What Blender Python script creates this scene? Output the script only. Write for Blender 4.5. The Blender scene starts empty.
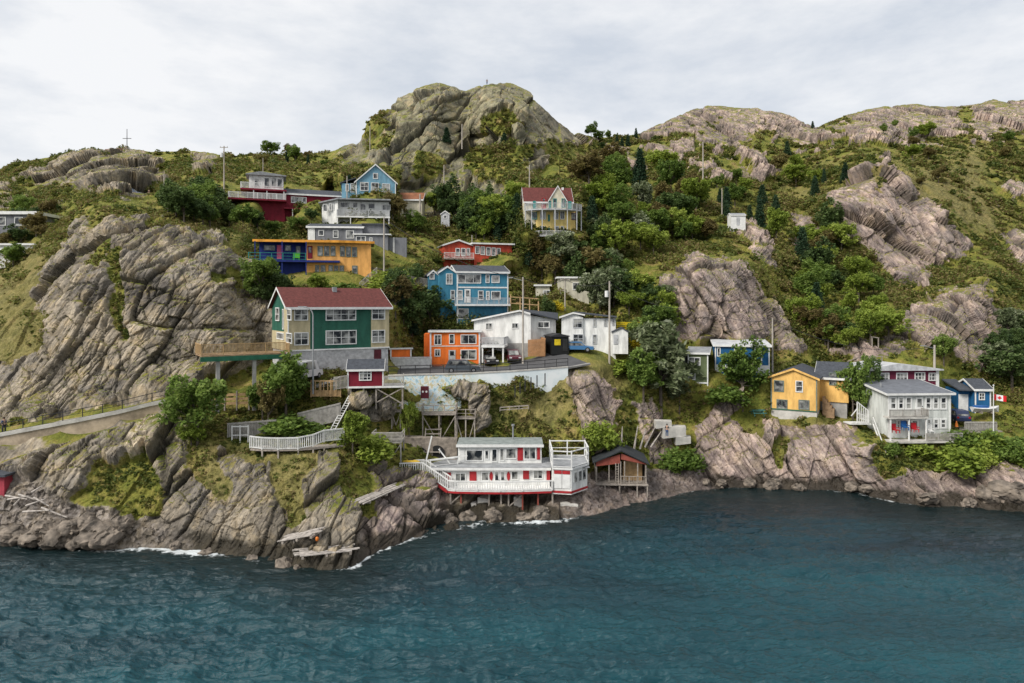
import bpy, bmesh, math, random
import numpy as np
from mathutils import Vector, Matrix
random.seed(7); np.random.seed(7)
S = bpy.context.scene
C = S.collection
FOC = 683.0; CX = 512.0; HY = 305.0; CH = 24.0     # focal length in pixels, horizon row, camera height
# ------------------------------------------------------------------ camera, sky, sun, exposure
cd = bpy.data.cameras.new('camera'); cam = bpy.data.objects.new('camera', cd); C.objects.link(cam)
cam.location = (0, 0, CH); cam.rotation_euler = (math.radians(90), 0, 0)
cd.sensor_width = 36; cd.lens = 36*FOC/1024; cd.shift_y = -(341.5-HY)/1024.0
cd.clip_start = 0.5; cd.clip_end = 8000
S.camera = cam
SUN_EL = math.radians(42); SUN_AZ = math.radians(-128)   # azimuth measured from +Y (view direction) towards +X
sd = bpy.data.lights.new('sun', 'SUN'); sun = bpy.data.objects.new('sun', sd); C.objects.link(sun)
sd.energy = 2.9; sd.angle = math.radians(22); sd.color = (1.0, 0.95, 0.88)
sv = Vector((math.sin(SUN_AZ)*math.cos(SUN_EL), math.cos(SUN_AZ)*math.cos(SUN_EL), math.sin(SUN_EL)))
sun.rotation_euler = sv.to_track_quat('Z', 'Y').to_euler()
W = bpy.data.worlds.new('World'); S.world = W; W.use_nodes = True
wt = W.node_tree; wt.nodes.clear()
def wn(t): return wt.nodes.new(t)
wo = wn('ShaderNodeOutputWorld'); bg = wn('ShaderNodeBackground'); bg.inputs[1].default_value = 0.1
sky = wn('ShaderNodeTexSky'); sky.sky_type = 'NISHITA'; sky.sun_disc = False
sky.sun_elevation = SUN_EL; sky.sun_rotation = SUN_AZ; sky.air_density = 1.0; sky.dust_density = 2.0
tc = wn('ShaderNodeTexCoord'); mp = wn('ShaderNodeMapping'); mp.inputs['Scale'].default_value = (1.0, 1.0, 2.7)
mp.inputs['Location'].default_value = (0.35, 0.2, 0.1)
n1 = wn('ShaderNodeTexNoise'); n1.inputs['Scale'].default_value = 3.1; n1.inputs['Detail'].default_value = 10; n1.inputs['Roughness'].default_value = 0.6
n1.inputs['Distortion'].default_value = 0.1
cr = wn('ShaderNodeValToRGB')
cr.color_ramp.elements[0].position = 0.33; cr.color_ramp.elements[0].color = (5.0, 5.4, 6.0, 1)
cr.color_ramp.elements[1].position = 0.60; cr.color_ramp.elements[1].color = (7.45, 7.5, 7.6, 1)
mx = wn('ShaderNodeMix'); mx.data_type = 'RGBA'; mx.inputs[0].default_value = 0.93
wt.links.new(tc.outputs['Generated'], mp.inputs[0]); wt.links.new(mp.outputs[0], n1.inputs['Vector'])
wt.links.new(n1.outputs['Fac'], cr.inputs[0]); wt.links.new(sky.outputs[0], mx.inputs[6]); wt.links.new(cr.outputs[0], mx.inputs[7])
wt.links.new(mx.outputs[2], bg.inputs[0]); wt.links.new(bg.outputs[0], wo.inputs[0])
S.view_settings.view_transform = 'Standard'; S.view_settings.look = 'None'
S.view_settings.exposure = 0.38; S.view_settings.gamma = 1.0; S.view_settings.use_curve_mapping = False
S.render.engine = 'CYCLES'

# ------------------------------------------------------------------ materials
MATS = {}
def mat(name, col, rough=0.8, var=0.18, scale=1.2, bump=0.0, bscale=8.0, col2=None, metal=0.0, stretch=(1,1,1), spec=0.3):
    """procedural paint / wood / stone: base colour broken up by noise, optional bump"""
    if name in MATS: return MATS[name]
    m = bpy.data.materials.new(name); m.use_nodes = True; nt = m.node_tree; b = nt.nodes['Principled BSDF']
    b.inputs['Roughness'].default_value = rough; b.inputs['Metallic'].default_value = metal
    b.inputs['Specular IOR Level'].default_value = spec
    tcn = nt.nodes.new('ShaderNodeTexCoord'); mpn = nt.nodes.new('ShaderNodeMapping'); mpn.inputs['Scale'].default_value = stretch
    nt.links.new(tcn.outputs['Object'], mpn.inputs[0])
    n = nt.nodes.new('ShaderNodeTexNoise'); n.inputs['Scale'].default_value = scale; n.inputs['Detail'].default_value = 6; n.inputs['Roughness'].default_value = 0.65
    nt.links.new(mpn.outputs[0], n.inputs['Vector'])
    r = nt.nodes.new('ShaderNodeValToRGB')
    c2 = col2 if col2 else tuple(c*(1-var*2) for c in col)
    c1 = col if col2 else tuple(min(1, c*(1+var*0.5)) for c in col)
    r.color_ramp.elements[0].position = 0.32; r.color_ramp.elements[0].color = (*c2, 1)
    r.color_ramp.elements[1].position = 0.62; r.color_ramp.elements[1].color = (*c1, 1)
    nt.links.new(n.outputs['Fac'], r.inputs[0]); nt.links.new(r.outputs[0], b.inputs['Base Color'])
    if bump:
        n2 = nt.nodes.new('ShaderNodeTexNoise'); n2.inputs['Scale'].default_value = bscale; n2.inputs['Detail'].default_value = 4
        nt.links.new(mpn.outputs[0], n2.inputs['Vector'])
        bp = nt.nodes.new('ShaderNodeBump'); bp.inputs['Strength'].default_value = bump; bp.inputs['Distance'].default_value = 0.1
        nt.links.new(n2.outputs['Fac'], bp.inputs['Height']); nt.links.new(bp.outputs[0], b.inputs['Normal'])
    MATS[name] = m; return m
def siding(name, col, rough=0.75, pitch=0.18, var=0.17):
    """painted clapboard: board lines by height as bump, faint weathering"""
    m = mat(name, col, rough, var, 1.3, stretch=(1,1,0.28)); nt = m.node_tree
    if nt.nodes.get('boards'): return m
    b = nt.nodes['Principled BSDF']; tcn = nt.nodes.new('ShaderNodeTexCoord')
    sx = nt.nodes.new('ShaderNodeSeparateXYZ'); nt.links.new(tcn.outputs['Object'], sx.inputs[0])
    mu = nt.nodes.new('ShaderNodeMath'); mu.operation = 'DIVIDE'; mu.inputs[1].default_value = pitch
    fr = nt.nodes.new('ShaderNodeMath'); fr.operation = 'FRACT'; fr.name = 'boards'
    nt.links.new(sx.outputs[2], mu.inputs[0]); nt.links.new(mu.outputs[0], fr.inputs[0])
    bp = nt.nodes.new('ShaderNodeBump'); bp.inputs['Strength'].default_value = 0.6; bp.inputs['Distance'].default_value = 0.03; bp.invert = True
    nt.links.new(fr.outputs[0], bp.inputs['Height']); nt.links.new(bp.outputs[0], b.inputs['Normal'])
    return m
def glass_mat():
    m = bpy.data.materials.new('window_glass'); m.use_nodes = True; b = m.node_tree.nodes['Principled BSDF']; nt = m.node_tree
    b.inputs['Roughness'].default_value = 0.06; b.inputs['Specular IOR Level'].default_value = 0.7
    tcn = nt.nodes.new('ShaderNodeNewGeometry'); n = nt.nodes.new('ShaderNodeTexNoise'); n.inputs['Scale'].default_value = 0.9; n.inputs['Detail'].default_value = 3
    nt.links.new(tcn.outputs['Position'], n.inputs['Vector'])
    r = nt.nodes.new('ShaderNodeValToRGB')
    r.color_ramp.elements[0].position = 0.42; r.color_ramp.elements[0].color = (0.015, 0.018, 0.022, 1)
    r.color_ramp.elements[1].position = 0.60; r.color_ramp.elements[1].color = (0.33, 0.33, 0.31, 1)   # curtains and blinds behind some panes
    nt.links.new(n.outputs['Fac'], r.inputs[0]); nt.links.new(r.outputs[0], b.inputs['Base Color'])
    return m
GLASS = glass_mat()
WHITE = mat('white_paint', (0.72, 0.72, 0.70), 0.6, 0.10, 1.5)
OLDWOOD = mat('weathered_wood', (0.33, 0.29, 0.25), 0.9, 0.25, 3.0)
BROWNWOOD = mat('brown_wood', (0.33, 0.22, 0.13), 0.85, 0.22, 2.0)
TANWOOD = mat('tan_wood', (0.45, 0.30, 0.15), 0.85, 0.2, 2.0)
DARKROOF = mat('dark_shingle', (0.065, 0.072, 0.085), 0.9, 0.2, 3.0, 0.3, 12)
GREYROOF = mat('grey_felt_roof', (0.28, 0.29, 0.30), 0.9, 0.18, 1.5)
REDROOF = mat('red_brown_shingle', (0.125, 0.037, 0.032), 0.9, 0.18, 3.0, 0.3, 12)
CONC = mat('concrete', (0.36, 0.35, 0.33), 0.9, 0.16, 0.8, 0.3, 6)
PALECONC = mat('pale_concrete', (0.52, 0.50, 0.46), 0.9, 0.18, 0.7, 0.3, 6)
BLACKMETAL = mat('black_metal', (0.03, 0.03, 0.032), 0.5, 0.1)
GREYMETAL = mat('grey_metal', (0.30, 0.31, 0.32), 0.5, 0.1, metal=0.3)
POLEWOOD = mat('pole_wood', (0.40, 0.36, 0.31), 0.9, 0.15, 1.0)

# ------------------------------------------------------------------ mesh builder
def xz(px, py, D): return ((px-CX)*D/FOC, CH-(py-HY)*D/FOC)
def P3(px, py, D): x, z = xz(px, py, D); return Vector((x, D, z))
class MB:
    def __init__(s): s.v = []; s.f = []
    def quadbox(s, c8):
        n = len(s.v); s.v += [tuple(c) for c in c8]
        for f in ((0,3,2,1),(4,5,6,7),(0,1,5,4),(1,2,6,5),(2,3,7,6),(3,0,4,7)): s.f.append(tuple(n+i for i in f))
        return s
    def box(s, x0, x1, y0, y1, z0, z1):
        return s.quadbox([(x0,y0,z0),(x1,y0,z0),(x1,y1,z0),(x0,y1,z0),(x0,y0,z1),(x1,y0,z1),(x1,y1,z1),(x0,y1,z1)])
    def block(s, fp, zb, zt):
        """footprint polygon (counter-clockwise) extruded; zt a number or one per corner"""
        k = len(fp); zt = [zt]*k if not hasattr(zt, '__len__') else zt; zb = [zb]*k if not hasattr(zb, '__len__') else zb
        n = len(s.v); s.v += [(x,y,z) for (x,y),z in zip(fp, zb)] + [(x,y,z) for (x,y),z in zip(fp, zt)]
        s.f.append(tuple(n+i for i in reversed(range(k)))); s.f.append(tuple(n+k+i for i in range(k)))
        for i in range(k): j = (i+1) % k; s.f.append((n+i, n+j, n+k+j, n+k+i))
        return s
    def extr(s, poly, axis, a, b):
        """poly in (h,z) extruded along local axis 'x' or 'y' from a to b"""
        k = len(poly); n = len(s.v)
        mk = (lambda h, z, t: (h, t, z)) if axis == 'y' else (lambda h, z, t: (t, h, z))
        s.v += [mk(h, z, a) for h, z in poly] + [mk(h, z, b) for h, z in poly]
        s.f.append(tuple(n+i for i in range(k))); s.f.append(tuple(n+k+i for i in reversed(range(k))))
        for i in range(k): j = (i+1) % k; s.f.append((n+j, n+i, n+k+i, n+k+j))
        return s
    def beam(s, p, q, w=0.1, h=None):
        h = h or w; p = Vector(p); q = Vector(q); d = (q-p)
        if d.length < 1e-5: return s
        d.normalize(); up = Vector((0,0,1)) if abs(d.z) < 0.95 else Vector((0,1,0))
        a = d.cross(up).normalized()*w/2; b = a.cross(d).normalized()*h/2
        return s.quadbox([p-a-b, p+a-b, p+a+b, p-a+b, q-a-b, q+a-b, q+a+b, q-a+b])
    def tube(s, p, q, r0, r1=None, n=8):
        r1 = r0 if r1 is None else r1; p = Vector(p); q = Vector(q); d = (q-p).normalized()
        up = Vector((0,0,1)) if abs(d.z) < 0.95 else Vector((0,1,0)); a = d.cross(up).normalized(); b = a.cross(d)
        k = len(s.v)
        for c, r in ((p, r0), (q, r1)):
            for i in range(n): t = 2*math.pi*i/n; s.v.append(tuple(c + (a*math.cos(t)+b*math.sin(t))*r))
        s.f.append(tuple(k+i for i in range(n))); s.f.append(tuple(k+n+i for i in reversed(range(n))))
        for i in range(n): j = (i+1) % n; s.f.append((k+j, k+i, k+n+i, k+n+j))
        return s
    def rail(s, p, q, h=1.0, gap=0.16, w=0.05, post=1.8, bal=True, pw=0.1, mid=False):
        p = Vector(p); q = Vector(q); L = (q-p).length; up = Vector((0,0,h)); n = max(1, round(L/post)); pw *= random.uniform(.9, 1.1)
        for i in range(n+1): c = p.lerp(q, i/n); s.beam(c-Vector((0,0,random.uniform(0,.03))), c+up*(1.04+random.uniform(0,.03)), pw)
        s.beam(p+up, q+up, w*1.6, w*1.4); lo = Vector((0,0,0.12)); s.beam(p+lo, q+lo, w)
        if mid: s.beam(p+up*0.55, q+up*0.55, w)
        if bal:
            k = max(2, int(L/gap))
            for i in range(1, k): c = p.lerp(q, i/k); s.beam(c+lo, c+up, w)
        return s
    def sphere(s, c, r, sz=(1,1,1), n=8, m=6):
        c = Vector(c); k = len(s.v); s.v.append((c.x, c.y, c.z-r*sz[2]))
        for j in range(1, m):
            t = math.pi*j/m
            for i in range(n): a = 2*math.pi*i/n; s.v.append((c.x+r*sz[0]*math.sin(t)*math.cos(a), c.y+r*sz[1]*math.sin(t)*math.sin(a), c.z-r*sz[2]*math.cos(t)))
        s.v.append((c.x, c.y, c.z+r*sz[2])); top = len(s.v)-1
        for i in range(n):
            i2 = (i+1) % n; s.f.append((k, k+1+i2, k+1+i)); s.f.append((top, top-n+i, top-n+i2))
            for j in range(m-2): a = k+1+j*n; s.f.append((a+i, a+i2, a+n+i2, a+n+i))
        return s
    def build(s, name, m, parent=None, smooth=False):
        me = bpy.data.meshes.new(name); me.from_pydata(s.v, [], s.f); me.update()
        me.materials.append(m)
        if smooth: me.polygons.foreach_set('use_smooth', [True]*len(me.polygons))
        o = bpy.data.objects.new(name, me); C.objects.link(o)
        if parent is not None: o.parent = parent
        return o
def tag(o, label=None, cat=None, group=None, kind=None):
    if label: o['label'] = label
    if cat: o['category'] = cat
    if group: o['group'] = group
    if kind: o['kind'] = kind
    return o
CTRL = []      # terrain control points (px, py, distance); the houses add their own
class T:
    """a thing: Empty at its base, local x to the right, y away from the camera, z up"""
    def __init__(s, name, label, cat, px=None, py=None, D=None, yaw=0, group=None, loc=None, crop=(0,0,1)):
        s.o = bpy.data.objects.new(name, None); C.objects.link(s.o); s.o.empty_display_size = 0.5
        s.loc = Vector(loc) if loc is not None else P3(px, py, D); s.yaw = math.radians(yaw)
        s.o.location = s.loc; s.o.rotation_euler = (0, 0, s.yaw); tag(s.o, label, cat, group); s.crop = crop
    def c(s, X, Y): a, b, k = s.crop; return a+X/k, b+Y/k
    def P(s, X, Y, y=0):
        """where the line of sight through a picture point meets the local plane y"""
        px, py = s.c(X, Y); r = Vector(((px-CX)/FOC, 1, -(py-HY)/FOC)); cy, sy = math.cos(s.yaw), math.sin(s.yaw)
        O = Vector((0,0,CH))-s.loc; o = Vector((O.x*cy+O.y*sy, -O.x*sy+O.y*cy, O.z)); d = Vector((r.x*cy+r.y*sy, -r.x*sy+r.y*cy, r.z))
        t = (y-o.y)/d.y; q = o+d*t; return q.x, q.z
    def Q(s, X, Y, x=0):
        px, py = s.c(X, Y); r = Vector(((px-CX)/FOC, 1, -(py-HY)/FOC)); cy, sy = math.cos(s.yaw), math.sin(s.yaw)
        O = Vector((0,0,CH))-s.loc; o = Vector((O.x*cy+O.y*sy, -O.x*sy+O.y*cy, O.z)); d = Vector((r.x*cy+r.y*sy, -r.x*sy+r.y*cy, r.z))
        t = (x-o.x)/d.x; q = o+d*t; return q.y, q.z
    def part(s, name, mb, m, parent=None, smooth=False, label=None):
        o = mb.build(name, m, parent or s.o, smooth)
        if label: o['label'] = label
        return o
    def _face(s, face, off):
        if face == 'F': return lambda a, z, d: (a, off-d, z)
        if face == 'L': return lambda a, z, d: (off-d, a, z)
        return lambda a, z, d: (off+d, a, z)
    def panel(s, name, m, a0, a1, z0, z1, face='F', off=0, d0=0.0, d1=0.05, parent=None):
        g = s._face(face, off); mb = MB(); lo = g(a0, z0, d0); hi = g(a1, z1, d1)
        mb.box(min(lo[0],hi[0]), max(lo[0],hi[0]), min(lo[1],hi[1]), max(lo[1],hi[1]), z0, z1)
        return s.part(name, mb, m, parent)
    def winl(s, a0, a1, z0, z1, face='F', off=0, nx=1, ny=1, fw=0.11, fm=None, name='window'):
        g = s._face(face, off); mb = MB()
        def bx(u0, u1, w0, w1, e0, e1):
            lo = g(u0, w0, e0); hi = g(u1, w1, e1)
            mb.box(min(lo[0],hi[0]), max(lo[0],hi[0]), min(lo[1],hi[1]), max(lo[1],hi[1]), w0, w1)
        a0, a1 = min(a0,a1), max(a0,a1); z0, z1 = min(z0,z1), max(z0,z1)
        bx(a0, a1, z0, z0+fw, -0.02, 0.08); bx(a0, a1, z1-fw, z1, -0.02, 0.08)
        bx(a0, a0+fw, z0+fw, z1-fw, -0.02, 0.075); bx(a1-fw, a1, z0+fw, z1-fw, -0.02, 0.075)
        bw = fw*0.55
        for i in range(1, nx): c = a0+(a1-a0)*i/nx; bx(c-bw/2, c+bw/2, z0+fw, z1-fw, -0.01, 0.06)
        for i in range(1, ny): c = z0+(z1-z0)*i/ny; bx(a0+fw, a1-fw, c-bw/2, c+bw/2, -0.01, 0.055)
        w = s.part(name, mb, fm or WHITE)
        s.panel('pane', GLASS, a0+fw*0.6, a1-fw*0.6, z0+fw*0.6, z1-fw*0.6, face, off, -0.015, 0.025, w)
        return w
    def win(s, X0, Y0, X1, Y1, nx=1, ny=1, face='F', off=0, **k):
        f = s.P if face == 'F' else s.Q
        a0, z1 = f(X0, Y0, off); a1, z0 = f(X1, Y1, off)
        if face == 'F' : pass
        return s.winl(a0, a1, z0, z1, face, off, nx, ny, **k)
    def door(s, X0, Y0, X1, Y1, m, face='F', off=0, glass=False):
        f = s.P if face == 'F' else s.Q
        a0, z1 = f(X0, Y0, off); a1, z0 = f(X1, Y1, off); a0, a1 = min(a0,a1), max(a0,a1)
        d = s.panel('door', m, a0, a1, z0, z1, face, off, -0.01, 0.06)
        h = (z1-z0)
        if glass: s.panel('pane', GLASS, a0+(a1-a0)*0.22, a1-(a1-a0)*0.22, z0+h*0.45, z1-h*0.1, face, off, 0.055, 0.075, d)
        s.panel('handle', BLACKMETAL, a1-(a1-a0)*0.16, a1-(a1-a0)*0.10, z0+h*0.45, z0+h*0.5, face, off, 0.055, 0.12, d)
        return d
    def gable_front(s, x0, x1, y0, y1, zb, ze, zr, wm, rm, xr=None, oh=0.35, th=0.18, name='wall', trim=None):
        """gable faces the camera; ridge runs along y"""
        xr = (x0+x1)/2 if xr is None else xr
        w = s.part(name, MB().extr([(x0,zb),(x1,zb),(x1,ze),(xr,zr),(x0,ze)], 'y', y0, y1), wm)
        sl = (zr-ze)/(xr-x0); sr = (zr-ze)/(x1-xr)
        def chev(e, t0, t1, mb, ya, yb):
            mb.extr([(x0-e, ze-sl*e+t0), (xr, zr+t0), (x1+e, ze-sr*e+t0), (x1+e, ze-sr*e+t1), (xr, zr+t1), (x0-e, ze-sl*e+t1)], 'y', ya, yb); return mb
        r = s.part('roof', chev(oh, 0.02, th, MB(), y0-oh+0.04, y1+oh), rm)
        s.part('trim', chev(oh+0.02, -0.08, th+0.02, MB(), y0-oh, y0-oh+0.035), trim or WHITE, r)
        return w, r
    def gable_side(s, x0, x1, y0, y1, zb, ze, zr, wm, rm, yr=None, oh=0.35, th=0.18, name='wall', trim=None):
        """ridge runs along x, long slope towards the camera"""
        yr = (y0+y1)/2 if yr is None else yr
        w = s.part(name, MB().extr([(y0,zb),(y1,zb),(y1,ze),(yr,zr),(y0,ze)], 'x', x0, x1), wm)
        sl = (zr-ze)/(yr-y0); sr = (zr-ze)/(y1-yr)
        def chev(e, t0, t1, mb, a, b):
            mb.extr([(y0-e, ze-sl*e+t0), (yr, zr+t0), (y1+e, ze-sr*e+t0), (y1+e, ze-sr*e+t1), (yr, zr+t1), (y0-e, ze-sl*e+t1)], 'x', a, b); return mb
        r = s.part('roof', chev(oh, 0.02, th, MB(), x0-oh+0.04, x1+oh-0.04), rm)
        mb = chev(oh+0.02, -0.08, th+0.02, MB(), x0-oh, x0-oh+0.035); chev(oh+0.02, -0.08, th+0.02, mb, x1+oh-0.035, x1+oh)
        mb.box(x0-oh+0.036, x1+oh-0.036, y0-oh-0.06, y0-oh-0.003, ze-sl*oh-0.12, ze-sl*oh+th)
        s.part('trim', mb, trim or WHITE, r)
        return w, r
    def flat(s, x0, x1, y0, y1, zb, zt, wm, rm, oh=0.3, th=0.22, name='wall', trim=None, drop=0.0):
        """flat or mono-pitch roof falling by drop towards the back"""
        w = s.part(name, MB().block([(x0,y0),(x1,y0),(x1,y1),(x0,y1)], zb, [zt,zt,zt-drop,zt-drop]), wm)
        r = s.part('roof', MB().block([(x0-oh,y0-oh),(x1+oh,y0-oh),(x1+oh,y1+oh),(x0-oh,y1+oh)], [zt+.01,zt+.01,zt-drop+.01,zt-drop+.01], [zt+th,zt+th,zt-drop+th,zt-drop+th]), rm)
        mb = MB().box(x0-oh-.04, x1+oh+.04, y0-oh-.05, y0-oh-.003, zt-.04, zt+th+.03)
        for a in (x0-oh-.05, x1+oh+.003):
            mb.block([(a,y0-oh-.002),(a+.047,y0-oh-.002),(a+.047,y1+oh),(a,y1+oh)], [zt-.04,zt-.04,zt-drop-.04,zt-drop-.04], [zt+th+.03]*2+[zt-drop+th+.03]*2)
        s.part('trim', mb, trim or WHITE, r)
        return w, r
    def corners(s, xs, y0, zb, zt, w=0.14, m=None):
        for x in xs: s.part('corner_board', MB().box(x-w/2, x+w/2, y0-0.05, y0+0.03, zb, zt), m or WHITE)
# ------------------------------------------------------------------ vector noise
def _h(ix, iy, iz, seed):
    h = (ix.astype(np.int64)*374761393 + iy.astype(np.int64)*668265263 + iz.astype(np.int64)*2147483647 + seed*974634777) & 0xffffffff
    h = ((h ^ (h >> 13))*1274126177) & 0xffffffff
    h = ((h ^ (h >> 15))*2246822519) & 0xffffffff
    return ((h ^ (h >> 16)) & 0xffffff).astype(np.float32)/float(0xffffff)
def vnoise(p, seed=0):
    f = np.floor(p); d = (p-f).astype(np.float32); i = f.astype(np.int64); d = d*d*(3-2*d); r = 0
    for a in (0,1):
        for b in (0,1):
            for c in (0,1):
                w = (d[...,0] if a else 1-d[...,0])*(d[...,1] if b else 1-d[...,1])*(d[...,2] if c else 1-d[...,2])
                r = r + w*_h(i[...,0]+a, i[...,1]+b, i[...,2]+c, seed)
    return r*2-1
def fbm(p, o=4, seed=0, g=0.5):
    r = 0; a = 1; t = 0
    for k in range(o): r = r + a*vnoise(p*(2.03**k)+k*17.3, seed+k); t += a; a *= g
    return r/t
def facets(p, seed=0):
    """cellular rock blocks: every cell has its own height and tilt; returns height and distance to the joint"""
    f = np.floor(p); i = f.astype(np.int64); n = p.shape[:-1]
    b1 = np.full(n, 9.0, np.float32); b2 = np.full(n, 9.0, np.float32); val = np.zeros(n, np.float32)
    for a in (-1,0,1):
        for b in (-1,0,1):
            for c in (-1,0,1):
                x, y, z = i[...,0]+a, i[...,1]+b, i[...,2]+c
                qx = x+0.5+0.8*(_h(x,y,z,seed+1)-.5); qy = y+0.5+0.8*(_h(x,y,z,seed+2)-.5); qz = z+0.5+0.8*(_h(x,y,z,seed+3)-.5)
                dx, dy, dz = p[...,0]-qx, p[...,1]-qy, p[...,2]-qz; d = (dx*dx+dy*dy+dz*dz).astype(np.float32)
                v = (_h(x,y,z,seed+4)-.5) + 1.1*(dx*(_h(x,y,z,seed+5)-.5) + dy*(_h(x,y,z,seed+6)-.5) + dz*(_h(x,y,z,seed+7)-.5))
                near = d < b1; b2 = np.where(near, b1, np.minimum(b2, d)); val = np.where(near, v, val); b1 = np.where(near, d, b1)
    return val.astype(np.float32), np.sqrt(b2)-np.sqrt(b1)
def ip(tab, x): return np.interp(x, [t[0] for t in tab], [t[1] for t in tab])

SKYL = [(-260,205),(-60,176),(0,169),(20,162),(60,155),(95,150),(106,152),(112,149),(135,149),(150,152),(190,151),(210,152),(225,156),(262,154),(290,155),(335,151),(345,145),(360,142),(362,127),(372,116),(390,104),(400,99),(425,90),(440,85),(455,88),(465,93),(478,86),(490,83),(510,85),(530,93),(545,108),(560,124),(575,133),(600,138),(640,134),(660,124),(690,110),(715,106),(760,109),(790,116),(815,129),(825,123),(850,114),(880,107),(915,104),(945,108),(955,107),(985,103),(990,98),(997,99),(1004,102),(1024,100),(1280,90)]
SHORE = [(-260,556),(0,543),(60,547),(110,550),(150,547),(200,552),(250,559),(300,568),(330,571),(355,566),(375,552),(400,543),(440,532),(480,524),(530,523),(560,522),(590,516),(620,508),(660,500),(700,489),(740,487),(800,489),(850,491),(890,500),(930,507),(975,508),(1024,513),(1280,520)]
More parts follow.
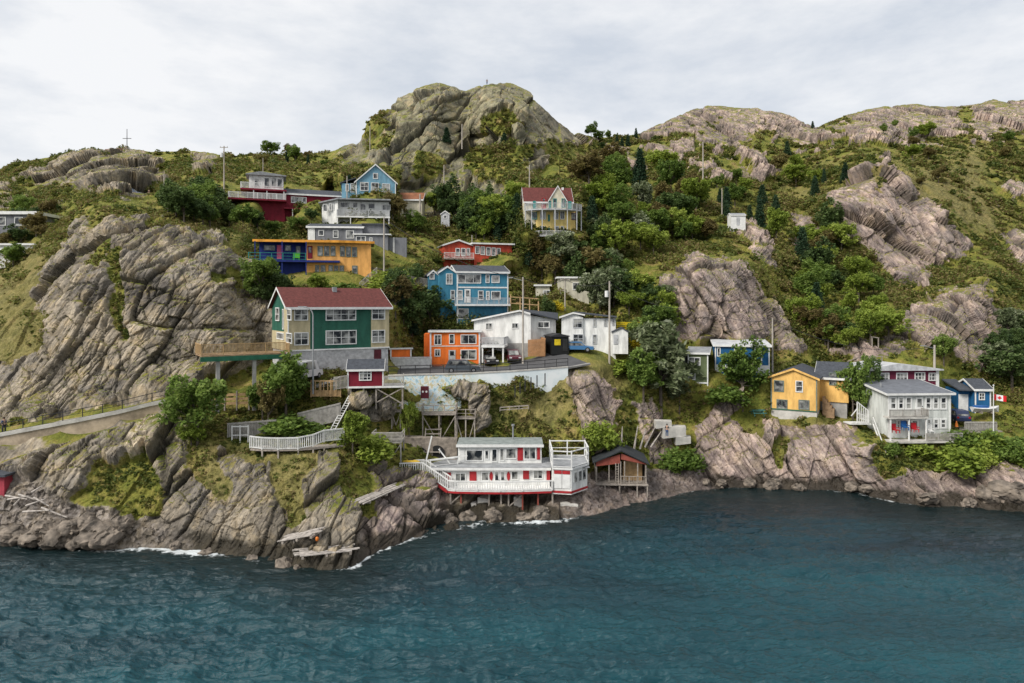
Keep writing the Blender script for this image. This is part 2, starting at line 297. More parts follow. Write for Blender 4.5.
CTRL += [
 # left cliff below the path
 (-250,470,70),(-250,430,76),(0,505,70.3),(0,466,73.6),(0,441,75.2),(60,427,76.3),(60,437,75.5),(120,416,77.5),(120,428,76.6),(165,405,78.9),(165,413,78.2),(30,433,75.8),(30,450,74.6),(-60,480,72.5),(-60,454,74.2),(60,500,70.5),(60,455,72.5),(100,500,69.5),(100,445,74.4),(150,500,69.5),(150,430,75.8),
 (200,500,68.5),(200,460,71.5),(200,435,75),(250,500,67.5),(250,458,71.8),(300,520,66),(300,458,72),(300,445,74),(335,520,66),(335,470,71.5),(340,445,75),(370,520,68.5),(400,510,72),(385,480,76),
 (300,425,79.5),(240,425,79.5),(240,405,81.5),(300,405,82.5),(340,412,82.5),(345,432,79),(380,440,81),(380,420,84),(400,455,80.5),(420,480,78.5),(430,445,85),(345,395,84),(380,400,85),(300,388,81.5),(390,382,85.8),
 # left crag above the path
 (-250,400,90),(-250,300,110),(-250,240,150),(0,428.5,80.4),(60,419.5,81.4),(120,408,82.4),(175,396,83.8),(0,412,82),(60,404,83),(120,394,84.2),(175,384,85),(-60,436,79.5),(0,370,87),(0,330,94),(0,300,102),(0,264,120),(0,240,128),(0,228,150),(0,210,158),
 (40,330,90),(45,290,96),(45,262,104),(45,245,112),(60,225,125),(100,350,86.5),(100,300,88.5),(100,250,93.5),(100,215,100),(100,207,104),(60,370,85.5),(60,280,93),(160,350,87),(160,300,88),(160,255,93),(165,232,99),
 (220,345,88.5),(220,290,91),(220,250,98),(250,262,102),(265,300,96.5),(262,340,95),(200,385,84),(240,385,87),(200,362,88.5),(240,362,91),(275,362,93),(275,368,90),
 (100,198,125),(130,197,128),(165,212,115),(200,226,110),(240,240,108),(245,255,106),(130,190,145),(60,205,160),(200,190,140),(60,180,200),(120,155,232),(60,160,235),(0,175,250),(-250,210,220),(160,175,205),(200,160,235),(240,172,185),(240,160,220),(290,160,225),(300,172,180),(330,160,205),(250,215,118),(300,225,118),(270,283,103),(280,290,100),(340,286,100),(375,283,104),(395,300,100),(395,340,98),(400,270,112),(425,262,118),
 # mountain
 (330,190,165),(350,155,190),(352,148,205),(400,215,142),(420,200,148),(420,180,160),(400,130,176),(380,120,186),(420,103,184),(420,120,176),(440,95,188),(430,90,205),(490,92,192),(490,86,206),(490,110,182),(470,140,185),(470,170,165),(490,195,152),(530,104,190),(530,95,212),(540,138,178),(540,175,172),(565,130,215),(575,165,185),
 # hillside behind the village
 (500,215,142),(490,235,134),(480,240,131),(520,262,125),(520,280,121),(560,262,124),(600,142,245),(640,138,250),(600,175,195),(600,215,150),(640,250,132),(640,220,150),(640,185,185),(600,255,128),(600,300,118),(540,245,127),(520,305,117),(555,335,107),(625,330,110),
 (720,110,292),(720,128,258),(720,150,225),(720,180,190),(700,220,158),(680,250,138),(800,130,285),(795,150,245),(800,175,212),(790,205,180),(750,230,158),(740,250,134),(705,252,130),(665,268,124),(700,264,113),(740,266,114),(676,285,112),(668,312,109),(740,300,109),(770,306,114),(740,340,104.5),(700,340,103.5),(775,300,122),(790,350,107),(805,355,108),(805,300,130),(800,265,143),(650,340,106),
 (838,200,158),(838,188,172),(880,172,164),(905,182,168),(885,160,192),(950,225,156),(920,198,166),(900,230,151),(940,275,142),(900,286,140),(870,262,144),(850,310,124),(850,350,108),(905,345,106),(905,320,115),(960,245,155),(1000,200,192),(1024,185,210),(900,142,255),(880,110,320),(950,112,322),(1020,104,345),(1000,150,245),(960,280,140),(960,292,119),(985,292,119),(960,330,111),(925,318,112),(925,308,124),(960,365,105),(1000,368,106),(1020,330,124),(1024,280,148),(1024,380,103),(1024,420,95),(1024,475,86),(960,410,100),(960,441,90),(960,480,85),(1280,480,84),(1280,400,100),(1280,300,140),(1280,150,300),
 # right shore
 (700,460,91.5),(700,435,93.5),(720,400,96.5),(700,410,97),(740,392,98),(760,415,96),(760,450,91.5),(800,430,93.5),(850,428,93),(850,462,89),(800,462,90),(880,441,88),(900,444,87.8),(900,456,86.3),(900,472,85),(935,450,87.3),(870,430,93),(860,405,98),(860,380,101),
 # beach, gully and the ridge with the hanging house
 (610,502,81),(650,492,84.5),(650,478,89),(680,455,93),(670,438,95),(665,418,97),(640,425,94),(600,445,89),(600,478,86.5),(630,470,89),(585,380,90),(585,430,86.5),(600,400,91),(560,405,89.5),(540,430,87),(510,430,87),(510,405,88.5),(450,432,87),(450,405,88),(560,434,87),(480,434,87),
 (405,498,76.5),(440,498,79.2),(450,512,78),(470,497,79.8),(500,500,79.9),(530,512,78.6),(560,500,79.5),(580,498,79.9),(430,475,79.6),(470,470,84),(550,470,84),(620,360,101),(640,365,99),(650,390,97),(600,366,95),(620,395,94),(410,430,86),(400,405,86.5),(425,403,87),
 (284,374,82.0),(300,376,82.5),(340,374,85.5),(386,373,88.8),(284,350,90),(284,292,98),(386,290,102),(340,399,81.0),(365,400,81.3),(385,404,82.2),(200,392,83),(240,390,84),(272,384,84),
 # foot of the road, under the slab
 (400,377,87.2),(440,376,87.8),(480,374.5,88.9),(520,372.5,90.2),(550,370.5,91.4),(420,398,86.6),(490,396,88),(550,385,90.5),
 (400,369,95.5),(440,367,97),(480,366,97.5),(520,364,98),(550,360,98.5),(570,362,96),(600,358,98),
]
# house footings: (left px, right px, base row, top row, distance front, distance back)
AR = {(255,372):106.9,(430,510):108.4,(308,384):118,(476,554):101.5,(771,817):94.2,(714,769):98.4,(446,511):126,(321,388):129,(345,395):138,(524,582):126.5}
for L, R, yb, yt, a, b in [(392,394,366,345,94.5,98),(425,480,364,331,99,106),(476,554,350,312,101,110),(562,626,352,313,101,110),(430,510,325,266,107,118),(446,511,271,242,124,134),
    (255,372,281,243,105,116),(308,384,247,228,117,127),(321,388,224,199,127,136),(345,395,205,170,136,146),(225,262,219,180,132,150),(290,330,219,182,137.5,150),(524,582,236,188,125,140),(538,590,311,280,118,128),
    (686,714,382,348,98,106),(714,769,374,343,99.5,108),(771,817,417,362,97.4,108),(822,840,412,362,98,110),(866,951,437,366,90,105),(960,988,411,385,97,104)]:
    CTRL += [(L,yb,a-.9), (R,yb,AR.get((L,R),a)-.9), (L,yt,b), (R,yt,b)]
c = np.array(CTRL, float)
sh = [(x, float(ip(SHORE, x)), FOC*CH/(float(ip(SHORE, x))-HY)) for x in range(-250, 1281, 30)]
sk = {-250:270, 0:270, 120:236, 200:240, 290:230, 335:210, 355:212, 420:214, 490:214, 545:216, 575:222, 600:248, 640:255, 715:298, 790:298, 850:320, 915:330, 985:345, 1024:350, 1280:360}
skp = [(x, float(ip(SKYL, x)), float(np.interp(x, list(sk), list(sk.values())))) for x in list(range(-250,1281,30))]
A = np.array(list(map(tuple, c)) + sh + skp); XY = A[:, :2]; Vv = 1/A[:, 2]
_, ui = np.unique(np.round(XY/3), axis=0, return_index=True); XY = XY[ui]; Vv = Vv[ui]; N = len(XY)
K = np.sqrt(((XY[:,None]-XY[None])**2).sum(-1)+9.0); Pm = np.c_[np.ones(N), XY/500]
M_ = np.block([[K - np.eye(N)*0.6, Pm], [Pm.T, np.zeros((3,3))]])
sol = np.linalg.solve(M_, np.r_[Vv, 0, 0, 0])
gx = np.arange(-264, 1296, 4.0); gy = np.arange(70, 600, 4.0); GX, GY = np.meshgrid(gx, gy)
Q = np.c_[GX.ravel(), GY.ravel()]; out = np.empty(len(Q))
for k in range(0, len(Q), 6000):
    q = Q[k:k+6000]; out[k:k+6000] = np.sqrt(((q[:,None]-XY[None])**2).sum(-1)+9.0)@sol[:N] + np.c_[np.ones(len(q)), q/500]@sol[N:]
DG = out.reshape(GX.shape)
def dist_at(px, py):
    px = np.asarray(px, float); py = np.asarray(py, float); u = np.clip((px-gx[0])/4, 0, len(gx)-1.001); v = np.clip((py-gy[0])/4, 0, len(gy)-1.001)
    i = u.astype(int); j = v.astype(int); a = u-i; b = v-j
    d = (DG[j,i]*(1-a)+DG[j,i+1]*a)*(1-b) + (DG[j+1,i]*(1-a)+DG[j+1,i+1]*a)*b
    D = 1/np.clip(d, 1/420, 1/55); lim = np.where(py > HY+5, FOC*(CH-0.0)/np.maximum(py-HY, 5), 1e9)
    return np.minimum(D, lim)
cols = np.r_[np.arange(-250, -2, 4.0), np.arange(-2, 1027, 1.0), np.arange(1030, 1276, 4.0)]
NR = 520; NC = len(cols); PX = np.repeat(cols[:,None], NR, 1); PY = np.zeros((NC, NR))
for i, x in enumerate(cols):
    a = float(ip(SHORE, x)); b = float(ip(SKYL, x)) ; yy = np.linspace(a, b, 700); D = dist_at(np.full(700, x), yy)
    zz = CH-(yy-HY)*D/FOC; ds = np.abs(np.diff(yy)) + 1.6*FOC/D[1:]*np.hypot(np.diff(zz), np.diff(D))*0.35
    s_ = np.r_[0, np.cumsum(ds)]; PY[i] = np.interp(np.linspace(0, s_[-1], NR), s_, yy)
for _ in range(14): PY[1:-1] = (PY[:-2]+PY[1:-1]+PY[2:])/3
DD = dist_at(PX, PY)
# depth must not run towards the camera while going up
for j in range(1, NR): DD[:, j] = np.maximum(DD[:, j], DD[:, j-1]-0.15)
PT = np.stack([(PX-CX)*DD/FOC, DD, CH-(PY-HY)*DD/FOC], -1)
# ------------------------------------------------------------------ which ground is rock
ROCK = [ [(-260,440),(-20,425),(5,420),(-100,372),(10,368),(45,345),(52,325),(38,300),(58,265),(75,222),(100,206),(125,203),(150,230),(175,228),(215,236),(250,264),(276,292),(282,345),(245,366),(205,390),(190,398),(90,412)],
 [(-260,560),(-260,440),(0,440),(60,428),(165,405),(200,440),(250,455),(345,455),(400,470),(440,482),(600,490),(600,530),(440,540),(330,575)],
 [(325,200),(340,152),(345,140),(355,110),(430,70),(510,70),(560,110),(585,140),(545,142),(500,143),(470,148),(462,165),(480,170),(505,195),(506,212),(470,218),(400,222)],
 [(570,362),(598,372),(614,402),(612,440),(602,458),(588,446),(578,415),(570,385)],[(632,405),(652,400),(672,430),(672,462),(650,466),(640,440)],
 [(660,310),(664,275),(700,255),(722,256),(745,262),(775,300),(803,352),(808,362),(770,352),(712,346),(680,345),(668,335)],
 [(698,425),(715,395),(728,388),(745,402),(760,425),(800,425),(850,425),(884,428),(900,462),(940,468),(975,460),(1030,458),(1280,460),(1280,530),(700,500),(690,470)],
 [(832,190),(850,180),(885,162),(905,180),(925,205),(950,230),(968,250),(925,268),(928,285),(905,288),(880,262),(862,245),(836,220)],
 [(905,322),(932,300),(960,288),(985,284),(1002,312),(1030,322),(1030,345),(1005,355),(1004,372),(965,366),(945,345),(925,348)],
 [(635,140),(660,115),(700,95),(760,98),(815,122),(830,142),(805,146),(785,140),(760,132),(720,135),(690,133)],[(676,150),(700,128),(742,126),(760,155),(740,155),(710,148)],[(742,158),(762,152),(778,172),(765,180),(748,172)],
 [(832,128),(880,98),(950,100),(968,132),(930,140),(880,143),(838,137)],[(975,138),(975,108),(990,90),(1030,92),(1030,130),(1000,136)],[(1000,190),(1040,185),(1040,200),(1010,200)],[(1005,232),(1040,226),(1040,285),(1015,262)],
 [(795,212),(808,215),(822,255),(808,262),(796,240)],[(732,226),(748,224),(768,252),(770,265),(748,250)],[(606,168),(612,150),(630,152),(630,168)],[(640,150),(672,150),(676,166),(652,166)],[(690,165),(716,158),(722,178),(700,182)],[(832,352),(850,342),(880,350),(890,362),(850,366)],
 [(28,180),(60,160),(95,152),(140,150),(160,162),(168,185),(140,195),(90,192)],[(192,150),(215,152),(212,172),(198,178)],[(440,388),(460,382),(488,385),(490,420),(478,432),(470,400)],[(385,475),(440,480),(440,545),(385,560)],[(468,178),(482,165),(502,185),(506,206),(480,208)],
 [(525,158),(540,150),(542,168),(530,170)],[(880,340),(905,335),(905,352),(880,352)],[(715,395),(740,392),(745,440),(700,440)],[(345,388),(375,385),(395,410),(380,430),(350,415)],[(50,205),(62,200),(60,215),(50,215)],[(0,192),(30,192),(30,205),(-20,208)] ]
VEG = [ [(78,500),(100,470),(150,452),(162,485),(158,516),(110,515)],[(262,442),(325,440),(318,460),(300,478),(306,518),(290,528),(274,490),(268,465)],[(185,440),(215,440),(230,480),(222,498),(190,480)],[(332,445),(372,445),(380,520),(362,515),(345,490)],[(80,195),(160,200),(150,225),(110,222),(95,235)],[(112,255),(122,250),(126,335),(114,325)],[(85,262),(110,240),(100,265)],
 [(362,118),(385,108),(380,128),(366,142)],[(418,150),(440,148),(450,165),(420,172)],[(480,112),(520,118),(505,138),(480,135)],[(370,140),(395,135),(385,155),(365,160)],[(735,415),(760,405),(762,440),(745,430)],[(872,455),(885,440),(905,470),(885,478)],[(170,225),(235,232),(232,239),(190,237)],[(208,268),(238,273),(240,282),(214,280)],[(-60,300),(36,300),(44,345),(20,358),(-60,362)],[(700,120),(720,118),(716,126)],[(770,440),(785,436),(784,470),(776,470)],[(875,165),(888,180),(880,200),(874,190)],[(40,432),(100,415),(100,428),(45,440)],[(380,340),(420,340),(420,362),(380,362)] ]
GRAV = [[(560,478),(598,470),(640,466),(700,468),(712,492),(640,512),(590,522),(560,528)],[(-30,480),(20,470),(60,500),(150,520),(190,545),(120,560),(-30,555)]]
DRYG = [[(-260,240),(52,240),(42,330),(45,380),(-60,400),(-260,420)],[(540,375),(600,372),(600,400),(545,420)],[(745,425),(850,418),(850,432),(745,440)],[(545,365),(640,360),(620,390),(560,400)],[(180,222),(250,235),(240,244),(180,236)],[(780,190),(860,180),(860,196),(790,202)],[(490,395),(560,390),(560,420),(490,420)],[(200,440),(330,440),(320,520),(190,520)],[(870,210),(830,170),(980,150),(1000,230)]]
LICH = [[(325,205),(340,130),(360,100),(430,70),(520,70),(590,140),(545,150),(520,200),(400,225)]]
def sdist(poly, X, Y):
    d = np.full(X.shape, 1e9); ins = np.zeros(X.shape, bool); n = len(poly)
    for k in range(n):
        x0, y0 = poly[k]; x1, y1 = poly[(k+1) % n]; ex, ey = x1-x0, y1-y0
        t = np.clip(((X-x0)*ex+(Y-y0)*ey)/(ex*ex+ey*ey+1e-9), 0, 1); d = np.minimum(d, (X-x0-t*ex)**2+(Y-y0-t*ey)**2)
        cnd = ((y0 > Y) != (y1 > Y)) & (X < (x1-x0)*(Y-y0)/((y1-y0) or 1e-9)+x0); ins ^= cnd
    d = np.sqrt(d); return np.where(ins, d, -d)
def region(polys, X, Y):
    r = np.full(X.shape, -1e3)
    for p in polys:
        xs = [a for a, b in p]; ys = [b for a, b in p]
        m = (X > min(xs)-30) & (X < max(xs)+30) & (Y > min(ys)-30) & (Y < max(ys)+30)
        if m.any(): r[m] = np.maximum(r[m], sdist(p, X[m], Y[m]))
    return r
W3 = PT.astype(np.float32)
nA = fbm(W3*np.array([.16,.10,.16]), 5, 3, .6); nB = fbm(W3*0.55, 4, 9)
sr = region(ROCK, PX, PY); sv_ = region(VEG, PX, PY)
fe = 9.0
rock = np.clip(0.5 + sr/(2*fe) + np.where((DD > 170)&(PX > 585), 1.25, np.where(PX < 60, 1.0, .6))*nA + 0.5*nB, 0, 1); rock = np.minimum(rock, np.clip(0.5 - sv_/(2*fe) + 0.7*nA + 0.45*nB, 0, 1))
rock = np.clip((rock-0.38)/0.24, 0, 1)
grav = np.clip(0.5+region(GRAV, PX, PY)/10+0.8*nB, 0, 1); dry = np.clip(0.5+region(DRYG, PX, PY)/24+0.9*nA, 0, 1); lich = np.clip(0.5+region(LICH, PX, PY)/20+0.6*nA, 0, 1)
rock = np.maximum(rock, grav)
shore_y = ip(SHORE, PX); sky_y = ip(SKYL, PX)
rock = np.where((shore_y-PY) < 14+8*nB, 1.0, rock)
pink = np.clip((PX-520)/80, 0, 1); pink = np.maximum(pink, np.clip(0.5+region([[(370,470),(450,480),(440,545),(360,560)]], PX, PY)/14, 0, 1))
# built ground stays smooth
FLATP = [[(385,360),(620,340),(620,372),(560,372),(385,382)],[(-60,436),(60,415),(180,390),(200,396),(200,414),(120,430),(0,466),(-60,480)]]
HB = [(438,455,575,512),(225,165,400,232),(300,225,400,262),(425,235,515,330),(476,305,630,355),(524,180,584,240),(534,272,592,312),(284,345,390,374),(684,340,772,384),(768,355,850,420),(862,360,956,442),(955,380,992,415),(285,240,375,285)]
hb = region([[(a-4,b_-2),(c_+4,b_-2),(c_+4,d+3),(a-4,d+3)] for a,b_,c_,d in HB], PX, PY)
flat = np.maximum(np.clip(0.5+region(FLATP, PX, PY)/8, 0, 1), .65*np.clip(0.5+hb/8, 0, 1)); rock = rock*(1-.8*np.clip(.5+np.where(PY > 458, -99, hb)/8,0,1))
# ------------------------------------------------------------------ displacement along the smoothed normal
def smooth(a, k):
    for _ in range(k): a[1:-1] = (a[:-2]+2*a[1:-1]+a[2:])/4; a[:,1:-1] = (a[:,:-2]+2*a[:,1:-1]+a[:,2:])/4
    return a
du = np.gradient(PT, axis=0); dv = np.gradient(PT, axis=1); NM = np.cross(du, dv); NM /= np.linalg.norm(NM, axis=-1, keepdims=True)+1e-9
NM = smooth(NM, 12); NM /= np.linalg.norm(NM, axis=-1, keepdims=True)+1e-9
if NM[NC//2, NR//3, 1] > 0: NM = -NM
ang = np.where(PX < 560, math.radians(27), math.radians(-30)) ; ang = ang + 0.0
ca, sa = np.cos(ang), np.sin(ang)
warp = np.stack([fbm(W3*0.08, 2, 41), fbm(W3*0.08, 2, 43), fbm(W3*0.08, 2, 45)], -1)
wx = W3[...,0]*ca - W3[...,2]*sa; wz = W3[...,0]*sa + W3[...,2]*ca          # wz runs along the steep joints
fs = np.clip(DD/90, 1, 2.6)
farm = (DD > 135)[...,None]
def slabs(width, along, seed, w=1.3, fk=.6):
    q = np.stack([wx, W3[...,1]*np.where(farm[...,0], .16, .34), wz*along], -1)*np.where(farm, fk, 1.0) + warp*w
    return facets(q/width+seed*.37, seed)
v1, e1 = slabs(6.5, .36, 11, 1.0); v2, e2 = slabs(2.9, .22, 23, .5); v3, e3 = slabs(.95, .16, 31, .8); v5, e5 = facets((W3*np.array([1,.3,1.])*np.where(farm,.6,1.)+warp*1.2)/2.2, 47); v6, e6 = facets((W3*np.array([1,.3,1.])*np.where(farm,.6,1.))/.62, 49)
amp = np.where(DD > 135, 1.5, 1.0); mo = np.clip(.62+1.5*fbm(W3*.075, 3, 131), .2, 1.25); mo2 = np.clip(.55+1.8*fbm(W3*.13+7, 3, 133), .1, 1.3); sm = np.clip((175-DD)/80, .12, 1)
disp_r = amp*(1.7*v1 + .72*v2*mo + .27*v3*sm*mo2 + .40*v5*(.5+.5*sm) + .13*v6*sm - .50*np.exp(-(e1/.03)**2) - .32*mo*np.exp(-(e2/.05)**2) - .13*sm*np.exp(-(e3/.09)**2) - .16*np.exp(-(e5/.05)**2) + 0.7*fbm(W3*0.07, 2, 77))
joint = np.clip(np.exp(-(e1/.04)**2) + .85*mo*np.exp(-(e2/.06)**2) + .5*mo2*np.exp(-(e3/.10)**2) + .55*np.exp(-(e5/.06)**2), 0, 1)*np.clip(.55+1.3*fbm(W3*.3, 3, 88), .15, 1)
disp_v = 0.4*amp*v1 + 0.6*fbm(W3*0.22, 3, 61) + 0.28*fbm(W3*0.9, 3, 63) + 0.2*fbm(W3*2.2, 2, 64)
v4, e4 = facets(W3/0.55, 71); disp_g = 0.35*v4 + 0.25*fbm(W3*0.5, 2, 5)
disp = rock*((disp_r*np.clip(fs, 1, 1.6)+0.5)*(1-grav) + disp_g*grav) + (1-rock)*(disp_v-0.25)
ramp = np.clip((shore_y-PY)/10, 0, 1)*0.65+0.35
disp = disp*(1-flat)*ramp
# keep the skyline where it is
skf = np.clip((PY-sky_y)/8, 0, 1)*0.75+0.25; disp = disp*skf
PD = PT + NM*disp[...,None]
PD[..., 2] = np.maximum(PD[..., 2], -0.3)
# strips below the water and behind the crest
lowr = []; 
for k in range(1, 5): q = PD[:, :1].copy(); q[...,1] -= 0.5*k; q[...,2] = -0.4-1.0*k; lowr.append(q)
hir = []
for k in range(1, 9): q = PD[:, -1:].copy(); sc = 1+0.05*k; q[...,0] *= sc; q[...,1] *= sc; q[...,2] = q[...,2]-0.35*k*k-0.2*k*(1+nA[:, -1:]); hir.append(q)
G = np.concatenate(lowr[::-1]+[PD]+hir, 1)
pad = lambda a: np.concatenate([np.repeat(a[:, :1], 4, 1), a, np.repeat(a[:, -1:], 8, 1)], 1)
def grid_mesh(name, G, attrs, m, smooth_=False):
    nc, nr = G.shape[:2]; me = bpy.data.meshes.new(name); idx = np.arange(nc*nr).reshape(nc, nr)
    q = np.stack([idx[:-1,:-1], idx[1:,:-1], idx[1:,1:], idx[:-1,1:]], -1).reshape(-1)
    me.vertices.add(nc*nr); me.vertices.foreach_set('co', G.reshape(-1).astype(np.float32)); nq = len(q)//4
    me.loops.add(len(q)); me.loops.foreach_set('vertex_index', q.astype(np.int32)); me.polygons.add(nq)
    me.polygons.foreach_set('loop_start', np.arange(0, nq*4, 4, dtype=np.int32)); me.polygons.foreach_set('loop_total', np.full(nq, 4, np.int32))
    me.update(calc_edges=True); me.polygons.foreach_set('use_smooth', np.full(nq, smooth_))
    for an, arr in attrs.items():
        a = me.color_attributes.new(an, 'FLOAT_COLOR', 'POINT'); a.data.foreach_set('color', arr.reshape(-1).astype(np.float32))
    me.materials.append(m); o = bpy.data.objects.new(name, me); C.objects.link(o); return o
one = np.ones_like(rock)
vary = np.clip(0.5+v1*0.35+v2*0.4+v3*.25+v5*.3, 0, 1)
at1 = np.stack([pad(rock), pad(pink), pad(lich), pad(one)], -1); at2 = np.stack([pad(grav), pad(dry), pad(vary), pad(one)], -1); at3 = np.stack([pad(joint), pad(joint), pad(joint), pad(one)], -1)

def ground_mat():
    m = bpy.data.materials.new('rock_and_heath'); m.use_nodes = True; nt = m.node_tree; L = nt.links; b = nt.nodes['Principled BSDF']
    b.inputs['Specular IOR Level'].default_value = 0.2
    def nd(t, **k):
        n = nt.nodes.new(t)
        for a, v in k.items(): setattr(n, a, v)
        return n
    geo = nd('ShaderNodeNewGeometry'); A1 = nd('ShaderNodeVertexColor', layer_name='m1'); A2 = nd('ShaderNodeVertexColor', layer_name='m2')
    s1 = nd('ShaderNodeSeparateColor'); s2 = nd('ShaderNodeSeparateColor'); L.new(A1.outputs[0], s1.inputs[0]); L.new(A2.outputs[0], s2.inputs[0])
    sp = nd('ShaderNodeSeparateXYZ'); L.new(geo.outputs['Position'], sp.inputs[0])
    def noise(scale, det=5, rough=.6, stretch=None, rot=None):
        n = nd('ShaderNodeTexNoise'); n.inputs['Scale'].default_value = scale; n.inputs['Detail'].default_value = det; n.inputs['Roughness'].default_value = rough
        if stretch:
            mp = nd('ShaderNodeMapping'); mp.inputs['Scale'].default_value = stretch
            if rot: mp.inputs['Rotation'].default_value = rot
            L.new(geo.outputs['Position'], mp.inputs[0]); L.new(mp.outputs[0], n.inputs['Vector'])
        else: L.new(geo.outputs['Position'], n.inputs['Vector'])
        return n.outputs['Fac']
    def ramp(f, stops):
        r = nd('ShaderNodeValToRGB'); e = r.color_ramp.elements
        while len(e) < len(stops): e.new(0.5)
        for q, (p, c_) in zip(e, stops): q.position = p; q.color = (*c_, 1)
        L.new(f, r.inputs[0]); return r.outputs[0]
    def mix(f, a, b_, t='MIX'):
        x = nd('ShaderNodeMix', data_type='RGBA', blend_type=t)
        for sock, v in ((x.inputs[0], f), (x.inputs[6], a), (x.inputs[7], b_)):
            if isinstance(v, (float, int)): sock.default_value = v
            elif isinstance(v, tuple): sock.default_value = (*v, 1)
            else: L.new(v, sock)
        return x.outputs[2]
    def mth(op, a, b_=0.0, clamp=False):
        x = nd('ShaderNodeMath', operation=op, use_clamp=clamp)
        for sock, v in zip(x.inputs, (a, b_)):
            if isinstance(v, (float, int)): sock.default_value = v
            else: L.new(v, sock)
        return x.outputs[0]
    def streak(deg, fx=2.0, fz=.30, sc=.9):
        c_, s_ = math.cos(math.radians(deg)), math.sin(math.radians(deg)); cb = nd('ShaderNodeCombineXYZ')
        for k, v in ((0, (c_*fx,0,-s_*fx)), (1, (0,.8,0)), (2, (s_*fz,0,c_*fz))):
            dt = nd('ShaderNodeVectorMath', operation='DOT_PRODUCT'); L.new(geo.outputs['Position'], dt.inputs[0]); dt.inputs[1].default_value = v; L.new(dt.outputs['Value'], cb.inputs[k])
        n = nd('ShaderNodeTexNoise'); n.inputs['Scale'].default_value = sc; n.inputs['Detail'].default_value = 8; n.inputs['Roughness'].default_value = .66; L.new(cb.outputs[0], n.inputs['Vector']); return n.outputs['Fac']
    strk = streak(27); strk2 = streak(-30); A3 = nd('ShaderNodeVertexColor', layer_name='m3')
    fine = noise(3.5, 8, .7); big = noise(0.13, 4, .55)
    gl = ramp(strk, [(.30,(.095,.084,.068)),(.44,(.225,.197,.157)),(.56,(.33,.288,.225)),(.70,(.50,.43,.32))])
    gr = ramp(strk2, [(.30,(.115,.090,.083)),(.44,(.26,.205,.188)),(.56,(.40,.32,.28)),(.70,(.60,.50,.42))])
    rk = mix(s1.outputs[1], gl, gr)
    rk = mix(mth('MULTIPLY', s1.outputs[2], .65), rk, ramp(noise(.8, 6, .65), [(.35,(.13,.13,.085)),(.62,(.31,.305,.175))]))
    rk = mix(mth('MULTIPLY', mth('GREATER_THAN', big, .53), .35), rk, (.15,.145,.145))            # greyer beds
    rust = noise(0.5, 5, .6); rk = mix(mth('MULTIPLY', mth('SUBTRACT', rust, .50, True), 4.0, True), rk, mix(s1.outputs[1], (.42,.33,.20), (.46,.36,.27)))
    rk = mix(.55, rk, ramp(s2.outputs[2], [(.0,(.45,.45,.46)),(1,(1.55,1.5,1.45))]), 'MULTIPLY')
    rk = mix(.55, rk, ramp(fine, [(.3,(.45,.45,.45)),(.65,(1.4,1.4,1.4))]), 'MULTIPLY')
    rk = mix(.8, rk, ramp(noise(.22, 7, .62), [(.34,(.42,.42,.44)),(.5,(1.0,1.0,1.0)),(.66,(1.35,1.3,1.22))]), 'MULTIPLY')      # weathering stains
    rk = mix(mth('MULTIPLY', A3.outputs[0], .8), rk, (.045,.042,.030))      # darker colour along the joints between the slabs
    gv = mix(.7, ramp(noise(2.6, 3, .5), [(.38,(.07,.055,.05)),(.5,(.24,.20,.185)),(.62,(.48,.43,.41))]), rk); rk = mix(s2.outputs[0], rk, gv)
    # tide band: dark weed and wet stone low down, some pale barnacle above it
    wob = mth('MULTIPLY', noise(.6, 4), 2.9); hz = mth('SUBTRACT', sp.outputs[2], wob)
    wet = mth('SUBTRACT', 1.0, mth('MULTIPLY', mth('ADD', hz, .4), 1.6), True); wet = mth('MULTIPLY', wet, mth('SUBTRACT', .9, mth('MULTIPLY', s2.outputs[0], .5)), True)
    rk = mix(wet, rk, (.028,.024,.016))
    gcol = ramp(noise(.33, 6, .65), [(.33,(.070,.088,.017)),(.44,(.125,.140,.024)),(.55,(.195,.185,.038)),(.68,(.26,.195,.075))])
    gcol = mix(mth('MULTIPLY', s2.outputs[1], .6), gcol, ramp(noise(.9, 6, .7), [(.35,(.10,.085,.032)),(.6,(.27,.215,.10))]))
    red = noise(.12, 4, .6); gcol = mix(mth('MULTIPLY', mth('SUBTRACT', red, .60, True), 4.0, True), gcol, (.14,.095,.045))
    gcol = mix(.75, gcol, ramp(noise(4.5, 6, .75), [(.3,(.35,.35,.35)),(.68,(1.6,1.6,1.6))]), 'MULTIPLY')
    # grass also settles on ledges of the rock that lie flat
    sn = nd('ShaderNodeSeparateXYZ'); L.new(geo.outputs['Normal'], sn.inputs[0])
    led = mth('MULTIPLY', mth('SUBTRACT', mth('ADD', sn.outputs[2], mth('MULTIPLY', noise(.5, 5, .65), .8)), 1.14, True), 6.0, True)
    led = mth('MULTIPLY', led, mth('GREATER_THAN', sp.outputs[2], 3.5)); led = mth('MULTIPLY', led, mth('SUBTRACT', 1.0, s2.outputs[0], True))
    edge = mth('ADD', mth('SUBTRACT', 1.0, s1.outputs[0]), mth('MULTIPLY', mth('SUBTRACT', noise(1.7, 6, .7), .5), 1.3)); edge = mth('MULTIPLY', mth('SUBTRACT', edge, .42), 5.0, True)
    vegf = mth('MAXIMUM', edge, led)
    L.new(mix(vegf, rk, gcol), b.inputs['Base Color'])
    rg = nd('ShaderNodeMapRange'); L.new(wet, rg.inputs[0]); rg.inputs[3].default_value = .92; rg.inputs[4].default_value = .3; L.new(rg.outputs[0], b.inputs['Roughness'])
    bp = nd('ShaderNodeBump'); bp.inputs['Strength'].default_value = .9; bp.inputs['Distance'].default_value = .4
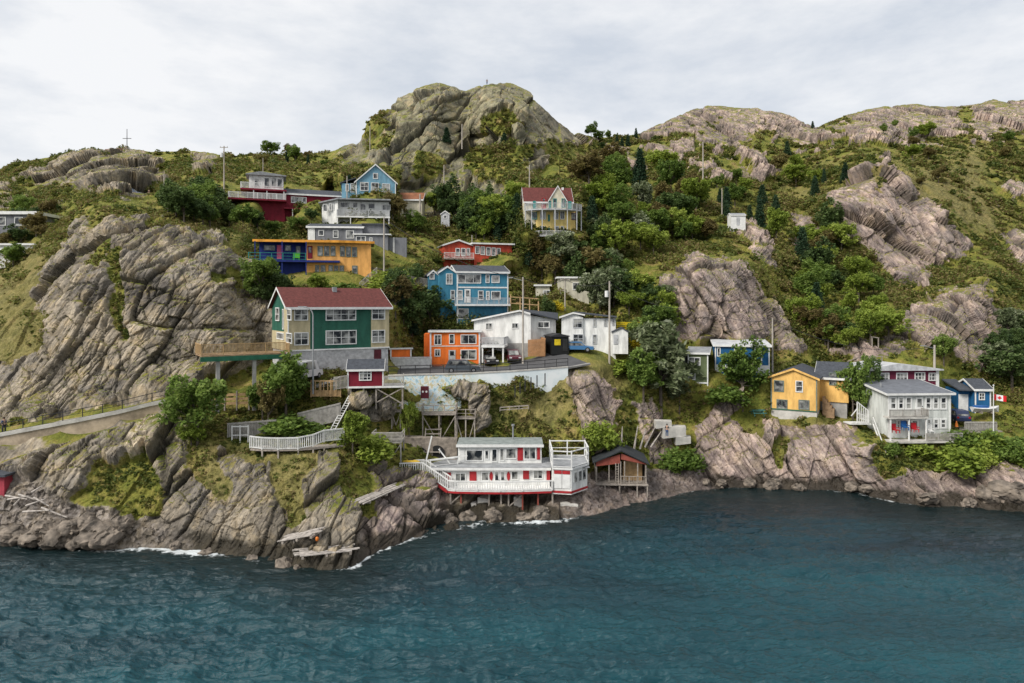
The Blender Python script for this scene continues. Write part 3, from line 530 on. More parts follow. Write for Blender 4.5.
    hgt = mth('ADD', mth('MULTIPLY', mix(s1.outputs[1], strk, strk2), 1.0), mth('MULTIPLY', fine, .5)); L.new(hgt, bp.inputs['Height']); L.new(bp.outputs[0], b.inputs['Normal'])
    return m
GM = ground_mat()
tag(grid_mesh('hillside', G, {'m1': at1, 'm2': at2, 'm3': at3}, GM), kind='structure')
def G3(px, py):
    """point of the built ground seen at a picture point"""
    i = int(np.clip(np.searchsorted(cols, px), 0, NC-1)); r = PY[i]; j = int(np.clip(np.searchsorted(-r, -py), 0, NR-1)); return Vector(PD[i, j])

# ------------------------------------------------------------------ sea
def water_mat():
    m = bpy.data.materials.new('sea_water'); m.use_nodes = True; nt = m.node_tree; L = nt.links; b = nt.nodes['Principled BSDF']
    b.inputs['Roughness'].default_value = .09; b.inputs['IOR'].default_value = 1.38; b.inputs['Specular IOR Level'].default_value = .5
    geo = nt.nodes.new('ShaderNodeNewGeometry'); mp = nt.nodes.new('ShaderNodeMapping'); mp.inputs['Scale'].default_value = (.6, 1.9, 1)
    L.new(geo.outputs['Position'], mp.inputs[0])
    def nz(s, d, r=.6, v=None):
        n = nt.nodes.new('ShaderNodeTexNoise'); n.inputs['Scale'].default_value = s; n.inputs['Detail'].default_value = d; n.inputs['Roughness'].default_value = r
        L.new((v or mp.outputs[0]), n.inputs['Vector']); return n.outputs['Fac']
    r = nt.nodes.new('ShaderNodeValToRGB'); r.color_ramp.elements[0].position = .30; r.color_ramp.elements[0].color = (.002,.013,.022,1)
    r.color_ramp.elements[1].position = .82; r.color_ramp.elements[1].color = (.005,.056,.071,1); spw = nt.nodes.new('ShaderNodeSeparateXYZ'); L.new(geo.outputs['Position'], spw.inputs[0]); my = nt.nodes.new('ShaderNodeMapRange'); my.inputs[1].default_value = 44; my.inputs[2].default_value = 80; my.inputs[3].default_value = .24; my.inputs[4].default_value = -.16; L.new(spw.outputs[1], my.inputs[0])  # teal near, darker far: the view-angle change in sheen is put into the colour
    aw = nt.nodes.new('ShaderNodeMath'); aw.operation = 'ADD'; L.new(nz(.05, 4, .5), aw.inputs[0]); L.new(my.outputs[0], aw.inputs[1]); L.new(aw.outputs[0], r.inputs[0])
    at = nt.nodes.new('ShaderNodeVertexColor'); at.layer_name = 'foam'; sc = nt.nodes.new('ShaderNodeSeparateColor'); L.new(at.outputs[0], sc.inputs[0])
    fo = nt.nodes.new('ShaderNodeMath'); fo.operation = 'ADD'; L.new(sc.outputs[0], fo.inputs[0]); L.new(nz(1.5, 7, .75, geo.outputs['Position']), fo.inputs[1])
    fm = nt.nodes.new('ShaderNodeMapRange'); fm.inputs[1].default_value = 1.03; fm.inputs[2].default_value = 1.16; L.new(fo.outputs[0], fm.inputs[0])
    mr = nt.nodes.new('ShaderNodeMix'); mr.data_type = 'RGBA'; L.new(fm.outputs[0], mr.inputs[0]); L.new(r.outputs[0], mr.inputs[6]); mr.inputs[7].default_value = (.62,.66,.67,1)
    sh_ = nt.nodes.new('ShaderNodeMix'); sh_.data_type = 'RGBA'; L.new(sc.outputs[1], sh_.inputs[0]); L.new(r.outputs[0], sh_.inputs[6]); sh_.inputs[7].default_value = (.008,.016,.016,1)
    L.new(sh_.outputs[2], mr.inputs[6]); L.new(mr.outputs[2], b.inputs['Base Color'])
    rr = nt.nodes.new('ShaderNodeMapRange'); L.new(fm.outputs[0], rr.inputs[0]); rr.inputs[3].default_value = .09; rr.inputs[4].default_value = .8; L.new(rr.outputs[0], b.inputs['Roughness'])
    bp = nt.nodes.new('ShaderNodeBump'); bp.inputs['Strength'].default_value = 1.0; bp.inputs['Distance'].default_value = .22
    ad = nt.nodes.new('ShaderNodeMath'); ad.operation = 'ADD'; L.new(nz(1.6, 6, .62), ad.inputs[0]); L.new(nz(.5, 3), ad.inputs[1])
    L.new(ad.outputs[0], bp.inputs['Height']); L.new(bp.outputs[0], b.inputs['Normal'])
    return m
tx = np.linspace(-1.3, 1.3, 1500); ty = 1/np.linspace(1/28.0, 1/112.0, 620)
X = tx[:,None]*ty[None]; Y = np.repeat(ty[None], 1500, 0)
p = np.stack([X*.62+Y*.12, Y*1.75-X*.22, X*0], -1).astype(np.float32)
def ridge(q, seed): return 1-np.abs(vnoise(q, seed))*2
wv = .26*fbm(p*.16, 3, 201) + .30*ridge(p*.34, 202) + .24*ridge(p*.75+3, 203) + .13*ridge(p*1.7, 204) + .06*ridge(p*3.5, 205)
wpx = CX+FOC*X/Y; wpy = HY+FOC*CH/Y; gap = wpy-ip(SHORE, np.clip(wpx, -250, 1275))     # distance in front of the shoreline
wv = 1.1*wv*np.clip(gap/30, .3, 1)*np.clip(.75+.6*fbm(np.stack([X*.03,Y*.06,X*0+9],-1).astype(np.float32),2,401),.4,1.2)
dm = np.abs(Y-FOC*CH/(ip(SHORE, np.clip(wpx,-250,1275))-HY))
surf = np.clip(.5+.9*fbm(np.stack([X*.09, Y*.05, X*0+3], -1).astype(np.float32), 3, 301), 0, 1)
foam = np.where(gap > -6, np.exp(-(dm/1.7)**2)*(.30+.50*surf), .2)
foam += .16*np.exp(-(((wpx-45)/25)**2+((wpy-547)/4)**2)) + .2*np.exp(-(((wpx-95)/30)**2+((wpy-553)/4)**2)) + .2*np.exp(-(((wpx-255)/22)**2+((wpy-563)/5)**2)) + .24*np.exp(-(((wpx-178)/34)**2+((wpy-556)/7)**2)) + .12*np.exp(-(((wpx-620)/26)**2+((wpy-514)/5)**2))
shal = np.clip(1-dm/15, 0, 1)*.95; foam += .17*np.clip(surf*2-.8,0,1)*np.exp(-(dm/.7)**2)*(gap > -6)
WG = np.stack([X, Y, wv], -1); fa = np.stack([foam, shal, foam*0, foam*0+1], -1)
tag(grid_mesh('sea', WG, {'foam': fa}, water_mat(), True), kind='structure')
far = MB(); far.v = [(-3000,-2000,-.6),(3000,-2000,-.6),(3000,5000,-.6),(-3000,5000,-.6)]; far.f = [(0,1,2,3)]
tag(far.build('sea_bed', mat('sea_bed_mud', (.02,.04,.045), .6)), kind='structure')
# ------------------------------------------------------------------ paints
GREEN = siding('dark_green_clapboard', (0.022, 0.105, 0.07)); TAN = siding('tan_clapboard', (0.48, 0.41, 0.25))
MAROON = siding('maroon_clapboard', (0.17, 0.008, 0.022)); ORANGE = siding('orange_clapboard', (0.78, 0.17, 0.025))
CREAMW = siding('white_clapboard', (0.74, 0.74, 0.71)); BLUE = siding('teal_blue_clapboard', (0.045, 0.20, 0.30)); SKYB = siding('sky_blue_clapboard', (0.16, 0.32, 0.42))
BRICKRED = siding('brick_red_clapboard', (0.42, 0.06, 0.03)); APRICOT = siding('apricot_clapboard', (0.74, 0.38, 0.11)); COBALT = siding('cobalt_boards', (0.01, 0.025, 0.16))
GREYW = siding('grey_clapboard', (0.17, 0.175, 0.19)); YELLOW = siding('pale_yellow_clapboard', (0.76, 0.58, 0.21)); CREAM2 = siding('cream_clapboard', (0.62, 0.57, 0.43))
SAGE = siding('sage_green_clapboard', (0.11, 0.14, 0.065)); MIDBLUE = siding('mid_blue_clapboard', (0.012, 0.10, 0.24)); GOLD = siding('gold_clapboard', (0.76, 0.46, 0.14))
PALEGREY = siding('pale_grey_clapboard', (0.56, 0.58, 0.55)); PLUM = siding('plum_clapboard', (0.12, 0.012, 0.035)); SCARLET = mat('red_shutter_paint', (0.38, 0.025, 0.03), .6)
GREENTRIM = mat('green_trim_paint', (0.02, 0.12, 0.07), .6); TEALTRIM = mat('teal_trim_paint', (0.03, 0.22, 0.20), .6); GREYTRIM = mat('grey_green_trim', (0.16, 0.20, 0.17), .6)
STONEW = mat('grey_block_wall', (0.46, 0.46, 0.46), .9, .18, 1.6, .5, 3.0); DARKDOOR = mat('dark_door_paint', (0.09, 0.012, 0.02), .5); YELP = mat('yellow_paint', (0.75, 0.55, 0.02), .6)
FENCEW = mat('white_fence_paint', (0.66, 0.66, 0.64), .7, .15, 2.0); FENCEG = mat('grey_fence_boards', (0.36, 0.34, 0.31), .9, .2, 2.0); DARKIN = mat('dark_interior', (0.02, 0.02, 0.02), .9)
GREYPAINT = mat('light_grey_paint', (0.45, 0.46, 0.47), .7); PINK = mat('pink_paint', (0.7, 0.12, 0.22), .6); RUST = mat('red_primer_paint', (0.27, 0.07, 0.05), .8, .2)
def loc_span(pL, yL, DL, pR, DR):
    a = P3(pL, yL, DL); x2 = (pR-CX)*DR/FOC; yaw = math.degrees(math.atan2(DR-DL, x2-a.x)); return a, yaw, math.hypot(x2-a.x, DR-DL)

# ---- green house over the grey basement
a, yaw, w = loc_span(288, 371, 82.5, 388.5, 89.5); k = (180, 260, 4)
t = T('green_house', 'dark green clapboard house with tan corners and red-brown roof above a grey basement', 'house', loc=a, yaw=yaw, crop=k)
dpt = 7.8; zf = t.P(600, 355)[1]; ze = t.P(440, 186)[1]; zr = ze+2.25
t.part('basement', MB().box(0.05, w-0.05, 0.05, dpt-.05, -2.5, zf), STONEW)
t.gable_side(0, w, 0, dpt, zf, ze, zr, GREEN, REDROOF, oh=.45)
tl = t.P(520, 300)[0]; tr = t.P(764, 300)[0]
for nm, x0, x1 in (('tan_bay', -.06, tl), ('tan_bay', tr, w+.06)): t.part(nm, MB().box(x0, x1, -.07, 1.6 if x0 < 0 else dpt*.4, zf-.1, ze-.08), TAN)
t.part('tan_bay', MB().box(-.08, 0.0, 1.55, dpt-.3, zf-.1, t.Q(400, 284)[1]), TAN)
t.part('trim', MB().box(-.12, w+.1, -.13, -.072, zf-.15, zf+.02), WHITE)
for b in [(456,196,512,242,2,2),(456,290,514,340,2,2),(582,192,704,241,4,2),(582,282,706,336,4,2),(766,190,820,238,2,2),(766,280,820,330,2,2)]: t.win(*b, off=-.07 if (b[0] < 520 or b[0] > 760) else 0)
for b in [(383,190,398,244,1,2),(411,196,416,278,1,1),(430,195,446,242,1,2),(388,288,416,320,2,1),(426,290,448,335,1,2)]: t.win(*b, face='L', off=-.08)
t.door(776, 358, 804, 414, DARKDOOR, off=.05)
t.door(806, 360, 820, 430, GREYPAINT, off=.05)
t.corners([0], -.09, -1.2, ze-.1); v = MB().box(w*.5, w*.5+.5, dpt*.36, dpt*.36+.5, zr-.4, zr+.25); t.part('roof_vent', v, GREYMETAL)
dk = MB(); dz = t.Q(380, 372, 0)[1]
x0 = -9.6
dk.box(x0, -.15, .2, 4.6, zf-.45, zf-.3); t.part('deck_floor', dk, BROWNWOOD)
t.part('deck_beam', MB().box(x0-.1, -.1, .05, .35, zf-1.0, zf-.46), GREENTRIM)
r = MB(); r.rail((x0,.25,zf-.3), (-.2,.25,zf-.3), 1.25, .15, .06, 2.2); r.rail((x0,.25,zf-.3), (x0,4.5,zf-.3), 1.25, .15, .06, 2.2); r.rail((-.2,.2,zf-.3),(-.2,-1.4,zf-.3),1.2,.15,.06)
t.part('deck_railing', r, TANWOOD)
for xx in (x0+1.6, x0+5.6): t.part('deck_post', MB().box(xx, xx+.4, .3, .7, -4.5, zf-1.0), CONC)

# ---- maroon shed on stilts
a, yaw, w = loc_span(348, 386.5, 81, 383, 81.6)
t = T('maroon_shed', 'small maroon shed with one white window, on timber stilts below the green house', 'shed', loc=a, yaw=yaw, crop=k)
h = t.P(700, 436)[1]; dd = 2.8
t.gable_side(0, w, 0, dd, 0, h, h+.95, MAROON, DARKROOF, oh=.22, th=.12)
t.win(716, 440, 766, 482, 3, 3); t.corners([0, w], -.02, 0, h-.05, .16)
t.part('floor_beam', MB().box(-.2, w+2.5, -.1, dd, -.22, -.01), WHITE)
r = MB(); r.rail((w+.1,-.05,0),(w+2.4,-.05,0),1.15,.14,.07); r.rail((w+2.4,-.05,0),(w+2.4,dd,0),1.15,.14,.07); t.part('deck_railing', r, FENCEG)
for x_, y_ in ((.3,.2),(1.8,.2),(w*.8,.2),(w+2.3,.1),(w+2.3,dd-.2),(.3,dd-.2)): t.part('stilt', MB().box(x_-.09, x_+.09, y_-.09, y_+.09, -2.8, -.22), OLDWOOD)
b = MB(); b.beam((w+2.3,.1,-.3),(w*.8,.1,-2.0),.12); b.beam((w*.8,.12,-.3),(w+2.3,.12,-2.2),.12); t.part('brace', b, OLDWOOD)
b = MB(); b.rail((-1.6,-.1,-.4),(-.1,-.1,-.2),1.5,.14,.07); t.part('side_fence', b, FENCEG)

# ---- little orange shed and the orange house
a, yaw, w = loc_span(390, 362, 95, 411.5, 96)
t = T('orange_shed', 'tiny orange shed with white trim just right of the green house', 'shed', loc=a, yaw=yaw, crop=k)
h = t.P(880, 356)[1]; t.flat(0, w, 0, 2.6, -1, h, ORANGE, REDROOF, .15, .15, drop=.3); t.corners([.1, w-.1], -.02, 0, h, .2)
a, yaw, w = loc_span(430, 364.5, 97, 480, 97.5); k2 = (420, 260, 4)
t = T('orange_house', 'bright orange flat-roofed two-storey house with white trim beside the road', 'house', loc=a, yaw=yaw, crop=k2)
h = t.P(100, 288)[1]; t.flat(0, w, 0, 6.5, -1.0, h, ORANGE, GREYROOF, .22, .2, drop=.1)
t.part('side_bay', MB().box(-.9, -.02, .8, 5, -1, h-.3), ORANGE)
t.corners([.08, w-.08], -.02, -.2, h-.03, .22)
for b in [(56,298,86,340,2,1),(116,296,138,336,1,1),(162,298,226,336,2,1),(58,356,82,386,2,1),(162,358,226,398,2,1)]: t.win(*b)
t.door(114, 360, 142, 400, GREYPAINT, glass=True)
t.part('string_course', MB().box(0.02, w-.02, -.05, -.003, t.P(0,345)[1]-.05, t.P(0,345)[1]+.07), WHITE)
# low white fence in front
t = T('white_board_fence', 'low white board fence along the road in front of the orange house', 'fence', 392, 367, 95)
r = MB(); r.rail((0,0,-.2),(5.4,.8,-.2),1.5,.2,.1); r.box(0,5.4,.05,.1,-.3,1.2); t.part('pickets', r, FENCEW)

# ---- white house with the carport
a, yaw, w = loc_span(474, 349.5, 101, 530, 100)
t = T('white_carport_house', 'white clapboard house with dark gable roof and a carport at its left end', 'house', loc=a, yaw=yaw, crop=k2)
zl = t.P(216, 240)[1]; zp = t.P(412, 204)[1]; zc = t.P(436, 214)[1]; xr_ = t.P(400, 210)[0]
de = 8.0; bx = w+3.6
t.part('wall', MB().extr([(0,-1.5),(w,-1.5),(w,zc-.1),(xr_,zp-.15),(0,zl-.1)], 'y', 0, de), CREAMW)
t.part('side_wing', MB().block([(w+.003,.9),(bx,3.0),(bx-1,de+1),(w+.003,de)], -1.5, [zc-.25, t.P(534,240,3)[1], t.P(534,240,3)[1], zc-.25]), CREAMW)
rf = MB(); rf.extr([(-.3,zl-.13),(xr_,zp),(xr_,zp+.18),(-.3,zl+.05)], 'y', -.3, de+.3); rf.block([(xr_+.005,-.3),(w+.4,.3),(bx+.4,2.5),(bx,de+1.2),(xr_+.005,de+.3)], [zp, zc-.1, t.P(540,240,3)[1]-.05, zc-.3, zp], [zp+.18, zc+.1, t.P(540,240,3)[1]+.12, zc, zp+.18])
ro = t.part('roof', rf, DARKROOF); t.part('trim', MB().extr([(-.32,zl-.2),(xr_,zp-.07),(w+.1,zc-.14),(w+.1,zc+.1),(xr_,zp+.17),(-.32,zl+.04)], 'y', -.36, -.305), WHITE, ro)
for b in [(262,251,290,279,2,1),(366,251,394,275,2,1)]: t.win(*b)
w2 = t.winl(w+1.0, w+2.8, t.P(468,272,1)[1], t.P(468,246,1)[1], 'F', 1.35, 2, 1); 
t.part('corner_board', MB().box(w-.12, w+.12, -.06, .1, -.5, zc-.2), WHITE)
t.part('foundation', MB().box(t.P(340,330)[0], w-.05, -.12, .0, -1.5, t.P(380,332)[1]), CONC)
cz = t.P(290, 350, -4)[1]; cx0 = t.P(246, 350, -4)[0]; cx1 = t.P(338, 350, -4)[0]
t.part('carport_roof', MB().box(cx0, cx1, -4.2, .0, cz, cz+.3), WHITE)
for x_ in (cx0+.05, cx1-.3, (cx0+cx1)/2-.1): t.part('carport_post', MB().box(x_, x_+.2, -4.1, -3.9, -1.6, cz), WHITE)
r = MB(); r.rail((cx0+.1,-4.1,cz+.3),(cx1-.1,-4.1,cz+.3),1.1,.15,.07); r.rail((cx1-.1,-4.1,cz+.3),(cx1-.1,-.1,cz+.3),1.1,.15,.07); t.part('carport_railing', r, GREYPAINT)
# tan board fence right of it
t = T('tan_board_fence', 'tall tan board fence between the white carport house and the black cabin', 'fence', 528, 353, 97.5, 8, crop=k2)
fx = t.P(500, 350)[0]; f = MB()
for i in range(16): x_ = fx*i/16; f.box(x_, x_+fx/16-.02, 0, .06, -.5, 1.9+.12*i/16)
f.box(0, fx, .06, .14, .2, .32); f.box(0, fx, .06, .14, 1.5, 1.62); t.part('boards', f, mat('fence_orange_tan', (.46,.24,.11), .85, .15, 1.5))
f = MB()
for i in range(10): f.box(fx+.05, fx+.11, .1+.4*i, .1+.4*i+.37, -.5, 2.1)
t.part('return_boards', f, mat('fence_orange_tan', (.46,.24,.11)))

# ---- black cabin
t = T('black_cabin', 'small black box cabin with a yellow sign at the top of the road', 'cabin', 551.5, 350.5, 98, 14, crop=k2)
w = t.P(572, 340)[0]; w = 2.6; t.part('wall', MB().box(0, w, 0, 3.4, -.6, 1.95), mat('black_boards', (.012,.013,.013), .6))
t.part('roof', MB().extr([(-.15,1.96),(w+.15,1.96),(w+.15,2.08),(w/2,2.4),(-.15,2.08)], 'y', -.15, 3.5), BLACKMETAL)
t.part('sign', MB().box(.45, 1.35, -.06, -.003, .75, 1.6), YELP); t.part('door', MB().box(1.7, 2.4, -.04, -.003, -.1, 1.6), mat('charcoal_door', (.03,.03,.03), .5))

# ---- white house right of the road
a, yaw, w = loc_span(561.5, 351, 101, 589, 103)
t = T('white_gable_house', 'white two-storey gable house with a little gabled porch, right of the black cabin', 'house', loc=a, yaw=-8, crop=k2)
w = t.P(652, 250)[0]; xw = t.P(783, 250, .4)[0]; zL = t.P(566, 228)[1]; zR = t.P(610, 216)[1]
t.part('wall', MB().extr([(0,-2),(w,-2),(w,zR-.5),(w*.55,zR+.1),(0,zL)], 'y', 0, 7), CREAMW)
t.part('side_wing', MB().box(w+.003, xw, .35, 6.5, -2, zR-.65), CREAMW)
ro = t.part('roof', MB().extr([(-.3,zL-.1),(w*.55,zR+.12),(xw+.2,zR-.55),(xw+.2,zR-.4),(w*.55,zR+.32),(-.3,zL+.1)], 'y', -.3, 7.2), DARKROOF)
t.part('trim', MB().extr([(-.32,zL-.2),(w*.55,zR+.05),(w+.3,zR-.25),(w+.3,zR-.05),(w*.55,zR+.28),(-.32,zL+.06)], 'y', -.35, -.304), WHITE, ro)
for b in [(612,234,650,272,2,2),(612,296,654,332,2,2)]: t.win(*b, fm=GREYPAINT)
for b in [(692,236,706,268),(736,236,748,266),(768,236,778,262),(690,298,708,336)]: t.win(*b, nx=1, ny=2, off=.35, fm=GREYPAINT)
px0 = t.P(770, 330, -2)[0]; pz = t.P(800, 290, -2)[1]; pw = t.P(832, 330, -2)[0]-px0
t.part('porch', MB().extr([(px0,-.2),(px0+pw,-.2),(px0+pw,pz),(px0+pw*.6,pz+.6),(px0,pz)], 'y', -2, .3), CREAMW)
t.part('porch_roof', MB().extr([(px0-.15,pz-.04),(px0+pw*.6,pz+.62),(px0+pw+.15,pz-.04),(px0+pw+.15,pz+.1),(px0+pw*.6,pz+.78),(px0-.15,pz+.1)], 'y', -2.15, .3), DARKROOF)
t.door(774, 298, 792, 338, GREYPAINT, off=-2)
# yellow fence and deck behind it
t = T('yellow_fence', 'bright yellow stepped fence right of the white gable house', 'fence', 617, 333, 106, 0, crop=k2)
r = MB(); x1 = 5.5
for zz in (0, .9): r.rail((0,0,zz),(x1,.3,zz-.1),.75,.5,.09,1.4,False,.14,True)
r.rail((x1-1,-.8,-1.2),(x1+2.0,-.6,-1.6),.8,.4,.09,1.2,False,.14,True); r.box(0,x1,-.02,.03,1.2,1.5); t.part('rails', r, YELP)

# ---- teal blue house
a, yaw, w = loc_span(457, 321, 106.5, 508, 108.5)
t = T('teal_blue_house', 'teal blue three-storey clapboard house with white trim and balcony, above the orange house', 'house', loc=a, yaw=yaw, crop=k2)
h = t.P(200, 48)[1]; t.gable_side(0, w, 0, 7.5, -3, h, h+1.1, BLUE, DARKROOF, oh=.3)
t.corners([.05, w-.05], -.02, -2.5, h-.05, .18)
xl = t.P(76, 60, 1.2)[0]; hl = t.P(100, 28, 1.2)[1]
t.gable_front(xl, -.01, 1.2, 7, -3, h-.1, hl+.0, BLUE, DARKROOF, oh=.2); 
xl2 = t.P(34, 60, 2.2)[0]; t.gable_front(xl2, xl-.02, 2.2, 6, -3, h-.45, h+.2, BLUE, DARKROOF, oh=.2)
for b in [(150,56,244,94,3,1),(262,58,278,92,1,1),(286,62,318,92,1,1),(146,120,170,160,1,2),(232,122,254,160,1,2),(264,124,278,160,1,2),(284,124,322,158,1,1),(152,194,194,236,1,1)]: t.win(*b)
for b in [(104,54,130,98,2,2),(122,120,140,160,1,2)]: t.win(*b, off=1.2)
t.win(38, 52, 58, 78, 1, 1, off=2.2)
t.door(178, 116, 202, 170, WHITE, glass=True)
zb = t.P(200, 176)[1]; bw0 = t.P(140, 176, -1)[0]
t.part('balcony_floor', MB().box(bw0, w+.1, -1.2, -.0, zb-.3, zb), WHITE)
r = MB(); r.rail((bw0,-1.1,zb),(w,-1.1,zb),.95,.2,.05); t.part('balcony_railing', r, GREYPAINT)
t.part('string_course', MB().box(0.1, w-.1, -.05, -.003, t.P(0,108)[1]-.12, t.P(0,108)[1]+.1), WHITE)
# timber stair frame right of it
t = T('timber_stair_frame', 'bare tan timber stair frame right of the teal blue house', 'stairs', 510, 312, 108, 0, crop=k2)
r = MB()
for x_ in (0,1.5,3.0,4.4): r.box(x_, x_+.18, 0, .18, -1.5, 2.8-.25*x_)
for z_ in (.2,1.4,2.4): r.beam((0,.05,z_),(4.5,.05,z_-.3),.14)
t.part('posts_and_rails', r, TANWOOD)
for i in range(6): t.part('step', MB().box(.3+i*.6, .9+i*.6, .2, 1.2, 1.9-i*.42, 1.98-i*.42), TANWOOD)

# ---- red bungalow
k3 = (400, 140, 4)
a, yaw, w = loc_span(474, 265, 124, 512, 126)
t = T('brick_red_bungalow', 'low brick-red bungalow half hidden in trees above the teal blue house', 'house', loc=a, yaw=yaw, crop=k3)
h = t.P(300, 416)[1]; t.flat(0, w, 0, 8, -2.5, h, BRICKRED, GREYROOF, .4, .2, drop=-.3)
for b in [(300,424,318,456),(322,426,340,460),(344,428,362,462),(366,430,382,464),(386,432,402,466)]: t.win(*b)
xl = t.P(176, 420, .8)[0]; hl = t.P(230, 402, .8)[1]
t.gable_front(xl, -.01, .8, 7, -2.5, hl-.9, hl, BRICKRED, GREYROOF, oh=.3)
for b in [(222,432,240,464),(244,432,262,464),(266,432,280,462)]: t.win(*b, off=.8)
r = MB(); z_ = t.P(220,474,0)[1]; r.rail((xl-.2,-.6,z_),(-.2,-.6,z_),1,.25,.06); t.part('porch_railing', r, FENCEW)
t.part('porch_floor', MB().box(xl-.3, -.1, -.8, .78, z_-.2, z_), OLDWOOD)

# ---- apricot and cobalt house
k4 = (200, 130, 4)
a, yaw, w = loc_span(306, 280, 105, 371.5, 107)
t = T('apricot_house', 'apricot orange flat-roofed house with a cobalt blue verandah wing at its left', 'house', loc=a, yaw=yaw, crop=k4)
xl0 = t.P(212, 450)[0]; h = t.P(600, 452)[1]; wr = t.P(684, 500)[0]
t.part('wall', MB().block([(0,0),(wr,0),(wr,7),(0,7)], -2.8, h), APRICOT)
ro = t.part('roof', MB().block([(xl0,-.2),(t.P(556,500)[0],-1.0),(wr+.5,-.2),(wr+.5,7.3),(xl0,7.3)], [h+.01]*5, [h+.28]*5), GREYROOF)
t.part('fascia', MB().block([(xl0-.05,-.26),(t.P(556,500)[0],-1.08),(wr+.55,-.26),(wr+.5,-.203),(t.P(556,500)[0],-1.003),(xl0,-.203)], [h-.06]*6, [h+.3]*6), mat('amber_fascia', (.75,.33,.04), .6), ro)
xl = t.P(232, 500)[0]
t.part('verandah_wall', MB().box(xl, -.01, 1.2, 7, -2.5, h), COBALT)
for b in [(470,464,492,504),(496,464,518,504),(522,464,542,504)]: t.win(*b, ny=2, off=0, fm=GREYTRIM)
for b in [(560,464,580,506),(584,466,604,508),(608,468,628,508),(514,540,532,582),(536,542,554,582),(558,542,576,584),(608,542,630,586),(460,540,478,572),(482,540,502,576)]: t.win(*b, ny=2, off=0, fm=GREYTRIM)
for b in [(256,460,300,482),(340,460,364,484),(384,464,402,500)]: t.win(*b, off=1.2, fm=GREYTRIM)
t.door(308, 460, 332, 516, PINK, off=1.2); t.door(430, 464, 450, 514, MAROON, off=0, glass=True)
zb = t.P(350, 520, -.6)[1]
t.part('verandah_floor', MB().box(xl-1.2, t.P(560,520)[0], -.9, 1.19, zb-.3, zb), COBALT)
r = MB(); r.rail((xl-1.2,-.85,zb),(0,-.85,zb),1.05,.3,.05,1.6,False,.1,True); r.rail((xl-1.2,-.85,zb),(xl-1.2,1.1,zb),1.05,.3,.05,1.6,False,.1); t.part('verandah_railing', r, TEALTRIM)
for x_ in (xl-.4, xl+3.5, xl+7): t.part('verandah_post', MB().box(x_, x_+.15, -.8, -.65, -2.5, h), COBALT)
t.part('lower_wall', MB().box(xl+1, -.01, .6, 6.8, -2.6, zb-.31), COBALT)
g = MB(); g.box(-3.0,-2.1,-.3,.2,zb,zb+.5); g.box(-3.0,-2.1,.2,.3,zb,zb+1.1); 
t2 = T('green_deck_chair', 'lime green chair on the cobalt blue verandah', 'chair', loc=t.o.location+Vector((-1.4,-.3,zb)), yaw=yaw)
LIME = mat('lime_paint', (.12,.5,.04), .6)
t2.part('seat', MB().box(-.5,.5,-.3,.3,.35,.45), LIME); t2.part('backrest', MB().box(-.5,.5,.3,.4,.45,1.2), LIME)
for a_ in (-.45,.4): t2.part('leg', MB().box(a_,a_+.08,-.3,.3,0,.35), LIME)

# ---- grey house, white balcony house, sky-blue house
a, yaw, w = loc_span(308, 247, 117, 385, 118)
t = T('grey_house', 'long grey clapboard house with white-framed windows behind the apricot house', 'house', loc=a, yaw=yaw, crop=k4)
h = t.P(480, 388)[1]; x1 = t.P(650, 400)[0]
t.gable_side(0, x1, 0, 7, -2.5, h, h+.8, GREYW, DARKROOF, oh=.3)
t.part('annex', MB().box(x1+.01, w, .6, 7, -7.5, t.P(700,378)[1]), GREYW); t.part('annex_roof', MB().box(x1-.2, w+.3, .2, 7.3, t.P(700,378)[1]+.01, t.P(700,378)[1]+.22), DARKROOF)
t.part('entrance', MB().box(x1-1.2, t.P(752,400,-1.5)[0], -1.5, -.01, -3, t.P(700,420,-1.5)[1]), GREYW); t.part('entrance_roof', MB().box(x1-1.4, t.P(764,400,-1.5)[0], -1.8, -.01, t.P(700,420,-1.5)[1]+.01, t.P(700,420,-1.5)[1]+.2), WHITE)
t.part('lower_annex', MB().box(t.P(690,430,-.8)[0], t.P(826,430,-.8)[0], -.8, .55, -8, t.P(760,430,-.8)[1]), GREYW)
for b in [(474,400,496,424,1,1),(532,400,554,432,1,1),(584,402,616,434,1,1)]: t.win(*b)
t.panel('white_bay', CREAMW, 0, t.P(460,440)[0], -1.5, h-.05, d0=0, d1=.12)
for b in [(624,424,664,448,2,1),(678,430,690,450,1,1)]: t.win(*b, off=-1.5)
for b in [(772,430,778,500),(704,488,760,500)]: t.win(*b, off=-.8)
k5 = k4
a, yaw, w = loc_span(321, 223, 127, 389, 129)
t = T('white_balcony_house', 'white two-storey house with a long balcony just below the sky-blue gable house', 'house', loc=a, yaw=yaw, crop=k4)
xs_ = t.P(552, 300)[0]; h = t.P(600, 282)[1]
t.part('wall', MB().block([(0,1.5),(xs_,0),(xs_,7.5),(0,7.5)], -3, [h-.5,h+.1,h+.1,h-.5]), CREAMW); t.part('right_wall', MB().box(xs_+.01, w, 1.0, 7.5, -3, h), CREAMW)
t.part('roof', MB().block([(-.6,1.1),(xs_,-.6),(w+.3,-.6),(w+.3,7.8),(-.6,7.8)], [h-.5,h+.12,h+.12,h+.12,h-.5], [h-.25,h+.36,h+.36,h+.36,h-.25]), GREYROOF)
for b in [(492,296,510,326),(516,294,528,322),(534,288,546,320)]: t.win(*b, off=.35)
for b in [(560,288,600,312,2,1),(640,294,664,330,1,1),(728,298,762,322,2,1),(610,290,632,312,1,1),(672,292,700,316,1,1)]: t.win(*b, off=1.0)
zb = t.P(650, 344, -1)[1]; t.part('balcony_floor', MB().box(xs_-.2, w+.2, -1, .98, zb-.3, zb), WHITE)
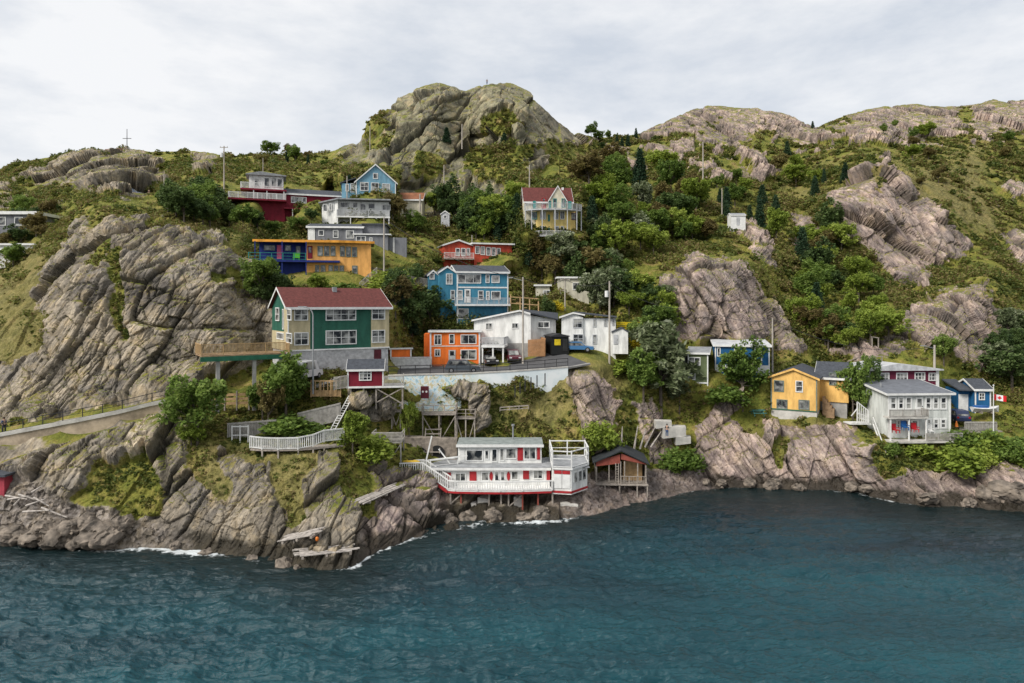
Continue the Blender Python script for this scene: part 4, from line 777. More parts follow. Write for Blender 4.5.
r = MB(); r.rail((xs_-.1,-.95,zb),(w+.1,-.95,zb),1.1,.16,.06,2.0); r.rail((xs_-.1,-.95,zb),(xs_-.1,-.05,zb),1.1,.2,.06); t.part('balcony_railing', r, GREYPAINT)
for i in range(5): t.part('balcony_post', MB().box(xs_+i*(w-xs_)/4-.08, xs_+i*(w-xs_)/4+.08, -.95, -.8, -2.5, zb-.3), WHITE)
a, yaw, w = loc_span(356, 206, 136, 395.5, 138.5)
t = T('sky_blue_gable_house', 'tall sky-blue house with a steep gable and white trim at the top of the village', 'house', loc=a, yaw=12, crop=k4)
w = t.P(783, 215)[0]; ze = t.P(783, 212)[1]; zr = t.P(702, 140)[1]; xr_ = t.P(702, 150)[0]
t.gable_front(0, w, 0, 9, -3, ze, zr, SKYB, DARKROOF, xr=xr_, oh=.35); t.corners([.06, w-.06], -.02, -1.5, ze, .16)
for b in [(692,172,712,196,1,1),(640,208,674,244,2,2),(684,210,716,248,2,2),(728,214,760,250,2,2)]: t.win(*b)
zb = t.P(700, 268)[1]; t.part('string_course', MB().box(.1, w-.1, -.05, -.003, zb-.1, zb+.12), WHITE)
for b in [(690,276,720,292,2,1),(728,280,760,296,2,1)]: t.win(*b)
t.part('side_wing', MB().box(-2.8, -.01, 1.0, 8, -3, t.P(600,214,1)[1]), SKYB)
t.part('side_wing_roof', MB().block([(-3.1,.8),(-.01,.8),(-.01,8.2),(-3.1,8.2)], [t.P(580,214,1)[1], ze+.8, ze+.8, t.P(580,214,1)[1]], [t.P(580,214,1)[1]+.2, ze+1.0, ze+1.0, t.P(580,214,1)[1]+.2]), DARKROOF)
t.win(582, 216, 596, 246, off=1.0); t.win(602, 214, 624, 250, 2, 2, off=1.0)
# brown cottage behind
t = T('brown_roofed_cottage', 'small cottage with a rusty brown roof peeping out right of the sky-blue house', 'cottage', 397, 207, 142, 0, crop=k4)
t.gable_side(0, 5.2, 0, 5, -2, 1.6, 3.2, CREAM2, mat('rust_brown_roof', (.24,.10,.05), .9)); t.win(810, 280, 822, 290)

# ---- maroon house with the glass cabin
a, yaw, w = loc_span(248, 216, 131, 345, 137)
t = T('maroon_house', 'long maroon house with a white railed roof deck and glazed cabin at its left end', 'house', loc=a, yaw=yaw, crop=k4)
x0 = t.P(190, 300)[0]; xm = t.P(340, 250)[0]; xe = t.P(566, 300)[0]; h = t.P(450, 258)[1]; hm = t.P(250, 286)[1]
t.gable_side(xm, xe, .6, 9, -4, h, h+1.5, MAROON, DARKROOF, oh=.3)
t.part('left_block', MB().box(x0, xm-.01, 0, 8, -4, hm), MAROON)
zt = t.P(250, 238, .6)[1]; t.part('upper_block', MB().box(x0+1.2, xm-.02, .8, 8, hm+.3, zt-.3), MAROON)
t.part('terrace_floor', MB().box(x0-3.4, xm+.2, -1.6, 8, hm+.01, hm+.29), mat('maroon_trim', (.2,.012,.03), .6))
t.part('upper_deck', MB().box(x0-1.3, xm+.3, -.4, 8, zt-.29, zt), mat('maroon_trim', (.2,.012,.03)))
zc = t.P(270, 184, 1.2)[1]; cx0 = t.P(196, 210, 1.2)[0]; cx1 = t.P(334, 210, 1.2)[0]
t.part('cabin', MB().box(cx0, cx1, 1.2, 6, zt+.01, zc), CREAMW); t.part('cabin_roof', MB().extr([(cx0-.6,zc+.01),(cx1+.5,zc+.01),(cx1+.5,zc+.2),((cx0+cx1)/2-1,zc+.75),(cx0-.6,zc+.2)], 'y', .6, 6.6), GREYROOF)
for b in [(216,192,238,226,1,1),(256,190,280,228,1,1),(284,190,306,228,1,1),(308,194,330,230,1,1)]: t.win(*b, off=1.2)
for b in [(216,250,250,280,2,1),(256,252,280,284,1,1),(288,254,330,284,2,1)]: t.win(*b, off=.8)
t.win(364, 266, 426, 294, 4, 1, off=.6); t.win(456, 326, 474, 342, off=.6)
r = MB(); r.rail((x0-1.2,-.35,zt),(x0+2.5,-.35,zt),1.1,.16,.06); r.rail((x0-1.2,-.35,zt),(x0-1.2,5,zt),1.1,.25,.06); t.part('upper_railing', r, WHITE)
r = MB(); r.rail((x0-3.3,-1.5,hm+.3),(xm+.1,-1.5,hm+.3),1.1,.16,.06); r.rail((x0-3.3,-1.5,hm+.3),(x0-3.3,5,hm+.3),1.1,.25,.06); t.part('terrace_railing', r, WHITE)
for x_ in (x0+1.0, (x0+xm)/2, xm-.3): t.part('deck_post', MB().box(x_, x_+.18, -.3, -.12, hm+.3, zt-.29), WHITE)
xa = t.P(336,320)[0]; xb = t.P(476,320)[0]; zz = t.P(400,316,-.4)[1]
t.part('lower_porch_roof', MB().box(xa, xb, -.9, .55, zz-.1, zz+.12), mat('maroon_trim', (.2,.012,.03)))
for x_ in (xa+1.5, (xa+xb)/2+1, xb-.3): t.part('porch_post', MB().box(x_, x_+.14, -.85, -.7, -3, zz-.1), WHITE)
t.panel('garage_door', GREYPAINT, t.P(428,330)[0], t.P(450,330)[0], -1.2, zz-.3, off=.6)

# ---- yellow gabled house with the round decks
a, yaw, w = loc_span(536.5, 236, 126, 572, 126.5)
t = T('pale_yellow_house', 'pale yellow house with steep red roof and two curved wraparound decks, alone among trees', 'house', loc=a, yaw=yaw, crop=k3)
zd1 = t.P(600, 278)[1]; zd2 = t.P(600, 360)[1]; zdm = t.P(600, 322)[1]; xl = t.P(502, 250)[0]; xr2 = t.P(694, 250)[0]
t.part('wall', MB().box(0, w, .8, 7, -3, zd1), YELLOW); t.part('left_wall', MB().box(xl, -.01, 1.2, 7.5, -3, zd1), CREAM2); t.part('right_wall', MB().box(w+.01, xr2+.6, 1.4, 7, -3, zd1), YELLOW)
ze = t.P(600, 234)[1]; zr = t.P(580, 178)[1]
t.gable_side(xl, xr2, 1.6, 7.4, zd1+.01, ze-.3, zr, CREAM2, REDROOF, oh=.3, name='upper_wall')
xg0 = t.P(600,230)[0]; xg1 = t.P(668,230)[0]
t.gable_front(xg0, xg1, 1.1, 4.4, zd1+.01, ze-.1, t.P(636,182)[1], CREAM2, REDROOF, oh=.2, name='dormer_wall')
for b in [(612,234,626,270),(646,234,662,270),(566,234,582,268)]: t.win(*b, ny=2, off=1.1 if b[0] > 600 else 1.6, fm=TEALTRIM)
t.door(566, 232, 584, 276, SCARLET, off=1.58, glass=True)
for b in [(534,232,546,270),(676,236,690,270),(596,232,608,270)]: t.panel('shutter', TEALTRIM, t.P(b[0],250)[0], t.P(b[2],250)[0], zd1+.1, ze-.3, off=1.09)
for b in [(528,288,548,318),(560,286,584,318),(614,286,634,318),(640,286,658,318),(560,344,580,364),(620,344,636,364),(642,344,656,362)]: t.win(*b, off=.8, nx=2, fm=TEALTRIM if b[0] < 560 else WHITE)
for b in [(594,290,602,318),(594,344,602,364)]: t.panel('shutter', TEALTRIM, t.P(b[0],250)[0], t.P(b[2],250)[0], t.P(0,b[3])[1], t.P(0,b[1])[1], off=.8)
t.win(672, 290, 704, 320, 2, 1, off=1.4, fm=mat('plum_trim', (.1,.03,.06), .6))
def arc(cx, rx, ry, a0, a1, n): return [(cx+rx*math.cos(math.radians(a0+(a1-a0)*i/n)), ry*math.sin(math.radians(a0+(a1-a0)*i/n))) for i in range(n+1)]
xe0 = t.P(500,280)[0]; xe1 = t.P(730,280)[0]; ar = [(x, y+1.0) for x, y in arc((xe0+xe1)/2, (xe1-xe0)/2, 2.6, 180, 360, 14)]
t.part('deck_floor', MB().block(ar, zd1-.25, zd1), GREYPAINT)
r = MB()
for p, q in zip(ar[:-1], ar[1:]): r.rail((*p,zd1),(*q,zd1),1.0,.2,.05,3)
t.part('deck_railing', r, GREYPAINT)
for p in ar[1:-1:2]: t.part('deck_post', MB().box(p[0]-.08, p[0]+.08, p[1], p[1]+.16, zd2, zd1-.25), GREYPAINT)
ar2 = [(x, y+1.0) for x, y in arc(w*.5, w*.62, 1.8, 180, 360, 8)]; zq = t.P(600, 382)[1]
t.part('lower_deck_floor', MB().block(ar2, zq-.2, zq), GREYPAINT); r = MB()
for p, q in zip(ar2[:-1], ar2[1:]): r.rail((*p,zq),(*q,zq),.8,.2,.05,3)
t.part('lower_deck_railing', r, FENCEW)
t.part('chimney', MB().box(xr2-1.6, xr2-1.2, 4, 4.4, zr-1.5, zr+.2), WHITE)

# ---- beige house behind the trees
t = T('beige_house', 'beige boxy house half hidden by trees behind the white gable house', 'house', 536, 311, 119, 0, crop=k3)
BEIGE = siding('beige_clapboard', (.56,.53,.42)); xa = t.P(600,600)[0]; xb = t.P(756,600)[0]
t.flat(0, xa, 1, 7, -2, t.P(560,578,1)[1]-.25, BEIGE, GREYROOF); t.flat(xa+1.5, xb, 0, 7, -2, t.P(700,548)[1]-.2, BEIGE, GREYROOF)
t.part('link_wall', MB().box(xa-1, xa+3.5, -.6, .5, -2, t.P(620,630,-.6)[1]), BEIGE)
t.win(680, 638, 718, 660, 2, 1); t.win(560, 645, 590, 668, 2, 1, off=1); t.win(572, 600, 600, 620, 2, 1, off=1); t.win(690, 570, 730, 600, 2, 1)
t = T('yellow_cottage', 'yellow cottage wall showing through the treetops on the slope', 'cottage', 619, 240, 142, 0)
t.flat(0, 6, 0, 5, -2, 2.2, YELLOW, GREYROOF, .2, .15); t.winl(1, 2.2, .5, 1.6); t.winl(3.5, 4.7, .5, 1.6)
t = T('white_hut', 'small white hut on top of a rocky knob on the right slope', 'hut', 731, 226, 150, 0)
t.gable_side(0, 3.2, 0, 2.5, -1.5, 2.4, 2.9, WHITE, GREYMETAL, oh=.1, th=.08); t.part('door', MB().box(1.2, 1.9, -.05, -.003, .2, 1.9), GREYPAINT)
t = T('grey_garden_hut', 'tiny pale hut among the dark trees right of the brown cottage', 'hut', 441, 219, 138, 0)
t.gable_front(0, 1.7, 0, 2.0, -1.5, 1.0, 1.6, GREYPAINT, GREYROOF, oh=.15, th=.1); t.winl(.45, 1.2, .1, .8)

# ---- houses on the right terrace
k6 = (640, 310, 4)
a, yaw, w = loc_span(688, 382, 98, 706, 98.5)
t = T('sage_green_house', 'narrow sage green house with white trim left of the mid-blue house', 'house', loc=a, yaw=-18, crop=k6)
w = t.P(272, 200)[0]; h = t.P(230, 176)[1]; t.flat(0, w, 0, 6, -2.5, h, SAGE, GREYROOF, .25, .2, drop=-.5); t.corners([.05, w-.05], -.02, -1, h, .16)
t.win(194, 188, 242, 222, 2, 2); t.win(196, 252, 222, 280, 1, 1); t.part('string_course', MB().box(0.1, w-.1, -.06, -.003, t.P(0,283)[1]-.1, t.P(0,283)[1]+.1), WHITE)
t.part('left_shed', MB().box(-5.5, -.3, 1, 5, -2, t.P(100,182,1)[1]), GREYW); t.part('left_shed_roof', MB().box(-5.8, -.26, .7, 5.2, t.P(100,182,1)[1]+.01, t.P(100,182,1)[1]+.2), GREYROOF)
a, yaw, w = loc_span(715, 376, 99.5, 763, 98)
t = T('mid_blue_house', 'mid-blue house with a pale flat roof and white trim behind a round green tree', 'house', loc=a, yaw=yaw, crop=k6)
h = t.P(400, 146)[1]; w2_ = t.P(518, 180)[0]; t.flat(0, w2_, 0, 7, -2.5, h, MIDBLUE, mat('pale_roof', (.5,.51,.52), .8), .25, .2, drop=-.5)
t.corners([.06, t.P(486,150)[0], w2_-.06], -.02, -1.2, h, .16)
for b in [(308,150,322,186,1,1),(376,148,394,190,1,2),(458,148,480,178,1,1)]: t.win(*b)
t.part('white_skirt', MB().box(0.15, w2_-.15, -.08, -.003, t.P(0,240)[1], t.P(0,212)[1]), WHITE)
a, yaw, w = loc_span(771, 413, 96.5, 817, 93.5)
t = T('gold_yellow_house', 'golden yellow house with a dark roof and green-framed windows on the cliff edge', 'house', loc=a, yaw=yaw, crop=k6)
h = t.P(530, 264)[1]; zr = t.P(612, 247)[1]; zc = t.P(612, 402)[1]; de = 9
hh = h-.1
t.gable_front(0, w, 0, de, zc, hh, zr+.35, GOLD, DARKROOF, oh=.35, trim=GOLD)
t.part('foundation', MB().box(.03, w-.03, .03, de, -2, zc), PALECONC)
t.part('string_course', MB().box(-.02, w+.02, -.07, -.003, t.P(0,356)[1]-.08, t.P(0,356)[1]+.06), GREENTRIM)
t.corners([.05, w-.05], -.02, zc, hh-.05, .14, GREYTRIM)
for b in [(536,280,576,328,1,1),(622,282,652,330,1,2),(546,356,590,398,2,1),(634,358,678,400,2,1)]: t.win(*b, fm=GREYTRIM if b[0] != 622 else WHITE)
xw = w+3.6; t.gable_side(w-.5, xw, 4.0, 11, 1.6, h-.2, h+1.6, GOLD, DARKROOF, oh=.35, name='wing_wall')
t.win(756, 250, 786, 302, 1, 2, off=4.0, fm=GREYTRIM); t.part('wing_foundation', MB().box(w-.3, xw-.2, 4.2, 10.8, -1.5, 1.59), CONC)
s_ = MB(); 
for i in range(5): s_.box(w+.4+i*.3, w+.7+i*.3, 2.8, 3.9, -.5, 2.4-i*.4)
t.part('steps', s_, BROWNWOOD)
# ---- plum and pale-grey house
k7 = (800, 310, 900/224)
a, yaw, w = loc_span(888, 436, 89, 950.5, 89.5)
t = T('pale_grey_house', 'pale grey house with glazed front, balcony and a plum upper storey under a light roof', 'house', loc=a, yaw=yaw, crop=k7)
h = t.P(480, 340)[1]; de = 7
t.flat(0, w, 0, de, -2, h, PALEGREY, mat('slate_flat_roof', (.15,.16,.18), .8, .15), .4, .2, drop=-1.1)
t.corners([.1, w-.1], -.02, -1, h, .22)
for b in [(360,348,388,400),(392,348,418,400),(422,348,450,400),(502,348,528,400),(532,348,558,400),(562,348,590,400)]: t.win(*b, ny=2, fw=.2)
t.door(464, 350, 494, 420, WHITE, glass=True)
for b in [(386,440,404,480),(408,440,436,480),(506,436,528,478),(534,436,558,478),(562,436,588,476)]: t.win(*b, ny=2, fw=.2)
t.door(446, 440, 476, 500, WHITE, glass=True)
zb = t.P(430, 430, -1.3)[1]; xa = t.P(358, 430, -1.3)[0]; xb = t.P(512, 430, -1.3)[0]
t.part('balcony_floor', MB().box(xa, xb, -1.5, -.01, zb-.22, zb), PALECONC); r = MB(); r.rail((xa,-1.45,zb),(xb,-1.45,zb),.95,.16,.06); r.rail((xb,-1.45,zb),(xb,-.1,zb),.95,.16,.06); t.part('balcony_railing', r, FENCEG)
for x_ in (xa+.1, xb-.25, (xa+xb)/2): t.part('balcony_post', MB().box(x_, x_+.15, -1.4, -1.25, -1.2, zb-.22), WHITE)
t.part('terrace_floor', MB().box(xa, w+.2, -1.9, -.06, -.6, -.35), PALECONC); r = MB(); r.rail((xb-.5,-1.85,-.35),(w+.2,-1.85,-.35),.95,.13,.05); r.rail((w+.2,-1.85,-.35),(w+.2,-.1,-.35),.95,.13,.05); t.part('terrace_railing', r, FENCEG)
x0 = t.P(262, 250, de)[0]; x1 = t.P(566, 250, de)[0]; hu = t.P(400, 243, de)[1]
t.part('upper_wall', MB().box(x0+.2, x1-.4, de, de+6, -2, hu), PLUM); t.part('upper_left_wall', MB().box(x0-.1, t.P(290,250,de)[0], de-.04, de+6.2, -2, hu), CREAMW)
t.part('corner_board', MB().box(x1-.75, x1-.3, de-.06, de+.2, 0, hu), WHITE)
t.part('upper_roof', MB().extr([(x0-.5,hu+.01),(x1+.1,hu+.01),(x1+.1,hu+.2),(x0+(x1-x0)*.42,hu+1.0),(x0-.5,hu+.2)], 'y', de-.5, de+6.6), mat('pale_roof', (.5,.51,.52)))
for b in [(308,252,358,288,3,2),(386,252,432,286,3,2),(460,250,502,282,3,2),(516,252,554,284,3,2)]: t.win(*b, off=de)
t.part('vent_pipe', MB().tube((.9,3,h),(.9,3,h+1.2),.14), GREYMETAL)
# ---- small blue cottage
t = T('small_blue_cottage', 'small deep-blue cottage with a dark roof at the far right of the village', 'cottage', 975, 412, 97.5, -6, crop=k7)
w = t.P(766, 380)[0]; h = t.P(710, 318)[1]; t.gable_side(0, w, 0, 5, -2, h, h+1.1, MIDBLUE, DARKROOF, oh=.3)
xl = t.P(652, 370)[0]; t.part('porch_wall', MB().box(xl, -.02, 1.2, 5, -2, h-.2), MIDBLUE); t.part('porch_roof', MB().block([(xl-.3,.2),(-.05,.2),(-.05,5),(xl-.3,5)], [h-.3,h-.3,h+.7,h+.7], [h-.12,h-.12,h+.9,h+.9]), DARKROOF)
t.corners([.05, w-.05], -.02, -.5, h, .16); t.win(718, 332, 742, 362, 2, 2); t.panel('white_porch_panel', WHITE, xl+.1, -.3, -.2, h-.9, off=1.2)
# ---- left edge buildings
t = T('white_terrace_house', 'white house with a flat white roof at the left edge, lower of the two there', 'house', -9, 261, 116, 0)
t.flat(0, 7.2, 0, 7, -1.2, 2.7, CREAMW, WHITE, .3, .25); t.winl(1, 2.4, .6, 2.0); t.winl(3.6, 5.0, .6, 2.0); t.winl(6.0, 6.9, .2, 1.9)
t = T('white_long_building', 'long low white-roofed building at the left edge, upper of the two there', 'building', -10, 233, 128, 0)
t.flat(0, 8.6, 0, 8, -1.5, 3.5, GREYW, WHITE, .4, .5); t.winl(1.5, 3, 1.4, 3.0); t.winl(4.6, 6.2, 1.4, 3.0); t.winl(7.2, 8.2, 1.4, 3.0)
# ------------------------------------------------------------------ road, walls, path
def strip(name, pts, m, th=.0):
    """pts: (left point, right point) pairs of world vectors"""
    mb = MB(); 
    for a, b in pts: mb.v += [tuple(a), tuple(b)]
    for i in range(len(pts)-1): mb.f.append((2*i, 2*i+1, 2*i+3, 2*i+2))
    return mb
ASPH = mat('asphalt', (.085,.085,.088), .9, .12, .7, .2, 20); PATHM = mat('pale_path_concrete', (.40,.37,.32), .9, .12, .6)
NE = [(384,378,86.8),(400,376.8,87.0),(430,376,87.4),(470,375,88.5),(510,373,89.6),(545,370.5,90.8),(568,368,91.8),(590,364,93)]
FE = [(384,368.5,95),(400,367.6,96),(430,366.2,96.6),(470,365,97.5),(505,363,98),(530,359,98.5),(545,354,99.5),(556,350,101)]
tag(strip('road', [(P3(*a), P3(*b)) for a, b in zip(NE, FE)] , ASPH).build('road', ASPH), kind='structure')
ln = MB()
for a, b in zip(NE[:-1], NE[1:]): p = P3(*a)+Vector((0,.25,0)); q = P3(*b)+Vector((0,.25,0)); ln.beam(p, q, .35, .26)
tag(ln.build('kerb', CONC), kind='structure')
def mural():
    m = bpy.data.materials.new('mural_paint'); m.use_nodes = True; nt = m.node_tree; b = nt.nodes['Principled BSDF']; b.inputs['Roughness'].default_value = .8
    tcn = nt.nodes.new('ShaderNodeTexCoord'); L = nt.links; n = nt.nodes.new('ShaderNodeTexNoise'); n.inputs['Scale'].default_value = .55; n.inputs['Detail'].default_value = 5
    n2 = nt.nodes.new('ShaderNodeTexNoise'); n2.inputs['Scale'].default_value = 1.6; n2.inputs['Detail'].default_value = 6; n2.inputs['Distortion'].default_value = 1.0
    L.new(tcn.outputs['Object'], n.inputs['Vector']); L.new(tcn.outputs['Object'], n2.inputs['Vector'])
    r = nt.nodes.new('ShaderNodeValToRGB'); e = r.color_ramp.elements
    for _ in range(4): e.new(.5)
    for q, (p, c_) in zip(e, [(.3,(.25,.42,.50)),(.42,(.55,.70,.75)),(.5,(.72,.78,.78)),(.57,(.62,.50,.22)),(.62,(.55,.66,.68)),(.7,(.24,.34,.18))]): q.position = p; q.color = (*c_, 1)
    r2 = nt.nodes.new('ShaderNodeValToRGB'); r2.color_ramp.elements[0].position = .4; r2.color_ramp.elements[0].color = (.66,.73,.75,1); r2.color_ramp.elements[1].position = .6; r2.color_ramp.elements[1].color = (.80,.83,.83,1)
    L.new(n2.outputs['Fac'], r.inputs[0]); L.new(n.outputs['Fac'], r2.inputs[0])
    sp = nt.nodes.new('ShaderNodeSeparateXYZ'); L.new(tcn.outputs['Object'], sp.inputs[0]); mr = nt.nodes.new('ShaderNodeMapRange'); mr.inputs[1].default_value = 8.5; mr.inputs[2].default_value = 11.5; mr.clamp = True
    L.new(sp.outputs[0], mr.inputs[0]); x = nt.nodes.new('ShaderNodeMix'); x.data_type = 'RGBA'; L.new(mr.outputs[0], x.inputs[0]); L.new(r.outputs[0], x.inputs[6]); L.new(r2.outputs[0], x.inputs[7]); L.new(x.outputs[2], b.inputs['Base Color'])
    return m
wl = T('mural_wall', 'long pale blue retaining wall with painted murals below the road', 'wall', 388, 400, 86.6)
mb = MB(); ws = [(388,377.4,86.55),(400,376.8,86.6),(430,376,87),(470,375,88.1),(510,373,89.2),(545,370.5,90.4),(568,368.5,91.4)]
P0 = wl.loc
for a, b in zip(ws[:-1], ws[1:]):
    p = P3(*a)-P0; q = P3(*b)-P0; mb.block([(p.x,p.y),(q.x,q.y),(q.x,q.y+.45),(p.x,p.y+.45)], -1.5, [p.z+.12,q.z+.12,q.z+.12,p.z+.12])
wl.part('wall', mb, mural())
mb = MB()
for a, b in zip(ws[:-1], ws[1:]): p = P3(*a)-P0; q = P3(*b)-P0; mb.block([(p.x,p.y-.06),(q.x,q.y-.06),(q.x,q.y+.4),(p.x,p.y+.4)], [p.z+.125,q.z+.125,q.z+.125,p.z+.125], [p.z+.3,q.z+.3,q.z+.3,p.z+.3])
wl.part('coping', mb, PALECONC)
for X in (700, 960): pass
rb = T('red_notice_box', 'small dark red box with two white discs fixed to the painted wall', 'box', 425, 398, 86.5)
rb.part('box', MB().box(-.5,.5,-.35,.0,0,1.5), DARKDOOR)
for x_ in (-.22,.22): rb.part('disc', MB().tube((x_,-.38,.85),(x_,-.35,.85),.13), WHITE)
gr = T('road_guard_rail', 'black metal guard rail along the top of the painted wall', 'guard rail', loc=P3(388,377,86.7))
mb = MB()
for a, b in zip(ws[:-1], ws[1:]): p = P3(*a)-gr.loc+Vector((0,.25,.3)); q = P3(*b)-gr.loc+Vector((0,.25,.3)); mb.rail(p, q, 1.05, 1, .06, 2.0, False, .08, True)
gr.part('rails', mb, BLACKMETAL)
# coast path with its wall and railing
PE = [(-60,452,73.8),(0,436.5,74.9),(40,429,75.6),(80,421.5,76.3),(120,413.5,77.2),(150,406,78.2),(175,401,79),(190,398,79.4)]
mb = MB()
tops = [P3(*p)+Vector((0,0,.3)) for p in PE]
for a, b in zip(tops[:-1], tops[1:]): mb.block([(a.x,a.y),(b.x,b.y),(b.x,b.y+5.4),(a.x,a.y+5.4)], [a.z-.3,b.z-.3,b.z-.3,a.z-.3], [a.z,b.z,b.z,a.z])
tag(mb.build('path', PATHM), kind='structure')
pw = T('path_retaining_wall', 'beige concrete retaining wall under the coast path at the left', 'wall', loc=tops[0])
mb = MB(); hs = [3.4,3.0,2.2,1.5,1.7,1.9,1.5,1.0]
for i in range(len(tops)-1):
    a = tops[i]-pw.loc; b = tops[i+1]-pw.loc; mb.block([(a.x,a.y-.15),(b.x,b.y-.15),(b.x,b.y+.25),(a.x,a.y+.25)], [a.z-hs[i]-.6,b.z-hs[i+1]-.6,b.z-hs[i+1]-.6,a.z-hs[i]-.6], [a.z-.32,b.z-.32,b.z-.32,a.z-.32])
pw.part('wall', mb, mat('beige_wall_concrete', (.42,.34,.25), .9, .25, .5, .4, 3))
mb = MB()
for i in range(len(tops)-1): a = tops[i]-pw.loc; b = tops[i+1]-pw.loc; mb.block([(a.x,a.y-.28),(b.x,b.y-.28),(b.x,b.y+.1),(a.x,a.y+.1)], [a.z-.31,b.z-.31,b.z-.31,a.z-.31], [a.z+.12,b.z+.12,b.z+.12,a.z+.12])
pw.part('coping', mb, PALECONC)
pr = T('path_railing', 'thin dark railing along the coast path at the left', 'railing', loc=tops[0]); mb = MB()
for i in range(len(tops)-1): a = tops[i]-pr.loc+Vector((0,.45,0)); b = tops[i+1]-pr.loc+Vector((0,.45,0)); mb.rail(a, b, 1.1, 1, .05, 2.2, False, .07, True)
pr.part('rails', mb, BLACKMETAL)

# stone terrace wall and stairs between the grey and teal houses
sw = T('stone_terrace_wall', 'dark rough stone terrace wall left of the teal blue house', 'wall', loc=P3(372,286,109))
q = P3(432,268,113)-sw.loc
mb = MB().block([(-.5,0),(q.x+.4,q.y),(q.x+.4,q.y+.6),(-.5,.6)], -2.2, [3.0,2.0,2.0,3.0]); sw.part('wall', mb, mat('rubble_stone', (.20,.185,.165), .95, .35, 1.8, .9, 2.5))
wf = T('white_picket_stair_fence', 'short white picket fence climbing beside the stone terrace wall', 'fence', loc=P3(399,284,108)); mb = MB(); mb.rail((0,0,.2),(5.2,.5,-.6),1.3,.17,.07); wf.part('pickets', mb, FENCEG)
ws_ = T('grey_stair_flight', 'grey timber stair flight at the right end of the apricot house', 'stairs', loc=P3(367,284,104)); mb = MB()
for i in range(8): mb.box(-.9+i*.3,-.6+i*.3+.02,-.5,.5,-.9+i*.28,-.82+i*.28)
ws_.part('steps', mb, OLDWOOD); mb = MB(); mb.rail((-1,-.5,-.7),(1.6,-.5,1.6),.9,.25,.06); ws_.part('handrail', mb, FENCEG)

# ------------------------------------------------------------------ red and white house by the shore
k8 = (360, 390, 4)
a, yaw, w = loc_span(447, 493, 78.5, 551, 78.5)
t = T('shore_house', 'white and red two-level house with verandahs on stilts over the water', 'house', loc=a, yaw=0, crop=k8)
zg = t.P(560, 408)[1]; zf = t.P(560, 398)[1]
yb = 1.7     # set-back of the lower wall
x0 = t.P(338, 350, yb)[0]; x1 = t.P(760, 350, yb)[0]; z1 = t.P(500, 318, yb)[1]; dp = 7
t.part('lower_wall', MB().box(x0, x1, yb, dp, zf-.4, z1), CREAMW)
t.part('lower_roof', MB().box(x0-1.8, x1+.1, yb-.5, dp+.5, z1+.01, z1+.3), WHITE)
t.part('roof_deck', MB().box(x0-1.75, x1+4.6, yb-.45, dp+.4, z1+.305, z1+.36), mat('grey_deck_felt', (.30,.31,.32), .9))
ux0 = t.P(392, 260, yb+1.6)[0]; ux1 = t.P(726, 260, yb+1.6)[0]; uz = t.P(560, 226, yb+1.6)[1]
t.part('upper_wall', MB().box(ux0, ux1, yb+1.6, dp-.3, z1+.37, uz), CREAMW)
t.part('upper_roof', MB().block([(ux0-.15,yb+1.3),(ux1+.2,yb+1.3),(ux1+.2,dp),(ux0-.15,dp)], [uz+.01,uz+.01,uz+.2,uz+.2], [uz+.2,uz+.2,uz+.38,uz+.38]), mat('green_grey_felt', (.25,.28,.27), .9))
t.part('upper_trim', MB().box(ux0-.2, ux1+.25, yb+1.22, yb+1.295, uz-.02, uz+.3), WHITE)
o2 = yb+1.6
for b in [(424,238,492,284,1,1),(498,238,516,278,1,1),(526,234,550,288,1,1),(558,232,578,284,1,1),(582,232,626,276,1,1),(654,226,704,278,2,1)]: t.win(*b, off=o2)
for b in [(630,224,652,282),(708,222,720,278)]: t.panel('shutter', SCARLET, t.P(b[0],0,o2)[0], t.P(b[2],0,o2)[0], t.P(0,b[3],o2)[1], t.P(0,b[1],o2)[1], off=o2, d1=.07)
t.panel('white_board', WHITE, t.P(400,0,o2)[0], t.P(418,0,o2)[0], t.P(0,288,o2)[1], t.P(0,240,o2)[1], off=o2)
for b in [(380,330,424,366,2,1),(484,326,516,364,1,1),(604,322,634,360,1,1),(692,318,732,356,2,1)]: t.win(*b, off=yb)
for b in [(438,326,466,368),(652,316,676,356),(346,330,364,366),(746,312,760,360)]: t.panel('shutter', SCARLET, t.P(b[0],0,yb)[0], t.P(b[2],0,yb)[0], t.P(0,b[3],yb)[1], t.P(0,b[1],yb)[1], off=yb, d1=.07)
for c_ in (525, 594):
    cx_, cz_ = t.P(c_, 344, yb); mb = MB(); n = 14; mb.v = [(cx_+.2*math.cos(2*math.pi*i/n), yb-.06, cz_+.52*math.sin(2*math.pi*i/n)) for i in range(n)] + [(cx_+.2*math.cos(2*math.pi*i/n), yb+.01, cz_+.52*math.sin(2*math.pi*i/n)) for i in range(n)]
    mb.f = [tuple(range(n)), tuple(range(2*n-1, n-1, -1))] + [((i+1)%n, i, n+i, n+(i+1)%n) for i in range(n)]; t.part('oval_panel', mb, SCARLET)
t.door(536, 322, 558, 392, WHITE, off=yb, glass=True); t.door(560, 322, 582, 392, WHITE, off=yb, glass=True)
